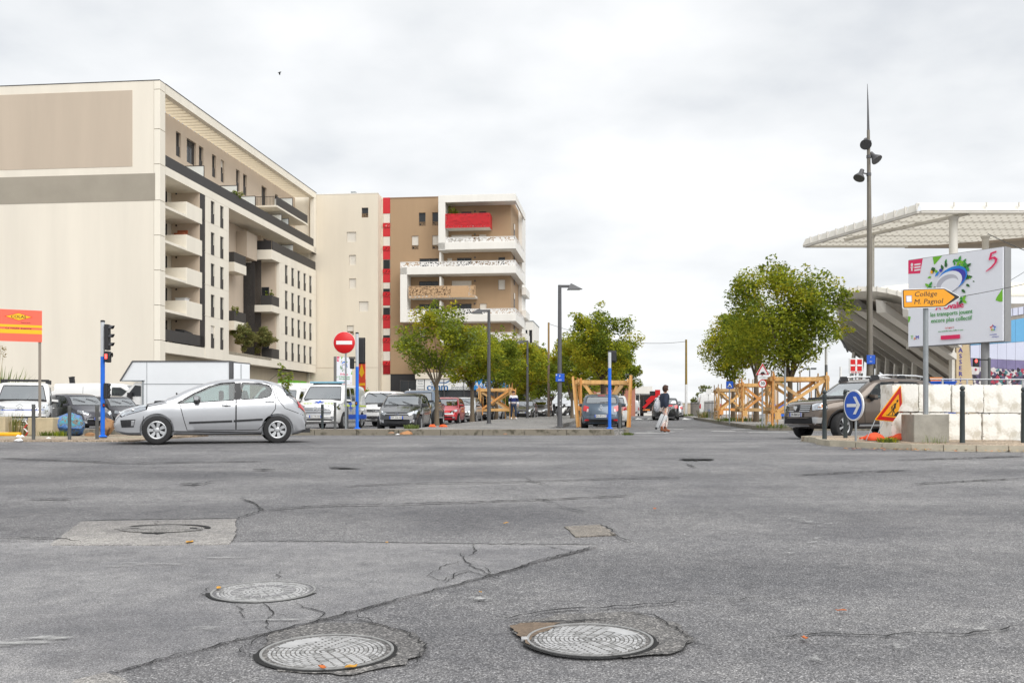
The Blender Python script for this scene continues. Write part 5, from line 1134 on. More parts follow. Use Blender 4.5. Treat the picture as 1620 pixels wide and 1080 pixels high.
def ex_suv(t, bvh, c):
    for s_ in (1, -1):
        mb = MB(); y = s_ * .62; 
        mb.tube([(2.16 - 1.9, y, 1.58), (2.16 - 2.1, y, 1.66), (2.16 - 2.4, y, 1.69), (2.16 - 3.4, y, 1.68), (2.16 - 3.7, y, 1.64), (2.16 - 3.82, y, 1.55)], [.03, .035, .028, .028, .035, .03], ALU, 8); 
        for x in (2.02, 2.9, 3.72): mb.prism([(2.16 - x - .16, y - .035, 1.53), (2.16 - x + .16, y - .035, 1.53), (2.16 - x + .08, y - .035, 1.69), (2.16 - x - .1, y - .035, 1.69)], (0, .07, 0), BLACK)
        mb.text('DUSTER', .07, (2.16 - 2.62, y + s_ * .031, 1.69), GREYM, ex=(-s_, 0, 0)); mb.build('roof_rail', t, 40)
    for ax in ('+y', '-y'):
        skin_poly(bvh, SU([(1.25, .42), (3.05, .42), (3.05, .30), (1.25, .29)]), ax, BLACK, .012).build('sill_guard', t, 180); strip(bvh, SU([(1.3, .36), (3.0, .37)]), ax, .05, ALU, .03).build('sill_trim', t, 40)
        skin_poly(bvh, SU([(2.56, 1.50), (2.67, 1.50), (2.66, 1.09), (2.55, 1.08)]), ax, BLACK, .003).build('door_pillar', t, 180)
    skin_poly(bvh, soft([(-.52, .90), (.52, .90), (.46, .70), (-.46, .70)], .03), '+x', BLACK, .008).build('grille', t, 180)
    for i in range(4): [strip(bvh, [(a, .73 + i * .05), (b, .73 + i * .05)], '+x', .014, CHROME, .022).build('grille_bar', t) for a, b in ((-.49, -.12), (.12, .49))]
    badge(t, 2.172, .81, .075, CHROME, 'shield')
    skin_poly(bvh, soft([(-.8, .58), (.8, .58), (.72, .32), (-.72, .32)], .05), '+x', BLACK, .012).build('bumper_grille', t, 180); strip(bvh, [(-.45, .36), (.45, .36)], '+x', .05, ALU, .03).build('skid_plate', t)
    for s_ in (1, -1): patch(bvh, [(2.06, .58 * s_, .57), (1.92, .78 * s_, .57), (1.94, .76 * s_, .42), (2.06, .60 * s_, .42)], RIMM, .02).build('fog_surround', t, 180); patch(bvh, [(2.02, .74 * s_, .90), (1.85, .82 * s_, .93), (1.86, .83 * s_, .86), (2.02, .77 * s_, .83)], AMBER, .024).build('indicator', t, 180)
    for x in (2.16 - .82, 2.16 - 3.5):
        for s_ in (1, -1):
            pts = [(x + .44 * cos(a), s_ * .90, .35 + .44 * sin(a)) for a in [pi * i / 14 for i in range(15)]]; mb = MB()
            for i in range(14): q = [bvh.find_nearest(V(pts[i]))[0], bvh.find_nearest(V(pts[i + 1]))[0]]; mb.beam(q[0], q[1], .03, .05, BLACK, (0, s_, 0))
            mb.build('arch_trim', t)
suv, _ = make('car', 'brown off-road car with silver roof rails turning in behind the blue arrow sign', sx, pB, (9.53, 27.04, 0), R(200.4), [dw1, dw2, dw3], [(-.66, 1.14), (.66, 1.14), (.56, 1.5), (-.56, 1.5)], soft([(-.58, 1.12), (.58, 1.12), (.5, 1.5), (-.5, 1.5)], .05), (-1.5, .95, .6, -.2), 'dual', .35,
    [((2.175, .64, 0, 1), 'EX-888-EA')], None, [(2.06, .52, .92), (1.80, .80, .95), (1.80, .83, .79), (2.06, .56, .74)], [(-1.95, .72, 1.1), (-2.1, .62, 1.05), (-2.14, .66, .8), (-1.98, .84, .8)], ex_suv, 'car', GLS,
    [SU([(1.50, 1.05), (1.46, .7), (1.5, .34), (2.6, .34), (2.6, 1.08)]), SU([(2.61, 1.5), (2.61, .34), (3.1, .36), (3.3, .6), (3.5, .9), (3.52, 1.14), (3.3, 1.53)])], [(2.16 - 2.35, .97), (2.16 - 3.3, 1.0)], (2.16 - 1.72, .86, 1.08, .13), ([.1, -.8], .55, .78, 1.32, .75), None, steer=R(14), ww=.22)
# ---------------------------------------------------------------- generic hatch / van shapes
def hatch(L, W, H, bon=.24, nose=.62, wsx=.26, roofx=.47, tailx=.84, deck=None, bot=.19, xf=.20, xr=.80, wr=.3, belt=.62, er=.1, tum=.28, cf=.2):
    f = lambda a: L / 2 - a * L
    top = [(f(0), .45), (f(.006), nose * .86), (f(.03), nose + .08), (f(.12), nose + .2), (f(bon), H * .66), (f(bon + .02), H * .69), (f((bon + roofx) / 2), H * .87), (f(roofx), H * .985), (f(roofx + .14), H), (f(tailx - .1), H * .985), (f(tailx), H * .93), (f(.93), H * .72), (f(.975), H * .58), (f(.995), H * .42), (f(1), .42)][::-1]
    bl = [(f(0), .45), (f(.05), nose + .02), (f(.2), H * .57), (f(.32), H * belt), (f(.6), H * (belt + .015)), (f(.88), H * (belt + .05)), (f(.95), H * .6), (f(1), .42)][::-1]
    c = Car(L, W, top, bl, bot, xf=f(xf), xr=f(xr), r=wr, tum=tum, er=er, cf=cf)
    b = lambda a: c.B(f(a)) + .02
    t = lambda a, d=.085: c.T(f(a)) - d
    a0 = bon + .075; mid = (roofx + tailx) / 2 - .04
    s1 = soft([(f(a0), b(a0)), (f((a0 + roofx) / 2), max(b(a0) + .05, t((a0 + roofx) / 2, .11))), (f(roofx), t(roofx)), (f(mid), t(mid, .075)), (f(mid), b(mid))], .03)
    s2 = soft([(f(mid + .03), t(mid + .03, .075)), (f(tailx - .06), t(tailx - .06, .08)), (f(tailx + .0), b(tailx) + .06), (f(tailx - .05), b(tailx - .05)), (f(mid + .03), b(mid + .03))], .04)
    w1 = W / 2 * .955 - .13; w2 = W / 2 * .955 - tum * (H * .34) - .06
    ws = [(-w1, H * .685), (w1, H * .685), (w2, H * .925), (-w2, H * .925)]; rw = soft([(-w1 + .05, H * .72), (w1 - .05, H * .72), (w2 - .04, H * .91), (-w2 + .04, H * .91)], .05)
    cab = (f(tailx + .01), f(bon + .05), H * .36, f(.55)); hd = [(f(.02), W * .24, nose + .10), (f(.13), W * .42, nose + .20), (f(.13), W * .455, nose + .07), (f(.02), W * .28, nose - .02)]
    tl = [(f(.93), W * .40, H * .66), (f(.975), W * .30, H * .66), (f(.985), W * .32, H * .5), (f(.95), W * .455, H * .52)]
    dr = [[(f(a0 - .02), b(a0)), (f(a0), .55), (f(a0 + .01), bot + .12), (f(mid + .01), bot + .12), (f(mid + .012), b(mid))], [(f(mid + .018), b(mid)), (f(mid + .02), bot + .12), (f(xr - .11), bot + .13), (f(xr - .07), .62), (f(xr - .01), b(tailx) - .1)]]
    return c, dict(side=[s1, s2], ws=ws, rw=rw, cab=cab, wr=wr, head=hd, tail=tl, doors=dr, handles=[(f(mid - .05), b(mid) - .1), (f(tailx - .07), b(tailx) - .1)], mirror=(f(a0 + .03), W / 2 - .06, H * .67, .12), seat=([f(.52), f(.73)], H * .34, W * .43, H * .8, f(.36)))
def carfront(badge_k='ring_v', grz=(.66, .52), low=(.42, .24), bm=CHROME, gw=.55, bz_=None, bar=True, hr=None, box=None, apron=None):
    def ex(t, bvh, c):
        h = c.L / 2; skin_poly(bvh, soft([(-gw, grz[0]), (gw, grz[0]), (gw * .94, grz[1]), (-gw * .94, grz[1])], .02), '+x', BLACK, .008).build('grille', t, 180)
        if bar: strip(bvh, [(-gw * .95, (grz[0] + grz[1]) / 2), (gw * .95, (grz[0] + grz[1]) / 2)], '+x', .016, bm, .02).build('grille_bar', t)
        skin_poly(bvh, soft([(-.62, low[0]), (.62, low[0]), (.55, low[1]), (-.55, low[1])], .03), '+x', BLACK, .008).build('bumper_grille', t, 180)
        q = bvh.ray_cast(V((4, 0, bz_ or (grz[0] + grz[1]) / 2)), V((-1, 0, 0)))[0]; badge(t, q.x + .012, q.z, .075, bm, badge_k)
        for s_ in (1, -1): patch(bvh, [(h - .06, .48 * s_, low[0]), (h - .14, .66 * s_, low[0]), (h - .14, .66 * s_, low[0] - .1), (h - .06, .5 * s_, low[0] - .1)], REFL, .012, 3).build('fog_lamp', t, 180)
        mb = MB()
        for s_ in (.45, -.1): q = c.T(c.L / 2 - .27 * c.L) ; mb.tube([(h - .255 * c.L, s_ - .0, c.T(h - .255 * c.L) + .012), (h - .30 * c.L, s_ - .42, c.T(h - .30 * c.L) + .01)], .01, BLACK, 4)
        mb.build('wiper', t)
        if box: box(t, c)
    return ex
UY = R(180 + 83.66)
PARK = 'cars parked in a row left of the footpath'
def place(kind, name, label, pm, px_front, y_front, yaw, group=PARK, plate_s=None, ex=None, wst='cap', dims=None, cat='car', back=False, **kw):
    """front-centre of the car stands on the picture column px at depth y"""
    c, d = kind; d = dict(d); d.update(kw); X_ = (px_front - 810) / 1575 * y_front; hd = V((cos(yaw), sin(yaw), 0)); s_ = -1 if back else 1
    p = V((X_, y_front, 0)) - hd * (c.L / 2) * s_; p.z = gz(p.y) + d.pop('lift', 0)
    ax = bvhx = None
    zp = d.pop('zp', .5); pl = [((c.L / 2 * s_ + .012 * s_, zp, 0, s_), plate_s)] if plate_s else None
    return make(name, label, c, pm, p, yaw, group=group, wst=wst, plate_t=pl, extra=ex, cat=cat, **d)
pK = paint('black', (.022, .023, .026), .2, .25)
place(hatch(3.97, 1.68, 1.46, wr=.3), 'car', 'black hatchback parked nose out behind the kerb, first in its row', pK, 627, 37, R(266.5), plate_s='EW-226-GE', ex=carfront('ring_v', (.70, .60), (.44, .26)), zp=.52)
# pickup
def ex_pick(t, bvh, c):
    h = c.L / 2; mb = MB()
    pB2 = c.pm
    for s_ in (1, -1): mb.prism([(-h + .05, s_ * (c.W / 2 - .08), .55), (-h + 1.72, s_ * (c.W / 2 - .08), .55), (-h + 1.72, s_ * (c.W / 2 - .05), 1.08), (-h + .05, s_ * (c.W / 2 - .05), 1.06)], (0, -s_ * .08, 0), pB2)
    mb.box(-h + .02, -h + .1, -c.W / 2 + .1, c.W / 2 - .1, .55, 1.06, pB2); mb.build('bed_side', t)
    mb = MB(); 
    for s_ in (1, -1): mb.tube([(-.75, s_ * .62, 1.08), (-.55, s_ * .58, 1.62), (.0, s_ * .55, 1.78)], .03, CHROME, 8); mb.beam((-1.0, s_ * .95, .42), (1.0, s_ * .95, .42), .12, .06, ALU)
    mb.build('side_bars', t)
    carfront('ring_v', (.98, .72), (.52, .34), gw=.45)(t, bvh, c)
fpk = lambda a: 2.6 - a
pk = Car(5.2, 1.85, [(fpk(0), .55), (fpk(.03), .85), (fpk(.15), 1.05), (fpk(.7), 1.13), (fpk(1.25), 1.17), (fpk(1.4), 1.22), (fpk(1.9), 1.56), (fpk(2.2), 1.72), (fpk(2.8), 1.76), (fpk(3.2), 1.73), (fpk(3.42), 1.6), (fpk(3.5), 1.1), (fpk(3.55), 1.0), (fpk(5.0), 1.0), (fpk(5.18), .9), (fpk(5.2), .6)][::-1],
         [(fpk(0), .55), (fpk(.2), .95), (fpk(1.2), 1.1), (fpk(3.4), 1.14), (fpk(3.6), .97), (fpk(5.0), .97), (fpk(5.2), .6)][::-1], .34, xf=fpk(.95), xr=fpk(4.1), r=.37, tum=.24, arch=.08)
pP = paint('steel_blue', s2l(96, 112, 130), .5, .3); pk.pm = pP
ps1 = soft([(fpk(1.65), 1.16), (fpk(2.0), 1.48), (fpk(2.2), 1.6), (fpk(2.6), 1.64), (fpk(2.6), 1.17)], .03); ps2 = soft([(fpk(2.68), 1.64), (fpk(3.15), 1.62), (fpk(3.35), 1.2), (fpk(2.68), 1.18)], .03)
yw = R(267); X0_ = (653 - 810) / 1575 * 46; hd_ = V((cos(yw), sin(yw), 0)); p_ = V((X0_, 46, 0)) - hd_ * 2.6
make('pickup_truck', 'blue-grey double cab pickup with chrome bars parked behind the black hatchback', pk, pP, V((p_.x, p_.y, gz(p_.y))), yw, [ps1, ps2], [(-.68, 1.2), (.68, 1.2), (.6, 1.62), (-.6, 1.62)], None, (fpk(3.3), fpk(1.45), .6, fpk(2.4)), 'alloy5', .37, None, PARK,
     [(fpk(.04), .45, 1.0), (fpk(.45), .82, 1.06), (fpk(.45), .86, .84), (fpk(.06), .52, .78)], [(-2.58, .8, .9), (-2.58, .7, .9), (-2.58, .7, .65), (-2.58, .85, .65)], ex_pick, 'pickup', GLS, [[(fpk(1.6), 1.14), (fpk(1.55), .5), (fpk(2.62), .48), (fpk(2.64), 1.16)], [(fpk(2.66), .48), (fpk(3.3), .5), (fpk(3.45), 1.12)]], [(fpk(2.5), 1.03), (fpk(3.25), 1.04)], (fpk(1.85), .9, 1.2, .15), ([fpk(2.55)], .75, .8, 1.45, fpk(1.8)), None, ww=.26)
pR = paint('red', s2l(214, 22, 40), .0, .3)
place(hatch(3.6, 1.6, 1.47, wr=.28, bon=.22, roofx=.42), 'car', 'small bright red hatchback with rounded headlights parked past the pickup', pR, 701, 53, R(265), ex=carfront('chevron', (.62, .5), (.4, .25)))
pL = paint('light_silver', (.55, .56, .57), .5, .3)
place(hatch(3.94, 1.71, 1.52, wr=.3, bon=.2, roofx=.42), 'car', 'light silver hatchback parked between the red car and the car with a roof box', pL, 728, 58, R(264), ex=carfront('chevron', (.60, .5), (.44, .26)))
def roofbox(t, c):
    mb = MB(); bm = bmesh.new(); bmesh.ops.create_uvsphere(bm, u_segments=16, v_segments=10, radius=1)
    for v in bm.verts:
        k = max(abs(v.co.x), abs(v.co.y), 1e-3); v.co = V((v.co.x * 1.0 * (1.15 if abs(v.co.x) > .5 else 1), math.copysign(abs(v.co.y) ** .6, v.co.y) * .42, max(-.35, v.co.z) * .26))
    mb.bm(bm, mat('roof_box_grey', s2l(66, 66, 68), .3, coat=.5)); o = mb.build('roof_box', t, 50); o.location = (-.2, 0, 1.53 + .24)
    b = MB()
    for x in (-.75, .35): b.beam((x, -.55, 1.55), (x, .55, 1.55), .05, .04, BLACK)
    b.beam((.45, -.45, 1.6), (.45, .45, 1.6), .08, .2, BLACK); b.build('roof_bar', t)
place(hatch(4.2, 1.75, 1.5, wr=.31), 'car', 'black car carrying a dark grey roof box, parked by the footpath', pK, 757, 63, R(264), ex=carfront('ring_v', (.68, .58), (.42, .26), box=roofbox))
place(hatch(3.8, 1.65, 1.46, wr=.29), 'car', 'pale silver car parked beside the left timber guard', pL, 775, 69, R(264), ex=carfront('diamond', (.62, .52), (.42, .26)))
pDG = paint('dark_grey', s2l(64, 62, 60), .4, .3)
place(hatch(4.1, 1.75, 1.47, wr=.31), 'car', 'dark grey car parked behind the walking man', pDG, 826, 75, R(263), ex=carfront('ring_v', (.64, .54), (.42, .26)), plate_s='BX-412-LM')
place(hatch(4.4, 1.8, 1.62, wr=.32, bon=.17, roofx=.38), 'car', 'charcoal people carrier parked farthest along the footpath by the wooden pole', pDG, 850, 82, R(262), ex=carfront('chevron', (.66, .58), (.44, .26)))
# ---------------------------------------------------------------- blue-grey hatchback seen from behind
pC = paint('blue_grey', s2l(72, 86, 100), .45, .3)
def ex_clio(t, bvh, c):
    h = c.L / 2; skin_poly(bvh, soft([(-.72, .45), (.72, .45), (.66, .2), (-.66, .2)], .04), '-x', BLACK, .008).build('rear_apron', t, 180)
    for s_ in (1, -1): patch(bvh, [(-h + .02, .5 * s_, .42), (-h + .06, .68 * s_, .42), (-h + .06, .68 * s_, .35), (-h + .02, .5 * s_, .35)], TAIL, .018, 3).build('reflector', t, 180); patch(bvh, [(-h + .1, .58 * s_, .86), (-h + .06, .52 * s_, .86), (-h + .05, .52 * s_, .72), (-h + .08, .6 * s_, .72)], TAILW, .024, 3).build('reversing_light', t, 180)
    badge(t, -h + .03, .93, .07, CHROME, 'diamond', -1)
    mb = MB(); mb.X = MX.Translation((-h - .0, 0, .80)) @ MX.Rotation(-pi / 2, 4, 'Z'); mb.text('CLIO', .08, (0, -.004, 0), CHROME); mb.build('lettering', t)
    skin_poly(bvh, [(-.16, 1.405), (.16, 1.405), (.15, 1.375), (-.15, 1.375)], '-x', TAIL, .012).build('brake_light', t, 180)
    mb = MB(); mb.tube([(-h + .28, .05, 1.1), (-h + .3, -.35, 1.13)], .012, BLACK, 5); mb.tube([(-h + 1.0, 0, 1.48), (-h + .8, 0, 1.66)], .006, BLACK, 4); mb.build('wiper', t)
    strip(bvh, [(-.62, .98), (-.66, .6), (.66, .6), (.62, .98)], '-x', .012, SEAM, .003).build('tailgate_seam', t)
place(hatch(4.03, 1.71, 1.48, wr=.3), 'car', 'blue-grey hatchback seen from behind, parked under the timber tree guard', pC, 951, 40.3, R(83.5), None, 'BN-893-GT', ex_clio, back=True, zp=.55)
# white car partly showing beyond it
place(hatch(4.1, 1.75, 1.5, wr=.3), 'car', 'white car parked in front of the blue-grey hatchback, only its roof edge showing', paint('white', (.74, .74, .73)), 966, 47.5, R(83.5), None, None, None, back=True)
# ---------------------------------------------------------------- vans
pW = paint('white', (.74, .74, .73))
def vanspec(L, W, H, nose=.95, bon=.16, roofx=.34, bot=.22, wr=.33, belt=.56, xf=.19, xr=.79, rearwin=False):
    f = lambda a: L / 2 - a * L
    top = [(f(0), .5), (f(.004), nose * .75), (f(.02), nose), (f(.07), nose + .1), (f(bon), H * .62), (f(bon + .02), H * .65), (f((bon + roofx) / 2), H * .82), (f(roofx - .02), H * .965), (f(roofx + .06), H * .99), (f(.6), H), (f(.95), H * .985), (f(.985), H * .94), (f(.995), H * .6), (f(1), .45)][::-1]
    bl = [(f(0), .5), (f(.05), nose), (f(.18), H * (belt - .03)), (f(.3), H * belt), (f(.95), H * belt), (f(1), .45)][::-1]
    c = Car(L, W, top, bl, bot, [(-L / 2, .95), (-L / 2 + .1, .985), (-L / 2 + .6, 1), (L / 2 - 1.2, 1), (L / 2 - .5, .96), (L / 2 - .15, .88), (L / 2 - .05, .83), (L / 2, .78)], xf=f(xf), xr=f(xr), r=wr, tum=.12, er=.12, cr=.05, cf=.16, arch=.06)
    s1 = soft([(f(bon + .06), H * belt + .03), (f(bon + .11), H * .76), (f(roofx + .01), H * .88), (f(.43), H * .885), (f(.43), H * belt + .02)], .03)
    w1 = W / 2 - .18; ws = [(-w1, H * .645), (w1, H * .645), (w1 - .12, H * .92), (-w1 + .12, H * .92)]
    hd = [(f(.02), W * .27, nose + .04), (f(.1), W * .44, nose + .14), (f(.1), W * .47, nose - .12), (f(.02), W * .31, nose - .2)]
    return c, dict(side=[s1], ws=ws, rw=None, cab=(f(.48), f(bon + .03), H * .36, f(.4)), wr=wr, head=hd, tail=[(f(.99), W * .47, H * .55), (f(1), W * .42, H * .55), (f(1), W * .42, H * .36), (f(.99), W * .48, H * .36)],
                   doors=[[(f(bon + .05), H * belt), (f(bon + .05), .3), (f(.45), .3), (f(.45), H * .9)], [(f(.46), H * .9), (f(.46), .3), (f(.7), .3), (f(.7), H * .9)]], handles=[(f(.42), H * belt - .14), (f(.49), H * belt - .14)], mirror=(f(bon + .07), W / 2 + .0, H * .6, .17), seat=([f(.42)], H * .36, W * .42, H * .76, f(.28)))
YEL = mat('lime_yellow', s2l(214, 235, 40), .4, var=0); AB = mat('ambulance_blue', s2l(40, 90, 200), .4, var=0); LBAR = mat('light_bar_blue', s2l(120, 170, 190), .25, coat=1)
def ex_amb(t, bvh, c):
    h = c.L / 2
    for ax in ('+y', '-y'):
        strip(bvh, [(h - 1.0, .98), (-h + .1, .98)], ax, .06, YEL, .005).build('yellow_stripe', t); strip(bvh, [(h - 1.55, .50), (-h + .1, .50)], ax, .2, AB, .005).build('blue_stripe', t)
        s_ = 1 if ax == '+y' else -1; mb = MB()
        skin_poly(bvh, soft([(-.1, 1.86), (1.35, 1.84), (1.2, 1.2), (-.1, 1.2)][::-1], .03), ax, GLD, .006) if False else None
        for a in (0, 60, 120): strip(bvh, [(h - 1.95 + .26 * cos(R(a + 90)), .98 + .26 * sin(R(a + 90))), (h - 1.95 - .26 * cos(R(a + 90)), .98 - .26 * sin(R(a + 90)))], ax, .11, AB, .008, mb)
        mb.build('star_of_life', t)
        skin_poly(bvh, soft([(-.35, 1.74), (.2, 1.74), (.2, 1.18), (-.35, 1.18)], .05), ax, GLD, .004).build('side_window', t, 180)
    skin_poly(bvh, soft([(-.66, .90), (.66, .90), (.62, .60), (-.62, .60)], .04), '+x', BLACK, .012).build('grille', t, 180)
    for i in range(5): strip(bvh, [(-.62, .62 + i * .065), (.62, .62 + i * .065)], '+x', .034, CHROME if i % 2 == 0 else ALU, .02).build('grille_bar', t)
    badge(t, h + .02, .83, .1, CHROME, 'ring_bolt')
    mb = MB()
    for a in (0, 60, 120):
        pa = [V((h - .55 + .17 * cos(R(a)) * s_, .0 + .2 * sin(R(a)) * s_, 0)) for s_ in (1, -1)]; z = [c.T(p.x) + .006 for p in pa]; mb.beam((pa[0].x, pa[0].y, z[0]), (pa[1].x, pa[1].y, z[1]), .08, .01, AB)
    mb.build('bonnet_star', t)
    mb = MB()
    for s_ in (1, -1): 
        for i in range(3): x = h - .42 - .0 * i; mb.beam((x, s_ * (.28 + i * .13), c.T(x) + .0), (x, s_ * (.36 + i * .13), c.T(x) - .005), .12, .012, YEL)
    mb.build('bonnet_lettering', t)
    mb = MB(); mb.bbox(h - 1.95, h - 1.65, -.75, .75, c.T(h - 1.8) + .03, c.T(h - 1.8) + .11, LBAR, .03); mb.box(h - 1.9, h - 1.7, -.6, .6, c.T(h - 1.8) - .02, c.T(h - 1.8) + .03, BLACK); mb.build('light_bar', t)
    skin_poly(bvh, soft([(-.72, .42), (.72, .42), (.66, .28), (-.66, .28)], .03), '+x', BLACK, .01).build('bumper_grille', t, 180)
    for s_ in (1, -1): patch(bvh, [(h - .08, .62 * s_, .52), (h - .14, .76 * s_, .52), (h - .14, .76 * s_, .4), (h - .08, .62 * s_, .4)], REFL, .014, 3).build('fog_lamp', t, 180)
place(vanspec(5.0, 1.956, 1.93, nose=.95), 'ambulance_van', 'white ambulance van with blue star and yellow stripe parked behind the no-entry sign', pW, 499, 41, R(264.5), None, 'CD-778-WH', ex_amb, 'cap', cat='ambulance', zp=.52)
place(vanspec(4.2, 1.8, 1.72, nose=.85), 'van', 'small white van parked between the ambulance and the black hatchback', pW, 590, 47, R(263), None, None, carfront('diamond', (.8, .68), (.45, .3)), 'cap', cat='van')
# white van front at the left edge
def ex_berl(t, bvh, c):
    h = c.L / 2; skin_poly(bvh, [(-.86, .58), (.86, .58), (.8, .28), (-.8, .28)], '+x', BLACK, .012).build('bumper', t, 180)
    for z in (.86, .80): strip(bvh, [(-.8, z), (.8, z)], '+x', .02, AB if z < .83 else CHROME, .014).build('chrome_line', t)
    badge(t, h + .02, .92, .12, CHROME, 'chevron')
    mb = MB()
    for x in (h - 1.9, h - 2.9): mb.beam((x, -.78, 1.86), (x, .78, 1.86), .05, .05, BLACK); [mb.box(x - .05, x + .05, s_ * .72 - .06, s_ * .72 + .06, 1.74, 1.86, BLACK) for s_ in (1, -1)]
    mb.build('roof_bar', t)
    for s_ in (1, -1): patch(bvh, [(h - .03, .5 * s_, .78), (h - .2, .86 * s_, .82), (h - .2, .87 * s_, .68), (h - .03, .52 * s_, .66)], REFL, .014).build('headlight', t, 180)
place(vanspec(4.4, 1.85, 1.8, nose=.9), 'van', 'white van with black roof bars at the left edge facing the road', pW, 31, 33.6, R(291), None, 'FX-226-KF', ex_berl, 'cap', cat='van', zp=.46)
# dark cars turned towards the right
pGB = paint('graphite', s2l(58, 58, 66), .4, .3)
k1 = hatch(3.44, 1.63, 1.47, wr=.28, bon=.2, roofx=.42, nose=.64); k2 = hatch(3.44, 1.63, 1.47, wr=.28, bon=.2, roofx=.42, nose=.64)
make('car', 'graphite small hatchback angled to the right behind the painted boulder', k1[0], pGB, V((-17.35, 39.6, 0)), R(-36), extra=carfront('chevron', (.5, .42), (.42, .26)), plate_t=[((1.735, .48, 0, 1), 'DZ-504-RQ')], **{k: v for k, v in k1[1].items()})
make('car', 'dark hatchback half hidden behind the blue signal post', k2[0], paint('ink_black', (.03, .03, .036), .3), V((-17.9, 44.6, 0)), R(-36), extra=carfront('chevron', (.5, .42), (.42, .26)), **{k: v for k, v in k2[1].items()})
# long white van behind them
place(vanspec(5.4, 2.0, 2.15, nose=1.0), 'van', 'long white van seen side-on, mostly behind the dark cars', pW, 260, 51, R(0), None, None, None, 'cap', cat='van')
place(vanspec(5.2, 2.0, 2.3, nose=1.0), 'van', 'white high-roof van standing just right of the box truck', pW, 380, 57, R(180), None, None, None, 'cap', cat='van')
place(vanspec(4.8, 1.9, 1.98, nose=.95), 'van', 'white van nose out between the silver hatchback and the ambulance', pW, 436, 52, R(264), None, None, carfront('ring_v', (.9, .7), (.45, .3)), 'cap', cat='van')
# box truck: cab with overhang
TB = thing('box_truck', 'white box truck with a sloping body overhang above its cab', 'truck', (0, 0, 0))
o_ = at(205.8, 655, 48); TB.location = (o_.x, 48, .07)
BX = mat('box_panel_white', s2l(226, 229, 232), .5, var=.05, scale=.7); cb, dbx = vanspec(5.0, 1.95, 2.15, nose=1.0)
mb = MB(); mb.prism([(.62, 0, 1.55), (.62, 0, 1.0), (4.8, 0, 1.0), (4.8, 0, 3.1), (.12, 0, 3.1), (-.45, 0, 2.2), (.6, 0, 2.2)][::-1], (0, 2.1, 0), BX); mb.build('cargo_box', TB)
mb = MB(); mb.box(.1, 4.85, -.03, 2.13, 3.1, 3.16, GREYM); mb.beam((.12, -.02, 3.12), (-.47, -.02, 2.18), .05, .1, GREYM, (0, 1, 0)); mb.box(4.78, 4.95, -.04, 2.14, 1.0, 3.12, GREYM); mb.box(-.4, .7, -.03, .0, 2.16, 2.22, GALV); mb.box(.58, .66, -.03, 0, 1.0, 2.2, GALV); mb.build('edge_profile', TB)
mb = MB(); mb.box(.67, 4.77, -.012, 0, 2.02, 2.05, GALV); mb.box(.8, .82, -.012, 0, 1.02, 3.08, GALV); mb.build('panel_joint', TB)
mb = MB(); mb.add([(6.0, -.05, 1.05), (7.05, -1.0, 1.05), (7.05, -1.0, 3.02), (6.0, -.05, 3.05)], [(0, 1, 2, 3), (3, 2, 1, 0)], BX) if False else mb.prism([(4.97, .05, 1.05), (5.66, .35, 1.05), (5.66, .35, 3.0), (4.97, .05, 3.05)], (.03, -.05, 0), BX); mb.build('rear_door', TB)
mb = MB(); mb.beam((4.95, 0.02, 3.08), (5.7, .35, 3.03), .06, .06, GREYM); mb.box(5.3, 5.33, .12, .2, 1.05, 3.0, GALV); mb.build('door_edge', TB)
mb = MB(); mb.prism([(-.9, .08, .45), (.57, .08, .45), (.57, .08, 2.1), (.2, .08, 2.1), (-.35, .08, 1.5), (-.9, .08, 1.25)][::-1], (0, 1.9, 0), pW); mb.build('cab', TB)
mb = MB(); mb.prism([(-.2, .06, 1.45), (.5, .06, 1.45), (.5, .06, 1.95), (.22, .06, 1.98)][::-1], (0, .01, 0), WPANE); mb.prism([(-.37, .16, 1.53), (-.37, 1.9, 1.53), (.17, 1.85, 2.06), (.17, .2, 2.06)], (-.012, 0, .012), WPANE); mb.build('cab_window', TB)
mb = MB(); mb.box(-.1, .12, -.12, .02, 1.3, 1.62, BLACK); mb.build('mirror', TB); mb = MB(); mb.box(.6, 4.8, .2, 1.9, .7, 1.0, GREYM); mb.build('chassis', TB)
for x in (-.1, 3.7):
    for y, s_ in ((.18, -1), (1.9, 1)): wheel(TB, x, y, .34, 'cap', s_)
# vehicles far down the street
def farplace(kind, name, label, pm, px, y, yaw, **kw): return place(kind, name, label, pm, px, y, yaw, None, back=True, **kw)
def ex_rear(txt=None, band=None):
    def ex(t, bvh, c):
        h = c.L / 2; skin_poly(bvh, soft([(-.7, .5), (.7, .5), (.66, .25), (-.66, .25)], .04), '-x', BLACK, .01).build('rear_bumper', t, 180)
        if band: skin_poly(bvh, [(-.45, band + .06), (.45, band + .06), (.45, band - .06), (-.45, band - .06)], '-x', TAIL, .02).build('light_strip', t, 180)
    return ex
farplace(hatch(4.5, 1.9, 1.62, wr=.35, tailx=.86), 'car', 'black car driving away up the side street beyond the walking woman', pK, 1054, 70, R(83), ex=ex_rear(band=1.02), plate_s='GA-117-PX', zp=.8)
farplace(hatch(4.2, 1.75, 1.5, wr=.3), 'car', 'silver car driving away, showing at the black car right flank', pL, 1065, 80, R(83), ex=ex_rear(), plate_s='FK-620-BD', zp=.8)
farplace(vanspec(5.0, 1.95, 1.95, nose=.95), 'van', 'silver-white van seen from behind far up the side street', paint('silver_white', (.66, .66, .66)), 999, 122, R(83), ex=ex_rear(), plate_s='EC-390-TV', cat='van', zp=.9)
vx, _ = farplace(vanspec(4.6, 2.0, 2.2, nose=1.0), 'camper_van', 'white rounded van roof showing above the grey street fence', pW, 1124, 88, R(83), ex=ex_rear(), cat='van')
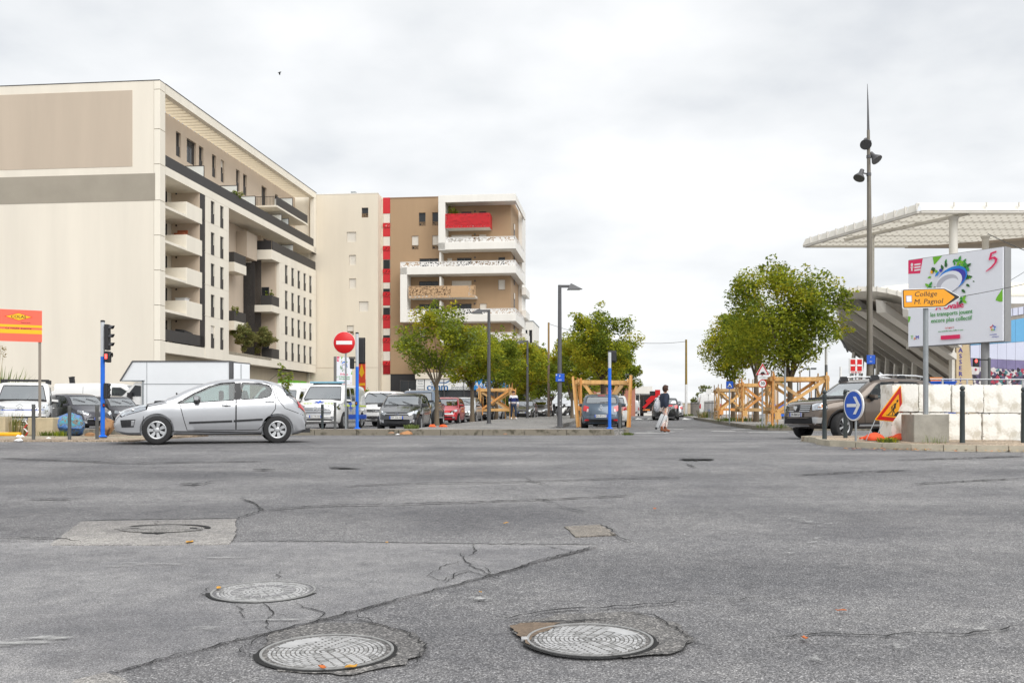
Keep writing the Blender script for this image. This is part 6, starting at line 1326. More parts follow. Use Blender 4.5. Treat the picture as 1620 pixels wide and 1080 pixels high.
# crane lorry
CL = thing('crane_lorry', 'dark lorry with a folded bright red loader crane beyond the walking woman', 'lorry', (at(1031, 655, 112).x, 112, gz(112)), R(-5))
mb = MB(); mb.box(-1.15, 1.15, 0, 5, .55, 1.0, BLACK); mb.box(-1.2, 1.2, .0, .1, .35, .75, BLACK); mb.build('chassis', CL)
mb = MB(); mb.bbox(-1.1, 1.1, 5.2, 7.2, .6, 2.6, pDG, .1); mb.build('cab', CL)
mb = MB(); mb.beam((-.95, -.1, .9), (.75, -.1, 2.5), .3, .42, REDP, (0, 1, 0)); mb.beam((-.6, .3, 1.6), (.7, .3, 2.8), .26, .34, REDP, (0, 1, 0)); mb.box(.4, .95, .0, .6, 2.35, 2.95, REDP); mb.box(-.2, .5, .1, .6, 2.3, 2.8, BLACK); mb.build('crane_arm', CL)
mb = MB(); mb.box(-1.0, -.2, -.1, .0, .62, .78, AMBER); mb.box(.2, .9, -.1, 0, .95, 1.1, SBLUE); mb.box(-.5, .3, -.09, 0, .25, .55, PLATE); mb.build('rear_lights', CL)
mb = MB(); mb.box(-.9, .9, .3, .9, 1.0, 2.2, BLACK); mb.build('crane_base', CL)
for x in (-.95, .95):
    for y in (1.2, 6.2):
        h = wheel(CL, x, y, .45, 'cap', -1 if x < 0 else 1); h.rotation_euler = (0, 0, pi / 2 if x < 0 else -pi / 2)
# scooters by the wooden pole
def scooter(px, y, yaw, label, pm):
    p = at(px, 655, y); t = thing('scooter', label, 'scooter', (p.x, y, gz(y) + .15), yaw, 'scooters parked by the wooden pole')
    mb = MB(); mb.tube([(-.7, 0, .75), (-.3, 0, .62), (0, 0, .32), (.3, 0, .34), (.42, 0, .8), (.5, 0, 1.0)], [.12, .2, .14, .1, .14, .1], pm, 8); mb.build('fairing', t, 60)
    mb = MB(); mb.bbox(-.75, -.1, -.14, .14, .78, .88, BLACK, .04); mb.build('saddle', t); mb = MB(); mb.tube([(.4, -.32, 1.08), (.45, 0, 1.05), (.4, .32, 1.08)], .02, BLACK, 6); mb.tube([(.5, 0, .95), (.66, 0, .28)], .03, GREYM, 6); mb.build('handlebar', t)
    for x in (-.6, .68): mb = MB(); mb.lathe([(.14, -.05), (.25, -.05), (.27, 0), (.25, .05), (.14, .05)], RUB, 18, (x, 0, .26), (0, 1, 0)); mb.lathe([(0, -.02), (.14, -.02), (.14, .02), (0, .02)], RIMM, 12, (x, 0, .26), (0, 1, 0)); mb.build('wheel', t, 50)
scooter(879, 84, R(250), 'dark scooter parked nearest the wooden pole', pK); scooter(889, 87, R(240), 'white scooter with tall screen parked under the trees', pW); scooter(897, 90, R(235), 'grey scooter parked last in the shade of the trees', pDG)
# ================================================================= TREES AND PLANTS
LG = leaf_mat('leaf_green', (.27, .315, .038)); LDG = leaf_mat('leaf_dark_green', (.155, .205, .036)); LYG = leaf_mat('leaf_yellow_green', (.40, .41, .04)); LYE = leaf_mat('leaf_yellow', (.46, .39, .038)); LOL = leaf_mat('leaf_olive', (.27, .26, .10)); LPK = leaf_mat('leaf_pale', (.26, .32, .12))
BARK = mat('bark', s2l(112, 100, 84), .9, var=.3, scale=8, streak=True, bump=.6, bscale=30); BARKD = mat('bark_dark', s2l(78, 68, 58), .9, var=.3, scale=8, streak=True)
def leaves(mb, c, rad, n, sz, mats, r, squash=.75, hollow=.35):
    for _ in range(n):
        d = V((r.gauss(0, 1), r.gauss(0, 1), r.gauss(0, 1))).normalized(); q = rad * (hollow + (1 - hollow) * r.random() ** .6)
        p = c + V((d.x * q, d.y * q, d.z * q * squash)); s_ = sz * r.uniform(.6, 1.3)
        a = V((r.gauss(0, 1), r.gauss(0, 1), r.gauss(0, .6))).normalized(); b = a.cross(V((r.gauss(0, .6), r.gauss(0, .6), 1))).normalized()
        m = mats[min(len(mats) - 1, int(r.random() ** 1.6 * len(mats)))]
        mb.add([p - a * s_ * .5, p + b * s_ * .3 - a * s_ * .05, p + a * s_ * .55, p - b * s_ * .3 - a * s_ * .05], [(0, 1, 2, 3)], m)
def tree(label, x, y, z0, th, tr, cz, rx, ry, rz, ncl, nlf, sz, kinds, seed, group=None, lean=0., name='street_tree', cx=0., clr=(.42, .75), bark=None):
    r = random.Random(seed); t = thing(name, label, 'tree', (x, y, z0), 0, group); bk = bark or BARK
    tm = MB(); top = V((lean, 0, th)); tm.tube([(0, 0, -.1), (0, 0, .15), (lean * .4, .02, th * .5), top], [tr * 1.5, tr * 1.1, tr * .9, tr * .75], bk, 10)
    cl = []
    for i in range(ncl):
        while True:
            d = V((r.uniform(-1, 1), r.uniform(-1, 1), r.uniform(-1, 1)))
            if .35 < d.length < 1: break
        e = 1 - .28 * max(0, -d.z) ; c = V((cx + d.x * rx * e, d.y * ry * e, cz + d.z * rz)); cl.append(c)
    for i, c in enumerate(cl):
        if i % 5 == 0:
            m_ = top.lerp(c, .5) + V((r.uniform(-.15, .15), r.uniform(-.15, .15), r.uniform(.0, .3)))
            tm.tube([top - V((0, 0, .25 * r.random())), top.lerp(m_, .5), m_, c], [tr * .42, tr * .3, tr * .17, tr * .05], bk, 6, False)
    tm.build('trunk', t, 60)
    cm = MB(); k = int(nlf * 1.55) // ncl
    for c in cl:
        ms = r.choices([q[0] for q in kinds], [q[1] for q in kinds])[0]
        leaves(cm, c, min(rx, rz) * r.uniform(*clr) * .62, int(k * r.uniform(.6, 1.4)), sz, ms, r)
    for _ in range(int(ncl * .9)):
        c = r.choice(cl); d = (c - V((cx, 0, cz))); c2 = c + d.normalized() * r.uniform(.3, .95) * min(rx, rz) * .4
        leaves(cm, c2, r.uniform(.18, .32), 24, sz, r.choices([q[0] for q in kinds], [q[1] for q in kinds])[0], r)
    cm.build('crown', t)
    return t
KG = [([LG, LYG], 3), ([LDG, LG], 3), ([LYG, LG, LYE], 2), ([LDG], 1)]
KY = [([LYG, LG], 3), ([LYE, LYG], 2.2), ([LG, LYG], 2), ([LDG, LG], 1)]
KD = [([LDG, LG], 4), ([LG], 2), ([LYG, LG], 1)]
R0, RL = 'trees in the timber guards on the right', 'trees along the left footpath'
def trow(px, y, **k): return ((px - 810) / 1575 * y, y, gz(y) + .15)
tree('biggest tree of the right group, broad green crown, trunk forking above its timber guard', *trow(1250, 42.3), 1.9, .13, 4.6, 2.6, 2.1, 2.15, 84, 13500, .145, KG, 11, R0, cx=-.35)
tree('middle tree of the right group with its slim dark trunk behind the 30 sign', *trow(1196, 52.8), 2.3, .14, 4.6, 1.9, 1.7, 1.7, 44, 5600, .17, KG, 12, R0)
tree('yellowing tree at the far end of the right timber guards', *trow(1160, 62.6), 1.9, .13, 4.6, 1.95, 1.8, 2.05, 48, 6200, .17, KY, 13, R0)
tree('loose pale green tree nearest in the row left of the footpath', *trow(691, 42.9), 1.7, .1, 3.6, 1.65, 1.5, 1.5, 44, 5200, .14, [([LG, LPK], 3), ([LYG, LG], 3), ([LDG, LG], 2), ([LYE, LYG], .7)], 21, RL, cx=-.1)
tree('yellow-green tree behind the tall lamp, second in the left row', *trow(747, 53), 1.75, .12, 3.6, 1.75, 1.6, 1.5, 44, 5600, .15, KY, 22, RL)
tree('dark green tree standing in the left timber guard', *trow(785, 63.5), 1.8, .1, 3.9, 1.75, 1.7, 1.75, 40, 4800, .17, KD, 23, RL)
tree('golden-tinged tree beyond the left timber guard', *trow(812, 73), 1.9, .13, 4.2, 2.0, 1.8, 1.9, 42, 4600, .19, KY, 24, RL)
tree('yellow tree behind the dark parked cars, fifth in the left row', *trow(833, 83), 1.9, .13, 4.0, 2.0, 1.8, 1.9, 40, 4200, .2, [([LYE, LYG], 3), ([LYG, LG], 2), ([LG], 1)], 25, RL)
tree('bushy green tree behind the wooden pole', *trow(853, 92), 1.9, .14, 3.9, 2.0, 2.0, 2.0, 40, 4200, .22, KD, 26, RL)
tree('farthest tree of the left row, low green crown', *trow(872, 103), 1.5, .14, 3.6, 2.2, 2.0, 2.3, 40, 4200, .24, KG, 27, RL)
tree('dark leafy tree in the timber guard above the blue-grey hatchback', *trow(953, 46.4), 2.1, .11, 3.7, 1.62, 1.5, 1.5, 50, 6800, .14, [([LG, LYG], 2), ([LDG, LG], 3), ([LYG, LYE], 1.6)], 31, None, bark=BARKD)
tree('tree directly behind the guarded one above the blue-grey car', *trow(957, 57), 2.0, .11, 3.6, 1.6, 1.5, 1.5, 36, 3800, .17, KG, 32, None)
tree('tree with dense dark leaves hanging low right of the wooden pole', *trow(918, 78), 1.0, .13, 3.3, 2.0, 1.9, 2.5, 44, 5600, .2, KD, 33, None)
tree('tree with yellow tips rising beside the lamp with the blue plate', *trow(905, 68), 1.2, .12, 3.6, 1.5, 1.4, 1.9, 36, 4200, .18, KY, 34, None)
tree('low dark bush-like tree under the row by the parked carrier', *trow(820, 108), .6, .12, 2.0, 2.6, 2.0, 1.6, 36, 3800, .24, KD, 35, None)
tree('tree beyond the white car roof at the right of the guarded tree', *trow(985, 72), 1.4, .12, 2.9, 1.3, 1.2, 1.6, 30, 3000, .18, KD, 36, None)
tree('grey-green bush beyond the grey street fence', *trow(1117, 120), .5, .1, 1.7, 2.1, 1.6, 1.5, 30, 2600, .24, [([LOL, LPK], 3), ([LDG, LOL], 2)], 41, None, name='bush')
tree('distant bush beyond the low white building', *trow(1092, 190), .3, .1, .9, 2.2, 1.6, .8, 14, 700, .3, KD, 42, None, name='bush')
# olive shrubs on the terrace of the long block
for i, (y, rr_, h) in enumerate([(20.6, 1.15, 1.7), (26.0, 1.5, 1.75)]):
    p = A.matrix_basis @ V((-.9, y, 6.95))
    tree(['feathery olive shrub on the block terrace, left one by the dark railing', 'feathery olive shrub on the block terrace, right one under the corner loggia'][i], p.x, p.y, p.z, .7, .06, h, rr_, 1.0, 1.35, 30, 3000, .2, [([LOL, LPK], 3), ([LOL], 2)], 50 + i, None, name='olive_shrub')
def shrub(label, p, h, rad, n, sz, mats, seed, name='shrub', flowers=None, stems=6):
    r = random.Random(seed); t = thing(name, label, 'shrub', p); sm = MB(); cm = MB()
    for i in range(stems):
        a = 2 * pi * i / stems + r.random(); e = V((cos(a) * rad * r.uniform(.2, .9), sin(a) * rad * r.uniform(.2, .9), h * r.uniform(.65, 1))); sm.tube([(0, 0, -.05), e * .5 + V((0, 0, .1 * h)), e], [.02, .014, .006], BARK, 5)
        for k in (.45, .65, .85, 1.0): leaves(cm, e * k, rad * .28, n // (stems * 4), sz, mats, r, 1., .0)
        if flowers: leaves(cm, e, rad * .22, 8, sz * .8, [flowers], r, 1., 0)
    sm.build('stem', t); cm.build('foliage', t); return t
LFW = leaf_mat('white_blossom', (.7, .68, .66))
shrub('thin young shrub rising behind the silver hatchback tail', at(452, 608, 52) + V((0, 0, 0)) - V((0, 0, 1.2)), 2.4, .5, 420, .16, [LG, LPK], 61)
shrub('white flowering shrub beside the red banner', V((at(597, 655, 58).x, 58, gz(58))), 2.0, 1.1, 800, .16, [LG, LPK, LDG], 62, flowers=LFW, stems=9)
shrub('palm-like plant on the balcony above the red railing', B.matrix_basis @ V((bx(755) - .1, .4, bz(250))), 2.6, 1.0, 400, .3, [LG, LOL], 63, 'balcony_plant')
shrub('leafy green plant on the topmost terrace of the cream block', A.matrix_basis @ V((-.4, 17.6, 22.3)), .9, .9, 500, .22, [LDG, LG], 64, 'balcony_plant')
shrub('small potted tree behind the loggia railing of the cream block', A.matrix_basis @ V((-.7, 28.4, 12.85)), 1.7, .6, 300, .22, [LDG, LG], 65, 'balcony_plant')
shrub('bushy plant on the lower side balcony of the cream block', A.matrix_basis @ V((-1.6, 20.2, 10.4)), 1.5, .6, 300, .22, [LG, LOL], 66, 'balcony_plant')
GRS = leaf_mat('grass_blade', (.13, .17, .04)); GRD = leaf_mat('dry_grass_blade', (.4, .31, .14))
def tuft(name, label, p, n, h, rad, mats, seed, w=.014, droop=.4, cat='weed', group=None):
    r = random.Random(seed); mb = MB()
    for _ in range(n):
        a = r.uniform(0, 2 * pi); q = V((cos(a), sin(a), 0)); o = q * rad * sqrt(r.random()); hh = h * r.uniform(.4, 1); s_ = V((-q.y, q.x, 0)) * w * r.uniform(.6, 1.2)
        m1 = o + q * hh * droop * .3 + V((0, 0, hh * .6)); e = o + q * hh * droop + V((0, 0, hh * r.uniform(.75, 1)))
        mb.add([o - s_, o + s_, m1 + s_ * .8, m1 - s_ * .8, e], [(0, 1, 2, 3), (3, 2, 4)], r.choice(mats))
    o = mb.build(name, None, loc=p); o['kind'] = 'stuff'; return tag(o, label, cat, group)
gp0 = lambda px, y, dz=0: V(((px - 810) / 1575 * y, y, gz(y) + dz))
t = thing('reed_clump', 'tall green reeds with feathery heads behind the white van at the left edge', 'reeds', gp0(4, 38.5))
r = random.Random(9); m1 = MB(); m2 = MB()
for _ in range(260):
    a = r.uniform(0, 6.28); o = V((cos(a), sin(a) * .6, 0)) * .85 * sqrt(r.random()); hh = r.uniform(1.4, 2.7); q = V((cos(a), sin(a), 0)); s_ = V((-q.y, q.x, 0)) * .022
    m_ = o + q * .25 + V((0, 0, hh * .7)); e = o + q * r.uniform(.4, .9) + V((0, 0, hh * r.uniform(.8, 1))); m1.add([o - s_, o + s_, m_ + s_, m_ - s_, e], [(0, 1, 2, 3), (3, 2, 4)], r.choice([GRS, LPK, LG]))
for _ in range(4):
    o = V((r.uniform(-.9, -.1), r.uniform(-.5, .5), 0)); e = o + V((r.uniform(.0, .6), 0, r.uniform(2.7, 3.3))); m2.tube([o, o.lerp(e, .6), e], [.01, .008, .006], GRD, 4); leaves(m2, e + V((.05, 0, -.12)), .16, 26, .09, [GRD], r, 1.6, 0)
m1.build('blades', t); m2.build('plumes', t)
tuft('dry_grass', 'dry blond grass clump between the white van and the graphite hatchback', gp0(50, 43), 240, 1.6, .7, [GRD], 3, .02)
tuft('weeds', 'green weeds by the concrete block foot', gp0(92, 26.6, .05), 90, .22, .25, [GRS, LG], 4)
tuft('weeds', 'scrubby dry weeds around the broken blocks at the left edge', gp0(18, 28.0, .05), 260, .75, .5, [GRD, GRS, LOL], 5, .012)
tuft('weeds', 'weeds in front of the pale concrete block', gp0(73, 26.45, .05), 70, .2, .2, [GRS], 6)
tuft('weeds', 'bright green tuft at the black hatchback front wheel', gp0(651, 33.3, .16), 160, .2, .26, [GRS, LPK], 7)
tuft('weeds', 'green tuft at the right end of the long kerb', gp0(994, 31.1, .0), 60, .12, .2, [GRS], 8)
tuft('weeds', 'tall thin weeds growing in front of the concrete sign base', gp0(1478, 20.75, .08), 26, .3, .3, [GRS, LPK], 10, .007, .2)
tuft('weeds', 'thick green tuft on the island kerb below the sandbags', gp(1408, 708) + V((0, .1, .1)), 130, .16, .24, [GRS, LYG], 11)
tuft('weeds', 'tuft by the kerb at the front of the right pavement', gp0(1225, 39.5, .1), 120, .22, .8, [GRS], 12)
tuft('weeds', 'dry grass clump by the grey street fence', gp0(1117, 72, .1), 160, .8, .7, [GRD, GRS], 13, .02)
tuft('weeds', 'grass strip around the foot of the right trees', gp0(1170, 55, .15), 300, .3, 1.6, [GRS], 14, .02)
tuft('weeds', 'grass at the foot of the tall thin pole up the street', gp0(1088, 88, .1), 160, .35, 1.0, [GRS], 15, .02)
# leaf litter along the island kerb, one drift
lm = MB(); r = random.Random(31)
for i in range(420):
    u = r.random(); px = 1335 + u * 290; g = gp(px, 711.5 + (px - 1440) * .012 + abs(r.gauss(0, 1.1))); a = r.uniform(0, 6.28); s_ = r.uniform(.012, .04)
    if r.random() < .45 and not 1395 < px < 1450: continue
    q = V((cos(a), sin(a), r.uniform(-.2, .3))) * s_; b = V((-sin(a), cos(a), r.uniform(-.2, .3))) * s_ * .6; c = g + V((0, 0, .02 + r.random() * .02)); lm.add([c - q, c + b, c + q, c - b], [(0, 1, 2, 3)], r.choice([LEAFY, LEAFO, RUST]))
lm.build('leaf_litter')['kind'] = 'stuff'
# ================================================================= STREET FURNITURE
WOOD = mat('timber', s2l(222, 174, 110), .75, var=.32, scale=5, streak=True); WOOD2 = mat('timber_orange', s2l(214, 150, 84), .75, var=.2, scale=5)
WOOD3 = mat('timber_greyed', s2l(196, 160, 112), .8, var=.3, scale=4, streak=True)
def guard(label, px, y, w, d, h, z0, kind='X', seed=1, rz=ST, grp='timber tree guards'):
    r = random.Random(seed); t = thing('tree_guard', label, 'tree guard', ((px - 810) / 1575 * y, y, z0), rz, grp)
    def b(nm, a, c, ww, hh, m=None):
        mb = MB(); mb.beam(a, c, ww, hh, m or r.choice([WOOD, WOOD, WOOD2, WOOD3])); return mb.build(nm, t)
    zl = .62 if kind == 'X' else .75
    for sx in (-1, 1):
        for sy in (-1, 1):
            x, yy = sx * w / 2, sy * d / 2
            for k in range(2 if kind == 'X' else 3):
                dx = r.uniform(-.1, .1) + .1 * k; ln = r.uniform(-.05, .05) if kind == 'X' else r.uniform(-.14, .14)
                b('post', (x + dx * .6, yy + .06 * k, -.05), (x + dx * .6 + ln + (sx * .1 if kind != 'X' else 0), yy, h + r.uniform(.05, .3)), .055 if kind == 'X' else .085, .045 if kind == 'X' else .06)
    for sy in (-1, 1):
        yy = sy * d / 2 - sy * .04
        b('beam', (-w / 2 - .12, yy, h - .08 + r.uniform(-.03, .03)), (w / 2 + .12, yy, h - .08 + r.uniform(-.03, .03)), .06, .17)
        if kind == 'X':
            b('beam', (-w / 2 - .1, yy, zl + r.uniform(-.03, .03)), (w / 2 + .1, yy, zl + r.uniform(-.03, .03)), .06, .16)
            b('brace', (-w / 2 + .1, yy + .07, h - .15), (w / 2 - .15, yy + .07, zl), .05, .13); b('brace', (-w / 2 + .15, yy - .07, zl), (w / 2 - .1, yy - .07, h - .15), .05, .13)
        else:
            b('brace', (-w / 2 + .25, yy + .05, h - .15), (-.05, yy + .05, h - 1.25), .06, .14); b('brace', (w / 2 - .25, yy + .05, h - .15), (.05, yy - .02, h - 1.25), .06, .14); b('brace', (w / 2 - .5, yy + .12, h - .15), (.3, yy + .12, h - 1.1), .06, .12)
    for sx in (-1, 1):
        x = sx * w / 2 - sx * .04
        b('beam', (x, -d / 2 - .1, h - .02), (x, d / 2 + .1, h - .02), .06, .16)
        if kind == 'X': b('beam', (x, -d / 2, zl + .12), (x, d / 2, zl + .12), .06, .15); b('brace', (x, -d / 2 + .1, h - .15), (x + .05, d / 2 - .1, zl), .05, .12); b('brace', (x + .02, -d / 2 + .1, zl), (x - .05, d / 2 - .1, h - .15), .05, .12)
        else: b('beam', (x, -d / 2, .8), (x, d / 2, .8), .07, .2)
    if kind == 'X':
        for k in range(5): x = -w / 2 + w * (k + .5) / 5 + r.uniform(-.15, .15); b('stake', (x, d / 2 + .05, -.05), (x + r.uniform(-.04, .04), d / 2 + .05, h + r.uniform(-.1, .45)), .045, .03)
        b('post', (-w / 2 + .05, -d / 2 - .05, .45), (-w / 2 + .3, -d / 2 - .05, .45), .05, .3)
    return t
guard('timber tree guard nearest on the right, behind the brown car bonnet', 1258, 42.3, 2.15, 2.3, 2.05, .14, 'X', 1)
guard('timber tree guard in the middle of the right row behind the 30 sign', 1196, 52.8, 1.75, 2.2, 2.0, .25, 'X', 2)
guard('timber tree guard farthest in the right row beside the small blue sign', 1155, 62.6, 1.65, 2.2, 1.9, .32, 'X', 3)
guard('leaning timber tree guard around the blue-grey hatchback', 955, 45.6, 2.25, 2.2, 2.05, .12, 'V', 4)
guard('timber tree guard on the left footpath beside the walking man', 785, 63.2, 2.0, 2.0, 1.95, .3, 'X', 5)
# lamps
def lamp(label, px, y, zb, ztop, dr, plate_=False):
    x = (px - 810) / 1575 * y; t = thing('street_lamp', label, 'street lamp', (x, y, zb), 0, 'street lamps with wedge heads'); h = ztop - zb
    mb = MB(); mb.tube([(0, 0, 0), (0, 0, h * .3), (0, 0, h)], [.095, .085, .065], GREYM, 12); mb.lathe([(.15, 0), (.15, .03), (.1, .05)], GREYM, 14); mb.build('pole', t, 50)
    a = MB(); a.box(min(0, dr * .42), max(0, dr * .42), -.04, .04, h - .1, h, GREYM); a.build('arm', t)
    m = MB(); m.add([(dr * .28, -.16, h - .18), (dr * .28, .16, h - .18), (dr * .86, .1, h - .16), (dr * .86, -.1, h - .16), (dr * .42, -.1, h + .06), (dr * .42, .1, h + .06)], [(0, 1, 2, 3)[::-1], (0, 4, 5, 1), (4, 3, 2, 5), (0, 3, 4), (1, 5, 2)], GREYM); o = m.build('lamp_head', t)
    g = MB(); g.box(min(dr * .36, dr * .76), max(dr * .36, dr * .76), -.08, .08, h - .188, h - .178, FROST); g.build('lens', o)
    if plate_:
        s_ = MB(); s_.bbox(-.16, .17, -.12, -.09, 1.72, 2.02, SBLUE, .01); s_.box(-.15, -.11, -.125, -.12, 1.95, 1.99, WHITE); s_.text('P', .1, (0, -.123, 1.92), WHITE, bold=.02); s_.text('BUS', .07, (.0, -.123, 1.78), WHITE, bold=.02); s_.build('blue_plate', t)
        b = MB(); b.ball((0.02, -.09, 1.0), .022, WHITE, 5); b.ball((.02, -.09, .78), .02, WHITE, 5); b.build('sticker', t)
    return t
lamp('grey street lamp with a blue plate, head pointing right', 885.5, 37.8, .165, 5.55, 1, True)
lamp('tall grey street lamp among the parked cars, head pointing left', 773.5, 45.8, .2, 5.45, -1)
lamp('grey street lamp behind the walking man, head pointing left', 834.5, 69, .36, 5.75, -1)
# thin wooden and steel poles
TIMB = mat('weathered_pole', s2l(150, 122, 78), .85, var=.25, scale=4, streak=True)
def pole(name, label, px, y, top, r0, r1, m, split=None, m2=None, cat='pole', zb=None, sub=True):
    z = gz(y) + .1 if zb is None else zb; x = (px - 810) / 1575 * y; zt = at(0, top, y).z - z; t = thing(name, label, cat, (x, y, z))
    mb = MB(); zs = at(0, split, y).z - z if split else zt; rs = r0 + (r1 - r0) * zs / zt
    mb.tube([(0, 0, -.1), (0, 0, zs)], [r0, rs], m2 if split else m, 10); mb.build('lower_shaft' if split else 'shaft', t, 50)
    if split: mb = MB(); mb.tube([(0, 0, zs), (0, 0, zt)], [rs * .96, r1], m, 10); mb.build('upper_shaft', t, 50)
    return t
pole('wooden_pole', 'weathered wooden pole standing among the left trees', 868, 80, 510, .11, .08, TIMB, 560, mat('pole_grey_brown', s2l(130, 112, 98), .8, var=.2)); p1 = V((at(868, 0, 80).x, 80, at(0, 512, 80).z))
pole('wooden_pole', 'tall lone pole up the street, ochre above and pale below', 1085.5, 92, 537, .13, .09, mat('ochre_pole', s2l(140, 116, 50), .8, var=.2), 608, WHITE); p2 = V((at(1085.5, 0, 92).x, 92, at(0, 540, 92).z))
def wire(label, a, b, sag, r=.02):
    mb = MB(); mb.tube([V(a).lerp(V(b), i / 10) - V((0, 0, sag * 4 * (i / 10) * (1 - i / 10))) for i in range(11)], r, mat('wire_black', (.05, .05, .05), .6, var=0), 4); return tag(mb.build('overhead_wire'), label, 'wire')
wire('thin wire sagging from the lone pole into the left trees', p2, p1, .7, .018)
wire('wire running off the canopy column to the right edge', at(1563, 370, 60), at(1700, 425, 50), .1, .025); wire('wire crossing the big billboard and leaving the right edge', at(1460, 478, 28), at(1660, 440, 27), .05, .008); wire('thin wire rising behind the billboard to the right edge', at(1592, 447, 50), at(1690, 380, 50), .1, .012)
STICK = mat('pole_grey', s2l(120, 122, 122), .6, .2, var=.1)
pole('marker_pole', 'tall pole with a white top half behind the brown car bonnet', 1307, 44, 548, .07, .06, WHITE, 577, STICK)
pole('marker_pole', 'thin white pole by the red cross sign', 1330, 60, 580, .08, .07, WHITE)
pole('sign_post', 'bare thin grey post standing in front of the nearest right guard', 1242, 40.6, 580, .04, .04, GALV)
for i, (px, y, top, lb) in enumerate([(1111, 130, 622, 'thin pale pole above the street fence'), (1262, 90, 600, 'thin far pole seen through the nearest right guard'), (1225, 95, 590, 'thin far pole between the two right trunks'), (1290, 100, 607, 'thin far pole beside the tall white-topped pole')]): pole('far_pole', lb, px, y, top, .08, .06, STICK)
t = pole('flood_lamp_post', 'far double-headed lamp post right of the nearest guard', 1281, 110, 583, .07, .06, GALV)
for s_ in (-1, 1): mb = MB(); mb.box(s_ * .15 if s_ > 0 else -.7, .7 if s_ > 0 else -.15, -.15, .15, at(0, 583, 110).z - gz(110) - .2, at(0, 583, 110).z - gz(110) + .0, GALV); mb.build('lamp_head', t)
# blue and white signal posts
REDL = mat('red_signal_light', (1., .06, .05), .3, emit=2.2, var=0)
def sigpost(label, px, y, zb, top, split):
    t = thing('signal_post', label, 'traffic light', ((px - 810) / 1575 * y, y, zb), 0, 'blue and white signal posts'); zt = at(0, top, y).z - zb; zs = at(0, split, y).z - zb
    mb = MB(); mb.tube([(0, 0, 0), (0, 0, zs)], .055, BLUEP, 14); mb.lathe([(.11, 0), (.11, .02), (.06, .05)], BLUEP, 14); mb.build('blue_post', t, 50)
    mb = MB(); mb.tube([(0, 0, zs), (0, 0, zt - .03)], .053, mat('post_grey_white', s2l(196, 200, 204), .5), 14); mb.build('white_post', t, 50); mb = MB(); mb.lathe([(.057, zt - .04), (.057, zt), (.04, zt + .01)], BLACK, 14); mb.build('cap', t, 50)
    return t, zt
def sighead(t, x, z0, z1, dep, hoods=3, face=1, lit=None, back=True):
    """head in side view: backing plate and three hoods pointing +x (face 1) or away from the viewer (face 0)"""
    h = MB()
    if face == 1:
        h.bbox(x, x + .1, -.11, .11, z0, z1, BLACK, .02)
        for i in range(hoods):
            zc = z0 + (z1 - z0) * (i + .5) / hoods; rr = (z1 - z0) / hoods * .38; pts = [(x + .1, rr * cos(a), zc + rr * sin(a)) for a in [pi * k / 10 for k in range(11)]]; pt2 = [(x + .1 + dep * (.5 + .5 * sin(pi * k / 10)), rr * cos(pi * k / 10), zc + rr * sin(pi * k / 10)) for k in range(11)]
            h.add(pts + pt2, [(k, k + 1, 12 + k, 11 + k) for k in range(10)], mat('signal_hood', s2l(62, 62, 66), .5)); h.lathe([(0, .005), (rr * .9, .002)], BLACK, 14, (x + .1, 0, zc), (1, 0, 0))
    else: h.bbox(x - .1, x + .1, .05, .2, z0, z1, BLACK, .02); h.box(x - .13, x + .13, .2, .215, z0 - .03, z1 + .03, BLACK)
    return h.build('signal_head', t)
s1_, zt = sigpost('blue and white signal post with hooded lights left of the silver hatchback', 162.5, 26, .06, 507, 564)
sighead(s1_, .075, zt - 1.05 + .28, zt - .1, .13); hh = sighead(s1_, .09, zt - 1.25 + .16, zt - .8, .06, 1)
mb = MB(); mb.box(.085, .2, -.13, -.108, zt - 1.05, zt - .83, BLACK); mb.box(.11, .165, -.14, -.13, zt - 1.0, zt - .88, REDL); mb.build('red_man_signal', s1_)
mb = MB(); mb.box(-.02, .1, -.03, .03, zt - .2, zt - .16, BLACK); mb.box(-.02, .1, -.03, .03, zt - .85, zt - .81, BLACK); mb.build('bracket', s1_); mb = MB(); sighead(s1_, .06, 1.0, 1.4, .05); mb.bbox(.02, .1, -.075, -.03, .78, .88, BLACK, .01); mb.box(.045, .075, -.08, -.074, .81, .84, REDP); mb.build('push_button', s1_)
s2_, zt = sigpost('blue and white signal post beside the round no-entry sign', 565, 33, .17, 526, 580)
sighead(s2_, .11, zt - 1.0, zt - .18, .1, face=0); h = MB(); h.bbox(-.24, -.1, -.05, .08, zt - 1.2, zt - .85, BLACK, .03); h.box(-.27, -.08, -.03, .1, zt - .87, zt - .8, mat('grey_bracket', s2l(110, 105, 100), .6)); h.tube([(-.1, 0, zt - .98), (0, 0, zt - .98)], .02, BLACK, 6); h.build('signal_head', s2_)
mb = MB(); mb.bbox(-.06, .02, -.09, -.05, .78, .9, BLACK, .01); mb.box(-.035, -.005, -.095, -.09, .83, .86, AMBER); mb.build('push_button', s2_)
s3_, zt = sigpost('blue and white signal post in front of the blue-grey hatchback', 964.5, 33, .17, 555, 582); sighead(s3_, .12, zt - .33, zt, .1, face=0)
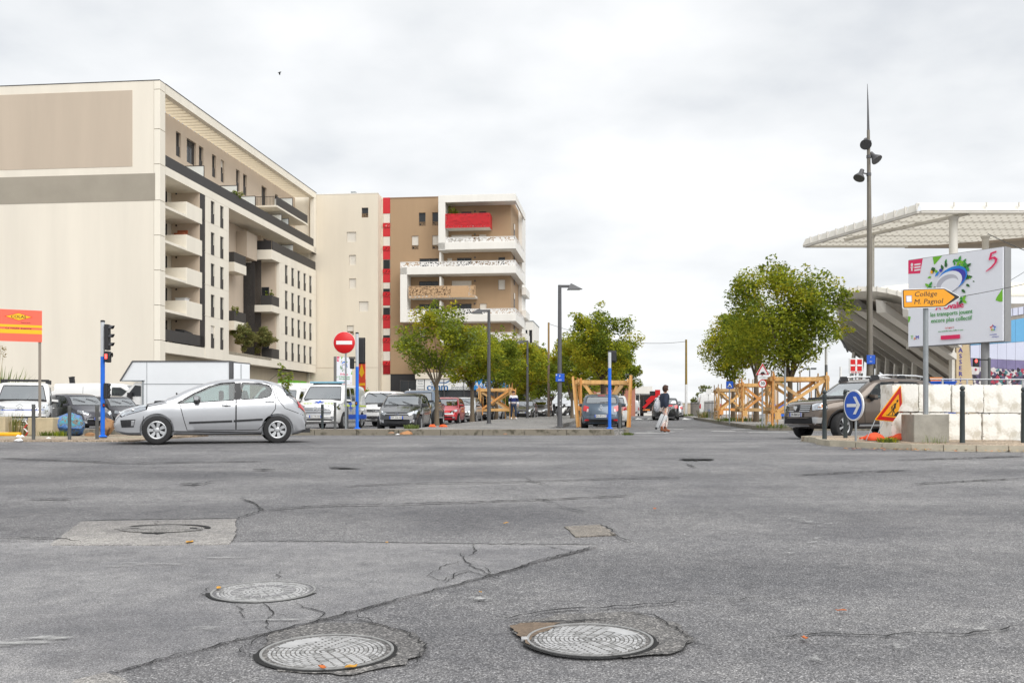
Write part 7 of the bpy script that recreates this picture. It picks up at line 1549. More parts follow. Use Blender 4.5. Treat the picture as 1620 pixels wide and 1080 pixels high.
# bollards
BOLG = mat('bollard_grey', s2l(96, 98, 98), .5, .2, var=.12)
def bollard(label, px, y, zb, top, ball, r=.045, m=None, g='grey bollards'):
    t = thing('bollard', label, 'bollard', ((px - 810) / 1575 * y, y, zb), 0, g); h = at(0, top, y).z - zb; m = m or BOLG
    mb = MB(); zt = h - (.11 if ball else 0); mb.tube([(0, 0, -.03), (0, 0, zt - .12), (0, 0, zt - .115), (0, 0, zt)], [r * (1.15 if ball else 1), r * 1., r * 1.06, r * 1.06], m, 14); mb.build('post', t, 50)
    mb = MB(); 
    if ball: mb.tube([(0, 0, zt - .0), (0, 0, zt + .03)], r * .6, m, 10); mb.ball((0, 0, zt + .055), r * 1.15, m, 8)
    else: mb.lathe([(r * 1.08, zt - .0), (r * 1.05, zt + .012), (0, zt + .014)], m, 14); mb.lathe([(r * 1.075, zt - .18), (r * 1.075, zt - .14)], GREYM, 14)
    mb.build('ball_top' if ball else 'cap', t, 50); return t
DB = mat('bollard_anthracite', s2l(64, 72, 74), .45, .2, var=.1); GB = 'ball-topped dark bollards on the island'; GL = 'plain grey bollards on the left pavement'; GM = 'plain grey bollards behind the long kerb'
bollard('grey bollard leftmost of the three on the left pavement', 53, 24.3, .035, 640, False, .042, None, GL); bollard('grey bollard in front of the painted boulder', 110, 24.4, .035, 642, False, .042, None, GL); bollard('grey bollard just left of the blue signal post', 153.5, 24.9, .035, 642, False, .042, None, GL)
bollard('dark grey bollard left of the two in front of the ambulance', 510, 32.3, .17, 640, False, .043, DB, GM); bollard('grey bollard right of the two in front of the ambulance', 530, 32.2, .17, 637, False, .043, None, GM); bollard('thin grey bollard between the no-entry post and the blue post', 549.5, 33.6, .17, 643, False, .04, None, GM); bollard('grey bollard at the right of the blue-grey hatchback', 980.5, 33, .17, 637, False, .05, None, GM)
bollard('ball-topped bollard in front of the brown car headlight', 1304.5, 22.3, .095, 616, True, .045, DB, GB); bollard('ball-topped bollard just behind the blue arrow sign', 1337.5, 22.8, .1, 615, True, .042, DB, GB); bollard('ball-topped bollard behind the roadworks triangle', 1403.5, 24.2, .11, 627, True, .045, mat('bollard_green_grey', s2l(92, 94, 80), .5, var=.1), GB)
bollard('ball-topped bollard in front of the white blocks', 1522.5, 20.9, .055, 610, True, .048, DB, GB); bollard('ball-topped bollard cut by the right edge of the picture', 1619.5, 20.9, .055, 612, True, .048, DB, GB)
# road signs
SW = mat('sign_white_film', (.8, .8, .8), .4, var=.02); SR = mat('sign_red', s2l(205, 18, 24), .4, var=.03); SK = mat('sign_black', (.015, .015, .015), .5, var=0); SY = mat('sign_yellow', s2l(248, 172, 20), .45, var=.04); BACKG = mat('sign_back', s2l(140, 142, 142), .5, .3)
def post_sign(name, label, px, y, zb, top, r, cat='road sign'):
    t = thing(name, label, cat, ((px - 810) / 1575 * y, y, zb)); mb = MB(); mb.tube([(0, 0, -.05), (0, 0, at(0, top, y).z - zb)], r, GALV, 10); mb.build('post', t, 50); return t
def face(mb, e0=(1, 0, 0), c=(0, 0, 0)): return mb
# no entry
t = post_sign('no_entry_sign', 'round red no-entry sign with a white bar on a grey post', 547, 32.4, .17, 530, .03); zc = at(0, 542, 32.4).z - .17; q = 17 / 1575 * 32.4
mb = MB(); mb.lathe([(q, 0), (q, .02), (q * .97, .03), (0, .03)], SR, 40, (-.04, -.03, zc), (0, -1, 0)); mb.lathe([(q * 1.02, -.012), (q * 1.02, .012), (q * .98, .016)], SW, 40, (-.04, -.03, zc), (0, -1, 0)); mb.build('disc', t, 50)
mb = MB(); mb.box(-.04 - q * .74, -.04 + q * .74, -.068, -.062, zc - q * .17, zc + q * .17, SW); mb.build('white_bar', t)
# hump triangle + 30
y_ = 41.3; t = post_sign('speed_sign', 'warning triangle for a road hump above a round 30 sign on one post', 1206, y_, .145, 577, .035); Z = lambda py: at(0, py, y_).z - .145; S_ = y_ / 1575
def tri(mb, c, s_, m, y, rr=.0): mb.prism([(c[0] - s_, y, c[1] - s_ * .55), (c[0] + s_, y, c[1] - s_ * .55), (c[0], y, c[1] + s_ * 1.18)], (0, -.012, 0), m)
mb = MB(); tri(mb, (0, Z(587)), 10.2 * S_, SR, -.04); tri(mb, (0, Z(587)), 10.9 * S_, SW, -.03); tri(mb, (0, Z(587.3)), 7.4 * S_, SW, -.056); mb.disc((0, -.0695, Z(591.6)), 3.6 * S_, SK, sx=1., a0=0, a1=pi); mb.build('triangle', t)
mb = MB(); mb.box(-7.8 * S_, 7.8 * S_, -.05, -.035, Z(599.5), Z(594.5), SW); mb.text('RALENTISSEUR', .05, (0, -.052, Z(597)), INK, wide=.9); mb.build('plate', t)
mb = MB(); q = 6.5 * S_; mb.lathe([(q, 0), (q, .015), (0, .015)], SR, 32, (0, -.035, Z(606.5)), (0, -1, 0)); mb.disc((0, -.0525, Z(606.5)), q * .78, SW); mb.text('30', q * 1.05, (0, -.055, Z(606.5)), INK, bold=.03); mb.build('disc', t)
y_ = 49; zb = gz(y_) + .145; t = post_sign('hump_sign', 'small square blue sign showing a white triangle over a road hump', 1154, y_, zb, 603, .035); Z = lambda py: at(0, py, y_).z - zb; S_ = y_ / 1575
mb = MB(); mb.bbox(-5.6 * S_, 5.6 * S_, -.05, -.03, Z(614.5), Z(603), SBLUE, .006); tri(mb, (0, Z(610)), 3.6 * S_, SW, -.05); mb.disc((0, -.0635, Z(611.6)), 2.2 * S_, SK, a0=0, a1=pi); mb.build('panel', t)
y_ = 76; zb = gz(y_) + .1; t = thing('bus_stop_sign', 'white square sign on a white post with a blue foot by the street fence', 'road sign', ((1121 - 810) / 1575 * y_, y_, zb)); Z = lambda py: at(0, py, y_).z - zb
mb = MB(); mb.tube([(0, 0, Z(647)), (0, 0, Z(617))], .05, WHITE, 8); mb.build('post', t); mb = MB(); mb.tube([(0, 0, -.1), (0, 0, Z(647))], .055, BLUEP, 8); mb.build('foot', t); mb = MB(); mb.bbox(-.22, .22, -.09, -.06, Z(624), Z(615), WHITE, .01); mb.tube([(0, -.07, Z(615)), (0, -.07, Z(613))], .03, BLACK, 6); mb.build('panel', t)
# blue arrow
t = post_sign('arrow_sign', 'round blue sign with a white right arrow, turned on its short grey post', 1354, 21.5, .07, 660, .025); a_ = R(73); t.rotation_euler = (0, 0, -a_); Zc = at(0, 641, 21.5).z - .07; q = .325
mb = MB(); mb.lathe([(q, 0), (q, .02), (q * .985, .026), (0, .026)], SBLUE, 44, (0, -.04, Zc), (0, -1, 0)); mb.disc((0, -.0675, Zc), q * 1.01, SW, r0=q * .93, n=44); mb.lathe([(q * 1.03, -.006), (q * 1.03, .02), (q * 1.01, .024)], SW, 44, (0, -.038, Zc), (0, -1, 0)); mb.build('disc', t, 50)
mb = MB(); mb.box(-.22, .12, -.073, -.068, Zc - .035, Zc + .035, SW)
for s_ in (1, -1): mb.prism([(.24, -.068, Zc), (.145, -.068, Zc), (.0, -.068, Zc + s_ * .19), (.095, -.068, Zc + s_ * .19)], (0, -.006, 0), SW)
mb.build('arrow', t)
# roadworks triangle leaning on its stand
BL, BR, AP = at(1385, 663, 21.7), at(1428.5, 667, 22.25), at(1424, 611, 21.8); t = thing('roadworks_sign', 'triangular orange roadworks sign with a digging figure, leaning on a stand', 'road sign', V(((BL.x + BR.x) / 2, 22.0, gz(22) + .115)))
o_ = t.location; ctr = (BL + BR + AP) / 3 - o_; ex = (BR - BL) / 2; ez = (AP - (BL + BR) / 2) / 1.732; nrm = ex.cross(ez).normalized()
def T3(u, v, d=0): return ctr + ex * u + ez * (v) + nrm * d
def tri3(mb, s_, d, m, rr=.12):
    P = soft([(-s_, -s_ * .577), (s_, -s_ * .577), (0, s_ * 1.155)], rr); mb.prism([T3(u, v, d) for u, v in P], nrm * .012, m)
mb = MB(); tri3(mb, 1.06, 0, SY, .07); tri3(mb, .99, .004, SR, .06); tri3(mb, .68, .009, SY, .03); mb.build('panel', t)
fm = MB(); P3 = lambda L: [T3(u, v, .0225) for u, v in L]
fm.poly([T3(.07 + .065 * cos(a), .44 + .075 * sin(a), .0225) for a in [2 * pi * i / 12 for i in range(12)]], SK)
for L in ([(-.08, .3), (.06, .36), (.04, .1), (-.06, .05)], [(-.06, .08), (.0, .08), (-.12, -.16), (-.26, -.3), (-.32, -.29), (-.18, -.13)], [(-.02, .08), (.06, .1), (.03, -.1), (.06, -.3), (0, -.3), (-.04, -.1)], [(-.08, .3), (-.02, .33), (-.18, .12), (-.1, -.02), (-.14, -.03), (-.24, .12)], [(.0, .2), (.05, .22), (.12, .08), (.08, .05)], [(-.2, .14), (-.18, .16), (.26, -.24), (.22, -.26)], [(.1, -.3), (.5, -.3), (.44, -.14), (.36, -.08), (.28, -.1), (.2, -.2)], [(-.4, -.32), (.5, -.32), (.5, -.29), (-.4, -.29)]): fm.poly(P3(L), SK)
fm.build('digging_figure', t)
mb = MB(); zg = 0
for a, b in ((BL, at(1370, 690, 21.6)), (T3(-.4, -.55) + o_, at(1384, 689, 21.7)), (BR, at(1437, 690, 22.6)), (BR - (BR - BL) * .2, at(1424, 688, 22.4))): mb.tube([a - o_, V((b.x, b.y, gz(b.y) + .12)) - o_], .009, GALV, 6)
mb.build('stand', t)
SBAG = mat('sandbag_orange', s2l(226, 84, 44), .7, var=.15, scale=8, bump=.5, bscale=18)
def sandbag(label, px, y, l, h, rz, seed):
    r = random.Random(seed); bm = bmesh.new(); bmesh.ops.create_icosphere(bm, subdivisions=3, radius=1)
    for v in bm.verts:
        k = 1 + .08 * sin(5 * v.co.x + seed) * cos(4 * v.co.y); tp = 1 - .45 * abs(v.co.x) ** 3; v.co = V((v.co.x * l / 2, v.co.y * .15 * tp * k, max(-.25, v.co.z) * h * tp * k + h * .3))
    mb = MB(); mb.bm(bm, SBAG); t = thing('sandbag', label, 'sandbag', ((px - 810) / 1575 * y, y, gz(y) + .118), rz, 'orange sandbags'); mb.build('bag', t, 60); n = MB(); n.prism([(-l / 2 - .07, -.05, .03), (-l / 2 - .07, .05, .03), (-l / 2 + .03, .03, .06), (-l / 2 + .03, -.03, .06)], (0, 0, .03), SBAG); n.build('tied_end', t)
sandbag('plump orange sandbag left of the two under the roadworks sign', 1383, 21.7, .5, .13, .1, 1); sandbag('flat orange sandbag right of the two beside the concrete base', 1424, 21.9, .4, .11, -.1, 2)
# direction sign with concrete foot
y_ = 21.4; zb = gz(y_) + .115; t = thing('direction_sign', 'orange arrow-shaped direction sign reading College M. Pagnol on a post in a concrete block', 'road sign', ((1464.5 - 810) / 1575 * y_, y_, zb)); Z = lambda py: at(0, py, y_).z - zb
CB = mat('concrete_block_grey', s2l(158, 154, 144), .85, var=.2, scale=4, bump=.4, bscale=40); mb = MB(); mb.bbox(-.375, .375, -.3, .4, -.02, Z(655), CB, .02); mb.build('concrete_base', t); mb = MB(); mb.tube([(0, 0, Z(656)), (0, 0, Z(458))], .055, GALV, 14); mb.build('post', t, 50)
sg = struct('arrow_board', t); sg.location = (0, -.08, 0); sg.rotation_euler = (0, R(-2.5), R(6))
c0 = (Z(456) + Z(489)) / 2; L_, Rr, hh_ = -.43, .87, .2
SOR = mat('sign_orange', s2l(232, 156, 14), .45, var=.03); arrow = lambda i: soft([(L_ + i, c0 - hh_ + i), (Rr - .36 - i * .2, c0 - hh_ + i), (Rr - i * 1.5, c0), (Rr - .36 - i * .2, c0 + hh_ - i), (L_ + i, c0 + hh_ - i)], .03)
def layer(nm, P, m, d, par=sg): mb = MB(); mb.prism([(u, -d, v) for u, v in P], (0, -.004 if d else -.02, 0), m); mb.build(nm, par)
layer('white_edge', arrow(-.012), SW, 0); layer('black_edge', arrow(0.006), SK, .021); layer('orange_face', soft([(L_ + .022, c0 - hh_ + .022), (Rr - .375, c0 - hh_ + .022), (Rr - .13, c0), (Rr - .375, c0 + hh_ - .022), (L_ + .022, c0 + hh_ - .022)], .02), SOR, .026)
mb = MB(); mb.text('Coll\u00e8ge', .15, (L_ + .27, -.0315, c0 + .085), SK, al='L', shear=.2, bold=.008, wide=1.12); mb.text('M. Pagnol', .15, (L_ + .26, -.0315, c0 - .075), SK, al='L', shear=.2, bold=.008, wide=1.12); mb.build('lettering', sg)
mb = MB(); mb.box(L_ + .07, L_ + .2, -.032, -.0305, c0 - .075, c0 + .065, SBLUE); mb.box(L_ + .078, L_ + .192, -.034, -.032, c0 - .067, c0 + .057, SW); mb.build('white_square', sg)
# white concrete blocks
WB = mat('block_white', s2l(236, 234, 227), .85, var=.1, scale=3.2, bump=.35, bscale=22, dirt=s2l(206, 200, 186)); WBD = mat('block_chip', s2l(120, 112, 98), .9, var=.4, scale=12)
def blk(label, x0, x1, z0, z1, y0, seed, d=.72):
    r = random.Random(seed); bm = bmesh.new(); bmesh.ops.create_cube(bm, size=1); bmesh.ops.subdivide_edges(bm, edges=bm.edges[:], cuts=9, use_grid_fill=True)
    for v in bm.verts:
        e = sorted((.5 - abs(q) for q in v.co)); edge = e[1] < .02
        k = r.uniform(0, .013) if edge else r.uniform(-.002, .002)
        c = V(v.co); v.co = V(((x1 - x0) * c.x - math.copysign(k, c.x) * (abs(c.x) > .48), d * c.y - math.copysign(k, c.y) * (abs(c.y) > .48), (z1 - z0) * c.z - math.copysign(k, c.z) * (abs(c.z) > .48)))
    mb = MB(); mb.bm(bm, WB); t = thing('concrete_block', label, 'concrete block', ((x0 + x1) / 2, y0 + d / 2, (z0 + z1) / 2), 0, 'stacked white concrete blocks'); mb.build('block', t, 40)
    ch = MB()
    for _ in range(26):
        side = r.choice('bbttlr'); u = r.uniform(-.5, .5) * (x1 - x0); v = {'b': -.5, 't': .5}.get(side, r.uniform(-.5, .5)) * (z1 - z0)
        if side in 'lr': u = (.5 if side == 'r' else -.5) * (x1 - x0)
        s_ = r.uniform(.006, .02); v = max(-.49 * (z1 - z0), min(.49 * (z1 - z0), v)); u = max(-.49 * (x1 - x0), min(.49 * (x1 - x0), u)); ch.poly([(u + s_ * 1.6 * cos(a) * r.uniform(.5, 1), -d / 2 - .003, v + s_ * cos(1.2 + a * 1) * sin(a) * r.uniform(.5, 1)) for a in (0, .9, 1.8, 2.9, 4, 5.1)][::-1], WBD)
    ch.build('chipped_edge', t)['kind'] = 'stuff'
yb = 22.0; xb = lambda px: (px - 810) / 1575 * yb; zz_ = lambda py: at(0, py, yb).z
for i, (a, b, lb) in enumerate([(1411.5, 1453.5, 'white concrete block, upper row left end'), (1454.5, 1505.5, 'white concrete block, upper row behind the sign post'), (1506.5, 1556.5, 'white concrete block, upper row behind the bollard'), (1557.5, 1617.5, 'white concrete block, upper row right end')]): blk(lb, xb(a), xb(b), zz_(651.5 + .6 * i) + .008, zz_(607 + .4 * i), yb + (.02 if i % 2 else 0), i)
for i, (a, b, lb) in enumerate([(1411, 1441, 'white concrete block, lower row left end behind the roadworks sign'), (1442, 1501.5, 'white concrete block, lower row behind the grey concrete base'), (1502.5, 1554, 'white concrete block, lower row behind the bollard'), (1555, 1615, 'white concrete block, lower row right end')]): blk(lb, xb(a), xb(b), .075, zz_(651.5 + .6 * i) - .008, yb + (.0 if i % 2 else .03), 10 + i)
# railing behind the blocks
t = thing('railing', 'thin pale metal railing running behind the white blocks', 'railing', (0, 0, 0)); mb = MB(); mb.tube([at(1456, 599.5, 31), at(1700, 600.5, 29)], .025, ALU, 6); mb.build('top_rail', t); mb = MB(); mb.tube([at(1456, 640, 31), at(1700, 640, 29)], .02, ALU, 6); mb.build('lower_rail', t)
for px in (1491, 1530, 1594, 1618): p = at(px, 600, 30.2); mb = MB(); mb.tube([V((p.x, p.y, 0)), p], .03, ALU, 6); mb.build('post', t)
for px, m, lb in ((1478, SBLUE, 'small blue litter bin lid above the white blocks, left'), (1500, SBLUE, 'small blue litter bin lid above the white blocks, right'), (1478 - 1, AMBER, 'amber beacon box beside the railing')):
    p = at(px, 606, 30.5 if m is SBLUE else 31.5); t = thing('plastic_crate' if m is SBLUE else 'beacon_box', lb, 'crate' if m is SBLUE else 'beacon', (p.x, p.y, .02)); mb = MB(); z_ = p.z + (.0 if m is SBLUE else .12); mb.bbox(-.18, .18, -.15, .15, 0, z_, m, .02); mb.build('body', t); mb = MB(); mb.box(-.2, .2, -.17, .17, z_, z_ + .04, m); mb.build('lid', t)
# billboards
PK = mat('poster_pink', s2l(226, 38, 96), .5, var=0); GN = mat('poster_green', s2l(56, 150, 56), .5, var=0); GN2 = mat('poster_leaf', s2l(118, 190, 40), .5, var=.15); DGN = mat('poster_dark_green', s2l(44, 100, 44), .5, var=.2); PBL = mat('poster_blue', s2l(28, 130, 220), .5, var=.05); PVI = mat('poster_violet', s2l(60, 60, 170), .5, var=.05); PGY = mat('poster_grey', s2l(186, 186, 196), .5, var=.05); PWH = mat('poster_white', s2l(232, 234, 240), .5, var=.015); ORG = mat('poster_orange', s2l(240, 130, 30), .5, var=0); BBF = mat('billboard_frame', s2l(150, 150, 150), .5, .4)
def billboard(label, l, rgt, z0, z1, posts, seed=3, det=True, zg=0.):
    l = V(l); rgt = V(rgt); ex = (rgt - l); W = ex.length; an = atan2(ex.y, ex.x); t = thing('billboard', label, 'billboard', (l.x, l.y, zg), an); h = z1 - z0; zo = z0 - zg; r = random.Random(seed)
    mb = MB(); mb.box(0, W, 0, .06, zo, zo + h, PWH); mb.build('poster_panel', t)
    mb = MB(); mb.box(-.03, W + .04, .06, .1, zo - .03, zo + h + .03, BBF); mb.box(W - .02, W + .04, .1, .42, zo - .02, zo + h + .02, BBF); mb.box(-.03, .03, .1, .42, zo, zo + h, BBF)
    for i in range(7): mb.box(0, W, .1, .4, zo + h * i / 6 - .02, zo + h * i / 6 + .02, GREYM)
    mb.build('frame', t)
    for u in posts: mb = MB(); mb.tube([(u, .26, 0), (u, .26, zo + h * .5)], .13, BBF, 12); mb.build('post', t, 50)
    P = lambda u, v, d=.004: (u * W, -d, zo + h * (1 - v)); k = [0]
    def shp(L, m): k[0] += 1; s_.poly([P(u, v, .003 + .0006 * k[0]) for u, v in L][::-1], m)
    def ell(cu, cv, ru, rv, m, a0=0, a1=2 * pi, rot=0, n=24): shp([(cu + ru * cos(a) * cos(rot) - rv * sin(a) * sin(rot) * h / W, cv + (rv * sin(a) * cos(rot) + ru * cos(a) * sin(rot) * W / h)) for a in [a0 + (a1 - a0) * i / n for i in range(n + (0 if a1 - a0 > 6.2 else 1))]], m)
    def leaf(u, v, s__, a, m): shp([(u + s__ * (x * cos(a) - y * sin(a)), v + s__ * (x * sin(a) + y * cos(a)) * W / h) for x, y in ((0, 0), (.35, -.3), (.8, -.22), (1.15, 0), (.8, .22), (.35, .3))][::-1], m)
    s_ = MB(); shp([(.0, .0), (.165, .0), (.135, .165), (.0, .155)], PK); s_.build('red_corner_logo', t); s_ = MB()
    for i in range(3): shp([(.07, .05 + i * .032), (.14, .05 + i * .032), (.14, .068 + i * .032), (.07, .068 + i * .032)], SW)
    ell(.042, .055, .014, .02, SW); shp([(.025, .08), (.06, .08), (.06, .09), (.048, .09), (.052, .13), (.042, .12), (.032, .13), (.036, .09), (.025, .09)], SW); s_.build('logo_mark', t)
    s_ = MB(); shp([(.275, .0), (.38, .0), (.3, .085), (.29, .085)], GN2); shp([(1.0, .44), (.94, .53), (.93, .56), (.97, .58), (1., .58)], GN2); shp([(0, .645), (.03, .655), (.015, .71), (0, .72)], GN2); ell(.71, .33, .01, .007, DGN, rot=.5)
    for i in range(26): a = r.uniform(0, 6.28); q_ = r.uniform(.85, 1.25); leaf(.46 + .17 * q_ * cos(a), .285 + .16 * q_ * sin(a), r.uniform(.03, .06), a + r.uniform(-.8, .8), r.choice([GN2, DGN, DGN, GN]))
    for cu, cv in ((.6, .12), (.56, .09), (.64, .16), (.24, .33), (.27, .38), (.6, .52)):
        for i in range(4): leaf(cu, cv, .05, i * 1.6 + cu * 9, r.choice([DGN, GN, GN2]))
    s_.build('leaves_print', t)['kind'] = 'stuff'; s_ = MB()
    ell(.49, .27, .165, .125, PBL, rot=-.35); ell(.5, .275, .14, .1, PVI, rot=-.35); ell(.455, .305, .145, .115, PWH, rot=-.3); ell(.44, .32, .12, .095, PGY, rot=-.3); ell(.465, .345, .10, .075, PWH, rot=-.3); ell(.27, .17, .014, .02, SY); ell(.285, .155, .008, .012, SK); ell(.33, .2, .03, .012, PBL, rot=-.8); ell(.37, .165, .018, .02, PVI); s_.build('ball_print', t)
    s_ = MB(); shp([(.885, .045), (.945, .03), (.945, .05), (.9, .06), (.895, .095), (.93, .09), (.955, .12), (.945, .16), (.9, .21), (.84, .245), (.84, .235), (.89, .195), (.925, .155), (.93, .125), (.91, .11), (.872, .125), (.868, .115)], PK); s_.build('pink_five', t)
    s_ = MB(); tx = lambda s__, size, u, v, m, wd=1, bo=.02, sh=0: s_.text(s__, size * h / 3, P(u, v, .02), m, wide=wd, bold=bo, shear=sh)
    tx('\u00c0 Ovalie', .3, .46, .575, PK, .95, .03); tx('les transports jouent', .215, .475, .655, GN, .84, .015); tx('encore plus collectif', .215, .475, .725, GN, .84, .015); tx('La Ligne 5.', .085, .46, .815, SR, .9); tx('une nouvelle voie s\'offre \u00e0 vous', .075, .47, .85, GN, .95)
    shp([(.37, .90), (.575, .90), (.575, .945), (.37, .945)], PK); tx('notre-montpellier.fr', .085, .472, .922, SW, .8, .01)
    tx('T', .17, .045, .895, GN2, 1, .03); tx('a', .15, .075, .905, ORG, 1, .03); tx('M', .17, .105, .9, PVI, 1, .03); tx('montpellier', .06, .91, .925, PVI, .9); tx('m\u00e9tropole', .06, .93, .95, PVI, .9); s_.build('lettering', t)['kind'] = 'stuff'
    s_ = MB()
    for i, m in enumerate((SR, ORG, GN2, PBL, PVI)):
        a = pi / 2 + 2 * pi * i / 5; b = a + 2 * pi / 5; e = lambda q_, an: (.91 + q_ * cos(an), .855 - q_ * sin(an) * W / h); shp([e(.034, a), e(.02, a), e(.012, (a + b) / 2), e(.02, b), e(.034, b), e(.021, (a + b) / 2)][::-1], m)
    s_.build('star_logo', t)
    return t
billboard('big white billboard with a blue ball ring and green slogan behind the direction sign', at(1437, 655, 34.7).to_2d().to_3d(), at(1586.5, 655, 31.9).to_2d().to_3d(), 3.0, 6.0, [2.65])
billboard('distant white billboard seen behind the no-entry sign post', at(533, 655, 96).to_2d().to_3d(), at(557, 655, 97.6).to_2d().to_3d(), 3.3, 6.2, [.2, 1.2], 5, zg=gz(96))
# site boards with yellow diamond
SALM = mat("board_salmon", s2l(246, 104, 80), .5, var=.05, scale=1.5); BYE = mat('board_yellow', s2l(244, 186, 10), .5, var=.04)
y_ = 31.2; l, rr_ = at(-40, 655, y_ - .6), at(66.5, 655, y_ + .3); ex = (rr_ - l); an = atan2(ex.y, ex.x); W = ex.length; t = thing('site_board', 'salmon and yellow COLAS site board on a grey post at the left edge', 'sign board', (l.x, l.y, .05), an); z0, z1 = at(0, 540, y_).z - .05, at(0, 490, y_).z - .05; h = z1 - z0
mb = MB(); mb.box(0, W, 0, .03, z0, z1, SALM); mb.build('panel', t); mb = MB(); f = lambda a, b: mb.box(0, W, -.003, -.001, z0 + h * (1 - b), z0 + h * (1 - a), BYE); f(.47, .55); f(.62, .75); mb.build('yellow_stripe', t)
mb = MB(); cx = W * .645; cz = z0 + h * .78; mb.prism([(cx - .4, 0, cz), (cx, 0, cz - .125), (cx + .4, 0, cz), (cx, 0, cz + .125)], (0, -.004, 0), SR); mb.prism([(cx - .36, -.004, cz), (cx, -.004, cz - .11), (cx + .36, -.004, cz), (cx, -.004, cz + .11)], (0, -.003, 0), BYE); mb.text('COLAS', .125, (cx, -.0085, cz - .005), SK, bold=.025, wide=1.1); mb.text('M\u00e9diterran\u00e9e', .05, (cx + .2, -.004, cz - .18), SK, bold=.01); mb.text('La route avance', .095, (cx, -.004, z0 + h * .415), SK, shear=.2, bold=.01, wide=1.2); mb.build('lettering', t)
for x in (W - .06, .3): mb = MB(); mb.box(x - .04, x + .04, .03, .11, 0, z1, mat('post_weathered', s2l(140, 132, 122), .8, var=.25, scale=6, streak=True)); mb.build('post', t)
l, rr_ = at(567, 655, 92), at(577.5, 655, 91); ex = rr_ - l; t = thing('site_board', 'orange-red board with a yellow emblem just right of the middle signal post', 'sign board', (l.x, l.y, gz(92)), atan2(ex.y, ex.x)); W = ex.length; Z = lambda py: at(0, py, 92).z - gz(92)
mb = MB(); mb.box(0, W, 0, .05, Z(620), Z(573), mat('board_red_orange', s2l(224, 70, 36), .5)); mb.build('panel', t); mb = MB(); mb.prism([(W * .1, 0, Z(590)), (W * .5, 0, Z(597)), (W * .9, 0, Z(590)), (W * .5, 0, Z(576))], (0, -.01, 0), BYE); mb.box(0, W, -.012, -.001, Z(610), Z(606), BYE); mb.build('yellow_diamond', t); mb = MB(); mb.tube([(.1, .1, 0), (.1, .1, Z(600))], .06, GALV, 6); mb.tube([(W - .1, .1, 0), (W - .1, .1, Z(600))], .06, GALV, 6); mb.build('post', t)
# floodlight mast
y_ = 41.5; zb = gz(y_) + .14; t = thing('floodlight_mast', 'very tall tapered mast with three floodlights and a needle tip', 'mast', (at(1376, 655, y_).x, y_, zb)); Z = lambda py: at(0, py, y_).z - zb; dx = lambda px: (px - 1374.5) * y_ / 1575
mb = MB(); mb.tube([(0, 0, -.05), (0, 0, Z(520)), (-.03, 0, Z(300)), (-.06, 0, Z(206))], [.14, .125, .085, .06], mat('mast_bronze_grey', s2l(122, 116, 106), .5, .4, var=.1), 16); mb.build('mast', t, 50); mb = MB(); mb.tube([(-.06, 0, Z(206)), (-.08, 0, Z(160)), (-.1, 0, Z(133))], [.05, .028, .008], GREYM, 10); mb.build('needle', t, 50)
for px, py, d in ((1367, 226, V((-.25, -.7, -.65))), (1381.5, 249, V((.45, -.45, -.75))), (1357.5, 277, V((-.4, -.3, -.8)))):
    c = V((dx(px) * .92, -.05, Z(py))); d.normalize(); mb = MB(); mb.lathe([(.07, -.26), (.09, -.25), (.1, -.06), (.2, .1), (.235, .16), (.235, .2), (.21, .2)], GREYM, 20, c, d); fl = mb.build('floodlight', t, 40)
    g = MB(); g.lathe([(0, .185), (.21, .19)], mat('flood_lens', (.1, .1, .1), .15), 20, c, d); g.build('lens', fl); b = MB(); b.beam((-.05, 0, Z(py - 1)), c - d * .12, .05, .05, GREYM); b.lathe([(.1, -.06), (.1, .06)], GREYM, 12, (-.04, 0, Z(py - 1))); b.build('bracket', t)
mb = MB(); mb.bbox(dx(1367), dx(1380.5), -.2, -.17, Z(576), Z(562), SBLUE, .01); mb.text('P', .09, (dx(1373.5), -.204, Z(565.5)), WHITE, bold=.02); mb.text('BUS', .06, (dx(1373.5), -.204, Z(572)), WHITE, bold=.02); mb.box(dx(1371), dx(1377), -.17, -.1, Z(572), Z(566), GREYM); mb.build('blue_plate', t)
# red square sign with white cross
y_ = 40.5; zb = gz(y_) + .14; t = thing('cross_sign', 'white sign with a red square and white cross above the brown car roof', 'sign', (at(1354.5, 655, y_).x, y_, zb)); Z = lambda py: at(0, py, y_).z - zb; S_ = y_ / 1575
mb = MB(); mb.bbox(-11 * S_, 11 * S_, 0, .05, Z(590.5), Z(566.5), WHITE, .01); mb.build('panel', t); mb = MB(); mb.box(-9 * S_, 9 * S_, -.006, -.001, Z(586.8), Z(568.5), SR); mb.box(-9 * S_, 9 * S_, -.01, -.0065, Z(579), Z(576.4), SW); mb.box(-1.4 * S_, 1.4 * S_, -.011, -.0068, Z(586.8), Z(568.5), SW)
for i in range(4): a = pi / 4 + i * pi / 2; mb.disc((2.0 * S_ * cos(a), -.0125, Z(577.7) + 2.0 * S_ * sin(a)), .8 * S_, SR, n=8)
mb.build('emblem', t); mb = MB()
for i, w_ in enumerate((2.2, 1.6, 2.4, 1.2, 2.0, 1.8)): mb.box((-7.5 + i * 2.6) * S_, (-7.5 + i * 2.6 + w_ * .8) * S_, -.008, -.001, Z(589.6), Z(587.9), SR)
mb.build('small_lettering', t)
for x in (-6.5, 0, 6.5): mb = MB(); mb.tube([(x * S_, .06, 0), (x * S_, .06, Z(588))], .035, GALV, 6); mb.build('post', t)
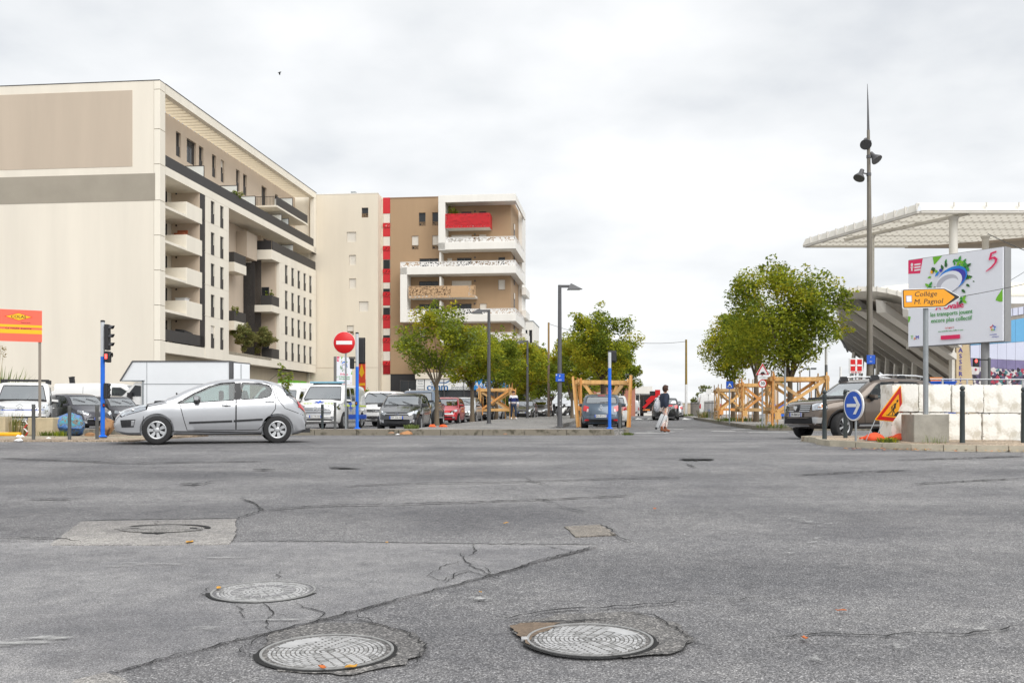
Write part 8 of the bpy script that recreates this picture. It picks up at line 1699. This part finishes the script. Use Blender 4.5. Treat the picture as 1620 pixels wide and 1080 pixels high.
# hanging red signal by the billboard post
t = thing('traffic_signal', 'small black signal with a red light between the tan pillar and the billboard post', 'traffic light', (at(1559, 655, 31.0).x, 31.0, 0)); Z = lambda py: at(0, py, 31.0).z
mb = MB(); mb.tube([(.12, 0, 0), (.12, 0, Z(566))], .045, BOLG, 8); mb.build('post', t); mb = MB(); mb.beam((.12, 0, Z(569)), (-.3, 0, Z(569)), .04, .04, BLACK); mb.bbox(-.37, -.22, -.08, .08, Z(580), Z(566.5), BLACK, .02); mb.build('signal_head', t); mb = MB(); mb.disc((-.325, -.085, Z(571)), .05, REDL, n=14, sx=.8); mb.build('red_light', t)
# street fence
t = thing('street_fence', 'grey upright-slat fence along the right pavement up the street', 'fence', (0, 0, 0)); fs_ = MB(); a, b = V((at(1135, 655, 64).x, 64, gz(64) + .12)), V((at(1093, 655, 92).x, 92, gz(92) + .12))
sl = None; n = 24
for i in range(n):
    if 9 < i < 14: continue
    p = a.lerp(b, i / (n - 1)); 
    if sl is None: mb = MB(); mb.box(-.028, .028, -.02, .02, 0, 1.25, mat('fence_slat', s2l(120, 118, 116), .6, .2, var=.15)); o = mb.build('slat', t); sl = o.data
    else: o = link('slat', sl, t)
    o.location = p; o.rotation_euler = (0, 0, .4)
for s_ in ((0, 9), (14, n - 1)): mb = MB(); mb.beam(a.lerp(b, s_[0] / (n - 1)) + V((0, .04, 1.1)), a.lerp(b, s_[1] / (n - 1)) + V((0, .04, 1.1)), .04, .05, GREYM); mb.build('rail', t)
for px, y, lb in ((1232, 66, 'blue site barrier panel left, seen through the timber guards'), (1240, 67, 'blue site barrier panel right, seen through the timber guards')):
    t = thing('site_barrier', lb, 'barrier', gp0(px, y, .12)); mb = MB(); mb.box(-.3, .3, 0, .04, .2, 1.0, BLUEP); mb.build('panel', t); mb = MB(); mb.box(-.3, -.25, -.2, .2, 0, .2, GREYM); mb.box(.25, .3, -.2, .2, 0, .2, GREYM); mb.build('foot', t)
t = thing('low_wall', 'low pale street wall below the tall lone pole', 'wall', gp0(1078, 96)); mb = MB(); mb.box(-.6, 2.2, 0, .3, 0, 1.3, mat('street_wall', s2l(196, 182, 160), .85, var=.1)); mb.build('masonry', t); mb = MB(); mb.box(-.65, 2.25, -.05, .35, 1.3, 1.38, WCONC); mb.build('coping', t)
# boulders, broken blocks and litter on the left
def gra(name, cols):
    m = bpy.data.materials.new(name); m.use_nodes = True; tr = m.node_tree; b = tr.nodes['Principled BSDF']; b.inputs['Roughness'].default_value = .7; co = tr.nodes.new('ShaderNodeTexCoord'); n = tr.nodes.new('ShaderNodeTexNoise'); n.inputs['Scale'].default_value = 4; n.inputs['Detail'].default_value = 6; n.inputs['Roughness'].default_value = .65; rp_ = tr.nodes.new('ShaderNodeValToRGB'); rp_.color_ramp.interpolation = 'CONSTANT'
    E_ = rp_.color_ramp.elements; E_[0].position = 0; E_[0].color = cols[0][1] + (1,); E_[1].position = cols[1][0]; E_[1].color = cols[1][1] + (1,)
    for p, c in cols[2:]: E_.new(p).color = c + (1,)
    tr.links.new(co.outputs['Object'], n.inputs['Vector']); tr.links.new(n.outputs[0], rp_.inputs[0]); tr.links.new(rp_.outputs[0], b.inputs['Base Color']); return m
GRAF = gra('painted_rock', [(0, s2l(80, 76, 72)), (.36, s2l(70, 108, 168)), (.45, s2l(92, 138, 188)), (.49, s2l(112, 102, 92)), (.54, s2l(64, 150, 172)), (.6, s2l(122, 112, 100)), (.66, s2l(60, 62, 66))]); BRK = mat('brown_rock', s2l(146, 112, 80), .9, var=.4, scale=5, bump=.8, bscale=14, dirt=s2l(88, 66, 48))
def rock(label, px, y, z, sx, sy, sz, m, seed):
    r = random.Random(seed); bm = bmesh.new(); bmesh.ops.create_icosphere(bm, subdivisions=4, radius=1)
    dirs = [(V((r.gauss(0, 1), r.gauss(0, 1), r.gauss(0, 1))).normalized(), r.uniform(.62, .92)) for _ in range(26)]
    for v in bm.verts:
        for d, k in dirs:
            e = v.co.dot(d) - k
            if e > 0: v.co -= d * e * .92
        v.co *= 1 + r.uniform(-.03, .03); v.co = V((v.co.x * sx, v.co.y * sy, v.co.z * sz))
    mb = MB(); mb.bm(bm, m); o = mb.build('boulder', None, 32, loc=((px - 810) / 1575 * y, y, z)); tag(o, label, 'boulder'); return o
rock('angular boulder sprayed with blue and turquoise paint behind the middle grey bollard', 107, 27.6, .36, .58, .5, .42, GRAF, 4); rock('brown boulder behind the blue signal post', 168, 27.4, .3, .24, .3, .34, BRK, 8); rock('small flat brown stone between the two boulders', 143, 27.2, .1, .16, .12, .08, BRK, 9)
OC = mat('old_concrete', s2l(190, 176, 146), .9, var=.2, scale=3, bump=.5, bscale=30)
def oblk(label, px0, px1, y, z0, z1, d=.4, rz=0.):
    x0, x1 = at(px0, 0, y).x, at(px1, 0, y).x; mb = MB(); mb.bbox(-(x1 - x0) / 2, (x1 - x0) / 2, 0, d, 0, z1 - z0, OC, .025); o = mb.build('broken_block', None, loc=((x0 + x1) / 2, y, z0), rz=rz); tag(o, label, 'concrete block')
oblk('pale old concrete block beside the painted boulder', 56, 83.5, 26.9, .05, .56, .4, -.05); oblk('narrow old concrete block left of the pale one', 43, 53, 27.6, .05, .55); oblk('old concrete block at the very left edge', -8, 8, 27.3, .05, .58); oblk('low broken concrete kerb piece in the weeds', 18, 37, 27.9, .05, .33, .25)
YEM = mat('bollard_yellow', s2l(232, 170, 30), .5, var=.1); t = thing('fallen_bollard', 'yellow and white bollard lying on its side at the left edge', 'bollard', gp0(0, 26.25, .12)); mb = MB(); mb.tube([(-.6, 0, 0), (.55, -.02, 0)], .058, YEM, 14); mb.build('tube', t, 50); mb = MB(); mb.tube([(.02, 0, 0), (.06, 0, 0)], .06, SW, 14); mb.tube([(.12, 0, 0), (.2, 0, 0)], .06, SW, 14); mb.build('white_band', t, 50)
t = thing('barrier_scrap', 'torn red and white barrier scrap standing in the weeds', 'litter', gp0(40, 27.0, .05)); mb = MB(); pts = [(0, 0, 0), (.06, .02, .12), (-.03, 0, .22), (.05, .02, .33), (0, 0, .42)]
for i, (a, b) in enumerate(zip(pts, pts[1:])): mb.beam(a, b, .1, .02, SR if i % 2 == 0 else SW)
mb.build('strip', t)
def rag(label, px, y, z, s_, m, seed):
    r = random.Random(seed); bm = bmesh.new(); bmesh.ops.create_icosphere(bm, subdivisions=2, radius=1)
    for v in bm.verts: v.co = V((v.co.x * s_ * r.uniform(.7, 1.2), v.co.y * s_ * .6 * r.uniform(.7, 1.2), max(-.1, v.co.z) * s_ * .5 * r.uniform(.5, 1.3)))
    mb = MB(); mb.bm(bm, m); tag(mb.build('crumpled_paper', None, 30, loc=((px - 810) / 1575 * y, y, z)), label, 'litter')
rag('white crumpled bag beside the fallen bollard', 32, 25.9, .06, .12, SW, 1); rag('white crumpled paper on the road edge by the first bollard', 29, 23.7, .02, .12, SW, 2); rag('small white paper on the left pavement', 77, 25.2, .04, .06, SW, 3); rag('brown crumpled paper against the long kerb', 643, 30.6, .04, .2, mat('brown_paper', s2l(176, 128, 86), .8, var=.2), 4); rag('small white scrap against the long kerb', 629, 30.7, .02, .07, SW, 5); rag('tan lump against the long kerb left of the brown paper', 619, 30.8, .06, .1, mat('tan_lump', s2l(150, 120, 96), .9), 6); rag('tiny tan lump against the kerb below the lamp', 799, 30.8, .03, .07, MATS['tan_lump'], 7); rag('dark scrap on the left pavement near the blue post', 136, 24.0, .04, .04, BLACK, 8); rag('pile of grey litter by the far right pavement kerb', 1138, 60, .2, .2, SW, 9)
ORN = mat('orange_net', s2l(232, 96, 40), .7, var=.1)
for px, lb in ((684, 'orange plastic netting lump left, in front of the pickup'), (701, 'orange plastic netting lump right, in front of the pickup')):
    rag(lb, px, 36, .2, .16, ORN, px)
# dark posts standing behind the left van roofs
for px, y, top, lb, dx_ in ((121, 49, 597, 'dark leaning post sticking up behind the long white van', -.25), (154.5, 49, 607, 'short dark post behind the long white van', 0)):
    p = gp0(px, y + 4); z = at(0, top, y + 4).z; t = thing('rubber_post', lb, 'post', p); mb = MB(); mb.beam((0, 0, 0), (dx_, 0, z - p.z), .22, .2, BLACK); mb.build('shaft', t); mb = MB(); mb.beam((dx_, 0, z - p.z), (dx_ * 1.02, 0, z - p.z + .04), .25, .23, BLACK); mb.build('cap', t)
# bird
t = thing('bird', 'tiny dark bird flying high left of centre', 'bird', at(442, 115, 60)); mb = MB(); mb.tube([(-.1, 0, -.02), (0, 0, 0), (.08, 0, .03), (.12, 0, .03)], [.008, .04, .03, .008], BLACK, 8); mb.build('body', t)
for s_ in (1, -1): mb = MB(); mb.add([(.05, 0, .02), (-.05, 0, .02), (-.06, s_ * .16, -.06), (-.02, s_ * .2, -.1), (.03, s_ * .15, -.05)], [(0, 1, 2, 3, 4), (4, 3, 2, 1, 0)], BLACK); mb.build('wing', t)
# ================================================================= PEOPLE
def grow(name, J, Ed, m, par, root=0, sub=2, smooth=True):
    """continuous skin over a skeleton: J = [(co, r)] or [(co, rx, ry)]"""
    me = bpy.data.meshes.new(name); me.from_pydata([j[0] for j in J], Ed, []); o = bpy.data.objects.new(name, me); COL.objects.link(o)
    o.modifiers.new('s', 'SKIN'); o.modifiers.new('d', 'SUBSURF').levels = sub; o.modifiers['d'].render_levels = sub
    for i, j in enumerate(J): me.skin_vertices[0].data[i].radius = (j[1], j[2] if len(j) > 2 else j[1]); me.skin_vertices[0].data[i].use_root = (i == root)
    dg = bpy.context.evaluated_depsgraph_get(); nm = bpy.data.meshes.new_from_object(o.evaluated_get(dg)); bpy.data.objects.remove(o)
    nm.materials.clear(); nm.materials.append(m); nm.polygons.foreach_set('use_smooth', [True] * len(nm.polygons)); nm.polygons.foreach_set('material_index', [0] * len(nm.polygons)); return link(name, nm, par)
def lerp3(a, b, t): return tuple(a[i] + (b[i] - a[i]) * t for i in range(3))
def person(label, loc, rz, H, pose, skin, top, bottom, shoe, hair, hairl, jacket=1.25, female=False, hem=.0):
    """figure facing local -y"""
    t = thing('person', label, 'person', loc, rz); k = H / 1.75; s = lambda p: tuple(q * k for q in p); P = {n: s(p) for n, p in pose.items()}
    J = []; E_ = []; ix = {}
    def add(n, r): ix[n] = len(J); J.append((P[n],) + tuple(q * k for q in (r if isinstance(r, tuple) else (r,))))
    for n, r in (('pelvis', (.14, .11)), ('waist', (.125, .1)), ('chest', (.16, .115)), ('neck0', .07), ('neck', .052), ('head', (.07, .085)), ('crown', (.07, .085))): add(n, r)
    E_ += [(i, i + 1) for i in range(6)]
    for sd in 'LR':
        for n, r in (('sho', .062), ('elb', .042), ('wri', .028), ('palm', (.042, .022))): add(n + sd, r)
        E_ += [(ix['chest'], ix['sho' + sd]), (ix['sho' + sd], ix['elb' + sd]), (ix['elb' + sd], ix['wri' + sd]), (ix['wri' + sd], ix['palm' + sd])]
        d = V(P['palm' + sd]) - V(P['wri' + sd]); d.normalize(); sx = 1 if sd == 'L' else -1; side_ = V((0, 1, 0)) if abs(d.y) < .8 else V((1, 0, 0)); nrm = d.cross(side_).normalized()
        for f, (off, ln) in enumerate(((-.028, .07), (-.01, .08), (.01, .075), (.027, .06))):
            a = V(P['palm' + sd]) + d * .03 * k + side_ * off * k; b = a + (d * .6 * ln + nrm * -.012) * k; c = b + (d * .45 * ln + nrm * -.02) * k
            n0 = len(J); J.extend([(tuple(a), .009 * k), (tuple(b), .008 * k), (tuple(c), .006 * k)]); E_ += [(ix['palm' + sd], n0), (n0, n0 + 1), (n0 + 1, n0 + 2)]
        a = V(P['wri' + sd]) + (d * .03 - side_ * .035) * k; n0 = len(J); J.extend([(tuple(a), .012 * k), (tuple(a + (d * .05 - side_ * .015) * k), .008 * k)]); E_ += [(ix['wri' + sd], n0), (n0, n0 + 1)]
        for n, r in (('hip', .09), ('kne', .055), ('ank', .038), ('toe', (.035, .03))): add(n + sd, r)
        E_ += [(ix['pelvis'], ix['hip' + sd]), (ix['hip' + sd], ix['kne' + sd]), (ix['kne' + sd], ix['ank' + sd]), (ix['ank' + sd], ix['toe' + sd])]
    grow('body', J, E_, skin, t)
    h = V(P['head']); fm = MB(); f = V(pose.get('look', (0, -1, 0))).normalized(); rt = f.cross(V((0, 0, 1))).normalized(); u = V((0, 0, 1))
    fm.prism([h + f * .085 * k + u * .03 * k + rt * .012 * k, h + f * .085 * k + u * .03 * k - rt * .012 * k, h + f * .112 * k - u * .025 * k - rt * .014 * k, h + f * .112 * k - u * .025 * k + rt * .014 * k], -f * .05 * k, skin)
    for s_ in (1, -1): fm.ball(h + f * .082 * k + rt * s_ * .03 * k + u * .035 * k, .011 * k, BLACK, 5); fm.ball(h + rt * s_ * .078 * k + u * .01 * k, .025 * k, skin, 5, (.5, 1, 1.2))
    fm.beam(h + f * .09 * k - u * .055 * k + rt * .022 * k, h + f * .09 * k - u * .055 * k - rt * .022 * k, .012 * k, .008 * k, mat('lips', s2l(170, 100, 92), .5)); fm.build('face', t, 60)
    g = lambda a, b, q: lerp3(P[a], P[b], q); jk = jacket
    TJ = [(g('pelvis', 'waist', -hem), .15 * jk * k, .12 * jk * k), (P['waist'], .138 * jk * k, .11 * jk * k), (P['chest'], .165 * jk * k, .122 * jk * k), (g('chest', 'neck0', .8), .1 * k, .085 * k)]; TE = [(0, 1), (1, 2), (2, 3)]
    for sd in 'LR': n0 = len(TJ); TJ += [(P['sho' + sd], .076 * jk * k), (P['elb' + sd], .057 * jk * k), (g('elb' + sd, 'wri' + sd, .92), .045 * jk * k)]; TE += [(2, n0), (n0, n0 + 1), (n0 + 1, n0 + 2)]
    tops = top if isinstance(top, list) else None
    jo = grow('sweater' if tops else 'jacket', TJ, TE, tops[0][1] if tops else top, t)
    if tops:
        me = jo.data; me.materials.clear(); [me.materials.append(m) for _, m in tops]
        for p in me.polygons:
            z = p.center.z / k; p.material_index = next((i for i, (zz__, m) in enumerate(tops) if z >= zz__), len(tops) - 1)
    BJ = [(P['pelvis'], .148 * k, .118 * k)]; BE = []
    for sd in 'LR': n0 = len(BJ); BJ += [(P['hip' + sd], .1 * k), (P['kne' + sd], .072 * k), (g('kne' + sd, 'ank' + sd, .9), .06 * k)]; BE += [(0, n0), (n0, n0 + 1), (n0 + 1, n0 + 2)]
    grow('trousers', BJ, BE, bottom, t)
    for sd in 'LR':
        a, b = V(P['ank' + sd]), V(P['toe' + sd]); mb = MB(); z0 = min(b.z, a.z) ; mb.tube([a + V((0, .04, -.02)) * k, a.lerp(b, .3) + V((0, 0, -.012)) * k, b + V((0, 0, 0)), b + (b - a).normalized() * .04 * k], [.05 * k, .052 * k, .044 * k, .025 * k], shoe, 10); mb.tube([a + V((0, .0, .11)) * k, a], [.05 * k, .05 * k], shoe, 10) if female else None; mb.build('shoe', t, 60)
    hm = MB(); bm = bmesh.new(); bmesh.ops.create_icosphere(bm, subdivisions=3, radius=1); r = random.Random(int(H * 100)); c = (V(P['head']) + V(P['crown'])) / 2 + V((0, 0, .012)) * k
    for v in bm.verts:
        q = V(v.co); fr = max(0, q.dot(f)); e = 1 + r.uniform(-.04, .05) * (3 if female else 1); low = -.25 if fr > .35 else (-1.0 if female else -.75); q.z = max(q.z, low); sc_ = (.098, .108, .115 * hairl) if not female else (.118, .122, .13 * hairl); v.co = c + V((q.x * sc_[0], q.y * sc_[1], q.z * sc_[2])) * k * e - f * (.02 * k if fr > .2 and q.z < .3 else 0) * 2
    hm.bm(bm, hair); hm.build('hair', t, 70)
    return t, P, k
DENIM = mat('dark_denim', s2l(44, 56, 78), .85, var=.2, scale=14); NAVY = mat('navy_cloth', s2l(40, 48, 66), .85, var=.15, scale=10); NVS = mat('navy_knit', s2l(30, 42, 96), .85, var=.1); KWH = mat('white_knit', s2l(225, 225, 228), .85, var=.05); BRH = mat('brown_hair', s2l(66, 42, 32), .8, var=.3, scale=40); BKH = mat('dark_hair', s2l(34, 28, 26), .8, var=.3, scale=40); BOOT = mat('brown_boot', s2l(130, 72, 40), .6, var=.15); PATT = gra('patterned_cloth', [(0, s2l(226, 218, 210)), (.42, s2l(196, 150, 140)), (.47, s2l(232, 226, 218)), (.55, s2l(150, 130, 126)), (.59, s2l(230, 222, 214))])
# the man walking towards us on the footpath
MP = dict(pelvis=(0, 0, .95), waist=(0, 0, 1.1), chest=(0, .01, 1.33), neck0=(0, .01, 1.48), neck=(0, 0, 1.53), head=(0, -.02, 1.62), crown=(0, -.01, 1.69), look=(.5, -1, 0),
          shoL=(.19, .01, 1.42), elbL=(.25, .04, 1.14), wriL=(.26, -.08, .9), palmL=(.26, -.1, .83), shoR=(-.19, .01, 1.42), elbR=(-.25, .08, 1.15), wriR=(-.25, .04, .9), palmR=(-.25, .02, .83),
          hipL=(.09, 0, .9), kneL=(.12, -.1, .5), ankL=(.14, -.02, .09), toeL=(.17, -.17, .05), hipR=(-.09, 0, .9), kneR=(-.12, -.02, .5), ankR=(-.13, .1, .1), toeR=(-.15, -.04, .05))
ym = 62.; person('man in a white and navy striped sweater and jeans walking on the footpath', V((at(812.5, 655, ym).x, ym, gz(ym) + .165)), R(4), 1.76, MP, SKIN, [(1.32, KWH), (1.08, NVS), (0, KWH)], DENIM, SW, BKH, .9, 1.2)
# the woman crossing with her suitcase, seen from behind and turned right
WP = dict(pelvis=(0, 0, .95), waist=(0, -.01, 1.1), chest=(0, -.02, 1.32), neck0=(0, -.02, 1.47), neck=(0, -.04, 1.53), head=(.0, -.07, 1.62), crown=(0, -.05, 1.69), look=(0, -1, -.05),
          shoL=(.18, -.02, 1.41), elbL=(.24, .04, 1.14), wriL=(.22, -.14, 1.0), palmL=(.2, -.2, .98), shoR=(-.18, 0, 1.41), elbR=(-.23, .1, 1.14), wriR=(-.2, .06, .9), palmR=(-.2, .07, .83),
          hipL=(.08, 0, .9), kneL=(.09, -.16, .52), ankL=(.09, -.1, .1), toeL=(.09, -.26, .05), hipR=(-.08, 0, .9), kneR=(-.09, .02, .5), ankR=(-.08, .16, .12), toeR=(-.08, .02, .05))
yw_ = 36.3; wp, P, k = person('woman in a navy jacket and patterned trousers pulling a silver suitcase across the street', V((at(1051, 655, yw_).x, yw_, 0)), R(112), 1.66, WP, SKIN, NAVY, PATT, BOOT, BRH, 1.1, 1.42, True, .55)
BAGM = gra('grey_patterned_bag', [(0, s2l(196, 198, 204)), (.45, s2l(150, 154, 164)), (.5, s2l(206, 206, 210)), (.58, s2l(120, 124, 132)), (.62, s2l(200, 200, 206))])
ct = wp.matrix_basis; hand = ct @ V(P['palmR']); 
bg_ = thing('shoulder_bag', 'large grey patterned bag hanging at the woman left side', 'bag', V((at(1040.5, 655, yw_ + .1).x, yw_ + .1, .72)), R(20)); bm = bmesh.new(); bmesh.ops.create_icosphere(bm, subdivisions=3, radius=1)
for v in bm.verts: v.co = V((v.co.x * .13 * (1.15 - .4 * v.co.z), v.co.y * .11, v.co.z * .25 + .26))
mb = MB(); mb.bm(bm, BAGM); mb.build('bag', bg_, 60); mb = MB(); mb.tube([(-.06, 0, .42), (.06, .02, .6), (.16, .03, .66), (.12, -.03, .5)], .012, BAGM, 6); mb.build('strap', bg_)
SUIT = mat('suitcase_silver', s2l(200, 202, 204), .4, .2, var=.08, coat=.3); o_ = at(1045, 682, yw_ + .02); sc_ = thing('suitcase', 'silver hard suitcase tilted on its wheels behind the walking woman', 'suitcase', V((o_.x, yw_ + .05, .0)), R(-12)); tl = R(22)
hl = MX.Translation((0, 0, .07)) @ MX.Rotation(tl, 4, 'Y')
mb = MB(); mb.X = hl; mb.bbox(-.2, .06, -.17, .17, .04, .58, SUIT, .035); [mb.box(-.203, .063, -.12 + i * .06, -.1 + i * .06, .08, .54, SUIT) for i in range(5)]; mb.build('shell', sc_, 40)
mb = MB(); mb.X = hl; mb.box(-.075, -.06, -.174, .174, .05, .575, BLACK); mb.bbox(.06, .075, -.02, .02, .2, .45, BLACK, .005); mb.build('zip_band', sc_); mb = MB(); mb.X = hl
for s_ in (-.07, .07): mb.tube([(.03, s_, .56), (.03, s_, .88)], .01, ALU, 6)
mb.tube([(.03, -.09, .88), (.03, .09, .88)], .016, BLACK, 8); mb.build('handle', sc_)
for x, y in ((-.17, -.12), (-.17, .12), (.04, -.12), (.04, .12)):
    mb = MB(); mb.X = hl; mb.lathe([(.012, -.012), (.035, -.014), (.035, .014), (.012, .012)], RUB, 14, (x, y, .0), (0, 1, 0)); mb.box(x - .015, x + .015, y - .02, y + .02, .0, .045, BLACK); mb.build('wheel', sc_)
# figure in a dark jacket and cap seen through the silver hatchback
OP = dict(MP); OP['look'] = (-.6, -1, 0)
op, P, k = person('person in a dark jacket and cap seen through the silver hatchback rear side window', V((at(381, 655, 34).x, 34, 0)), R(-20), 1.7, OP, SKIN, mat('grey_green_jacket', s2l(84, 92, 90), .85, var=.1), DENIM, BLACK, BKH, .9, 1.3)
mb = MB(); c = V(P['crown']); mb.lathe([(.12, -.02), (.115, .05), (.08, .1), (0, .115)], BLACK, 16, c); mb.prism([c + V((-.08, -.1, -.01)), c + V((.08, -.1, -.01)), c + V((.06, -.2, -.02)), c + V((-.06, -.2, -.02))], (0, 0, .015), BLACK); mb.build('cap', op, 60)
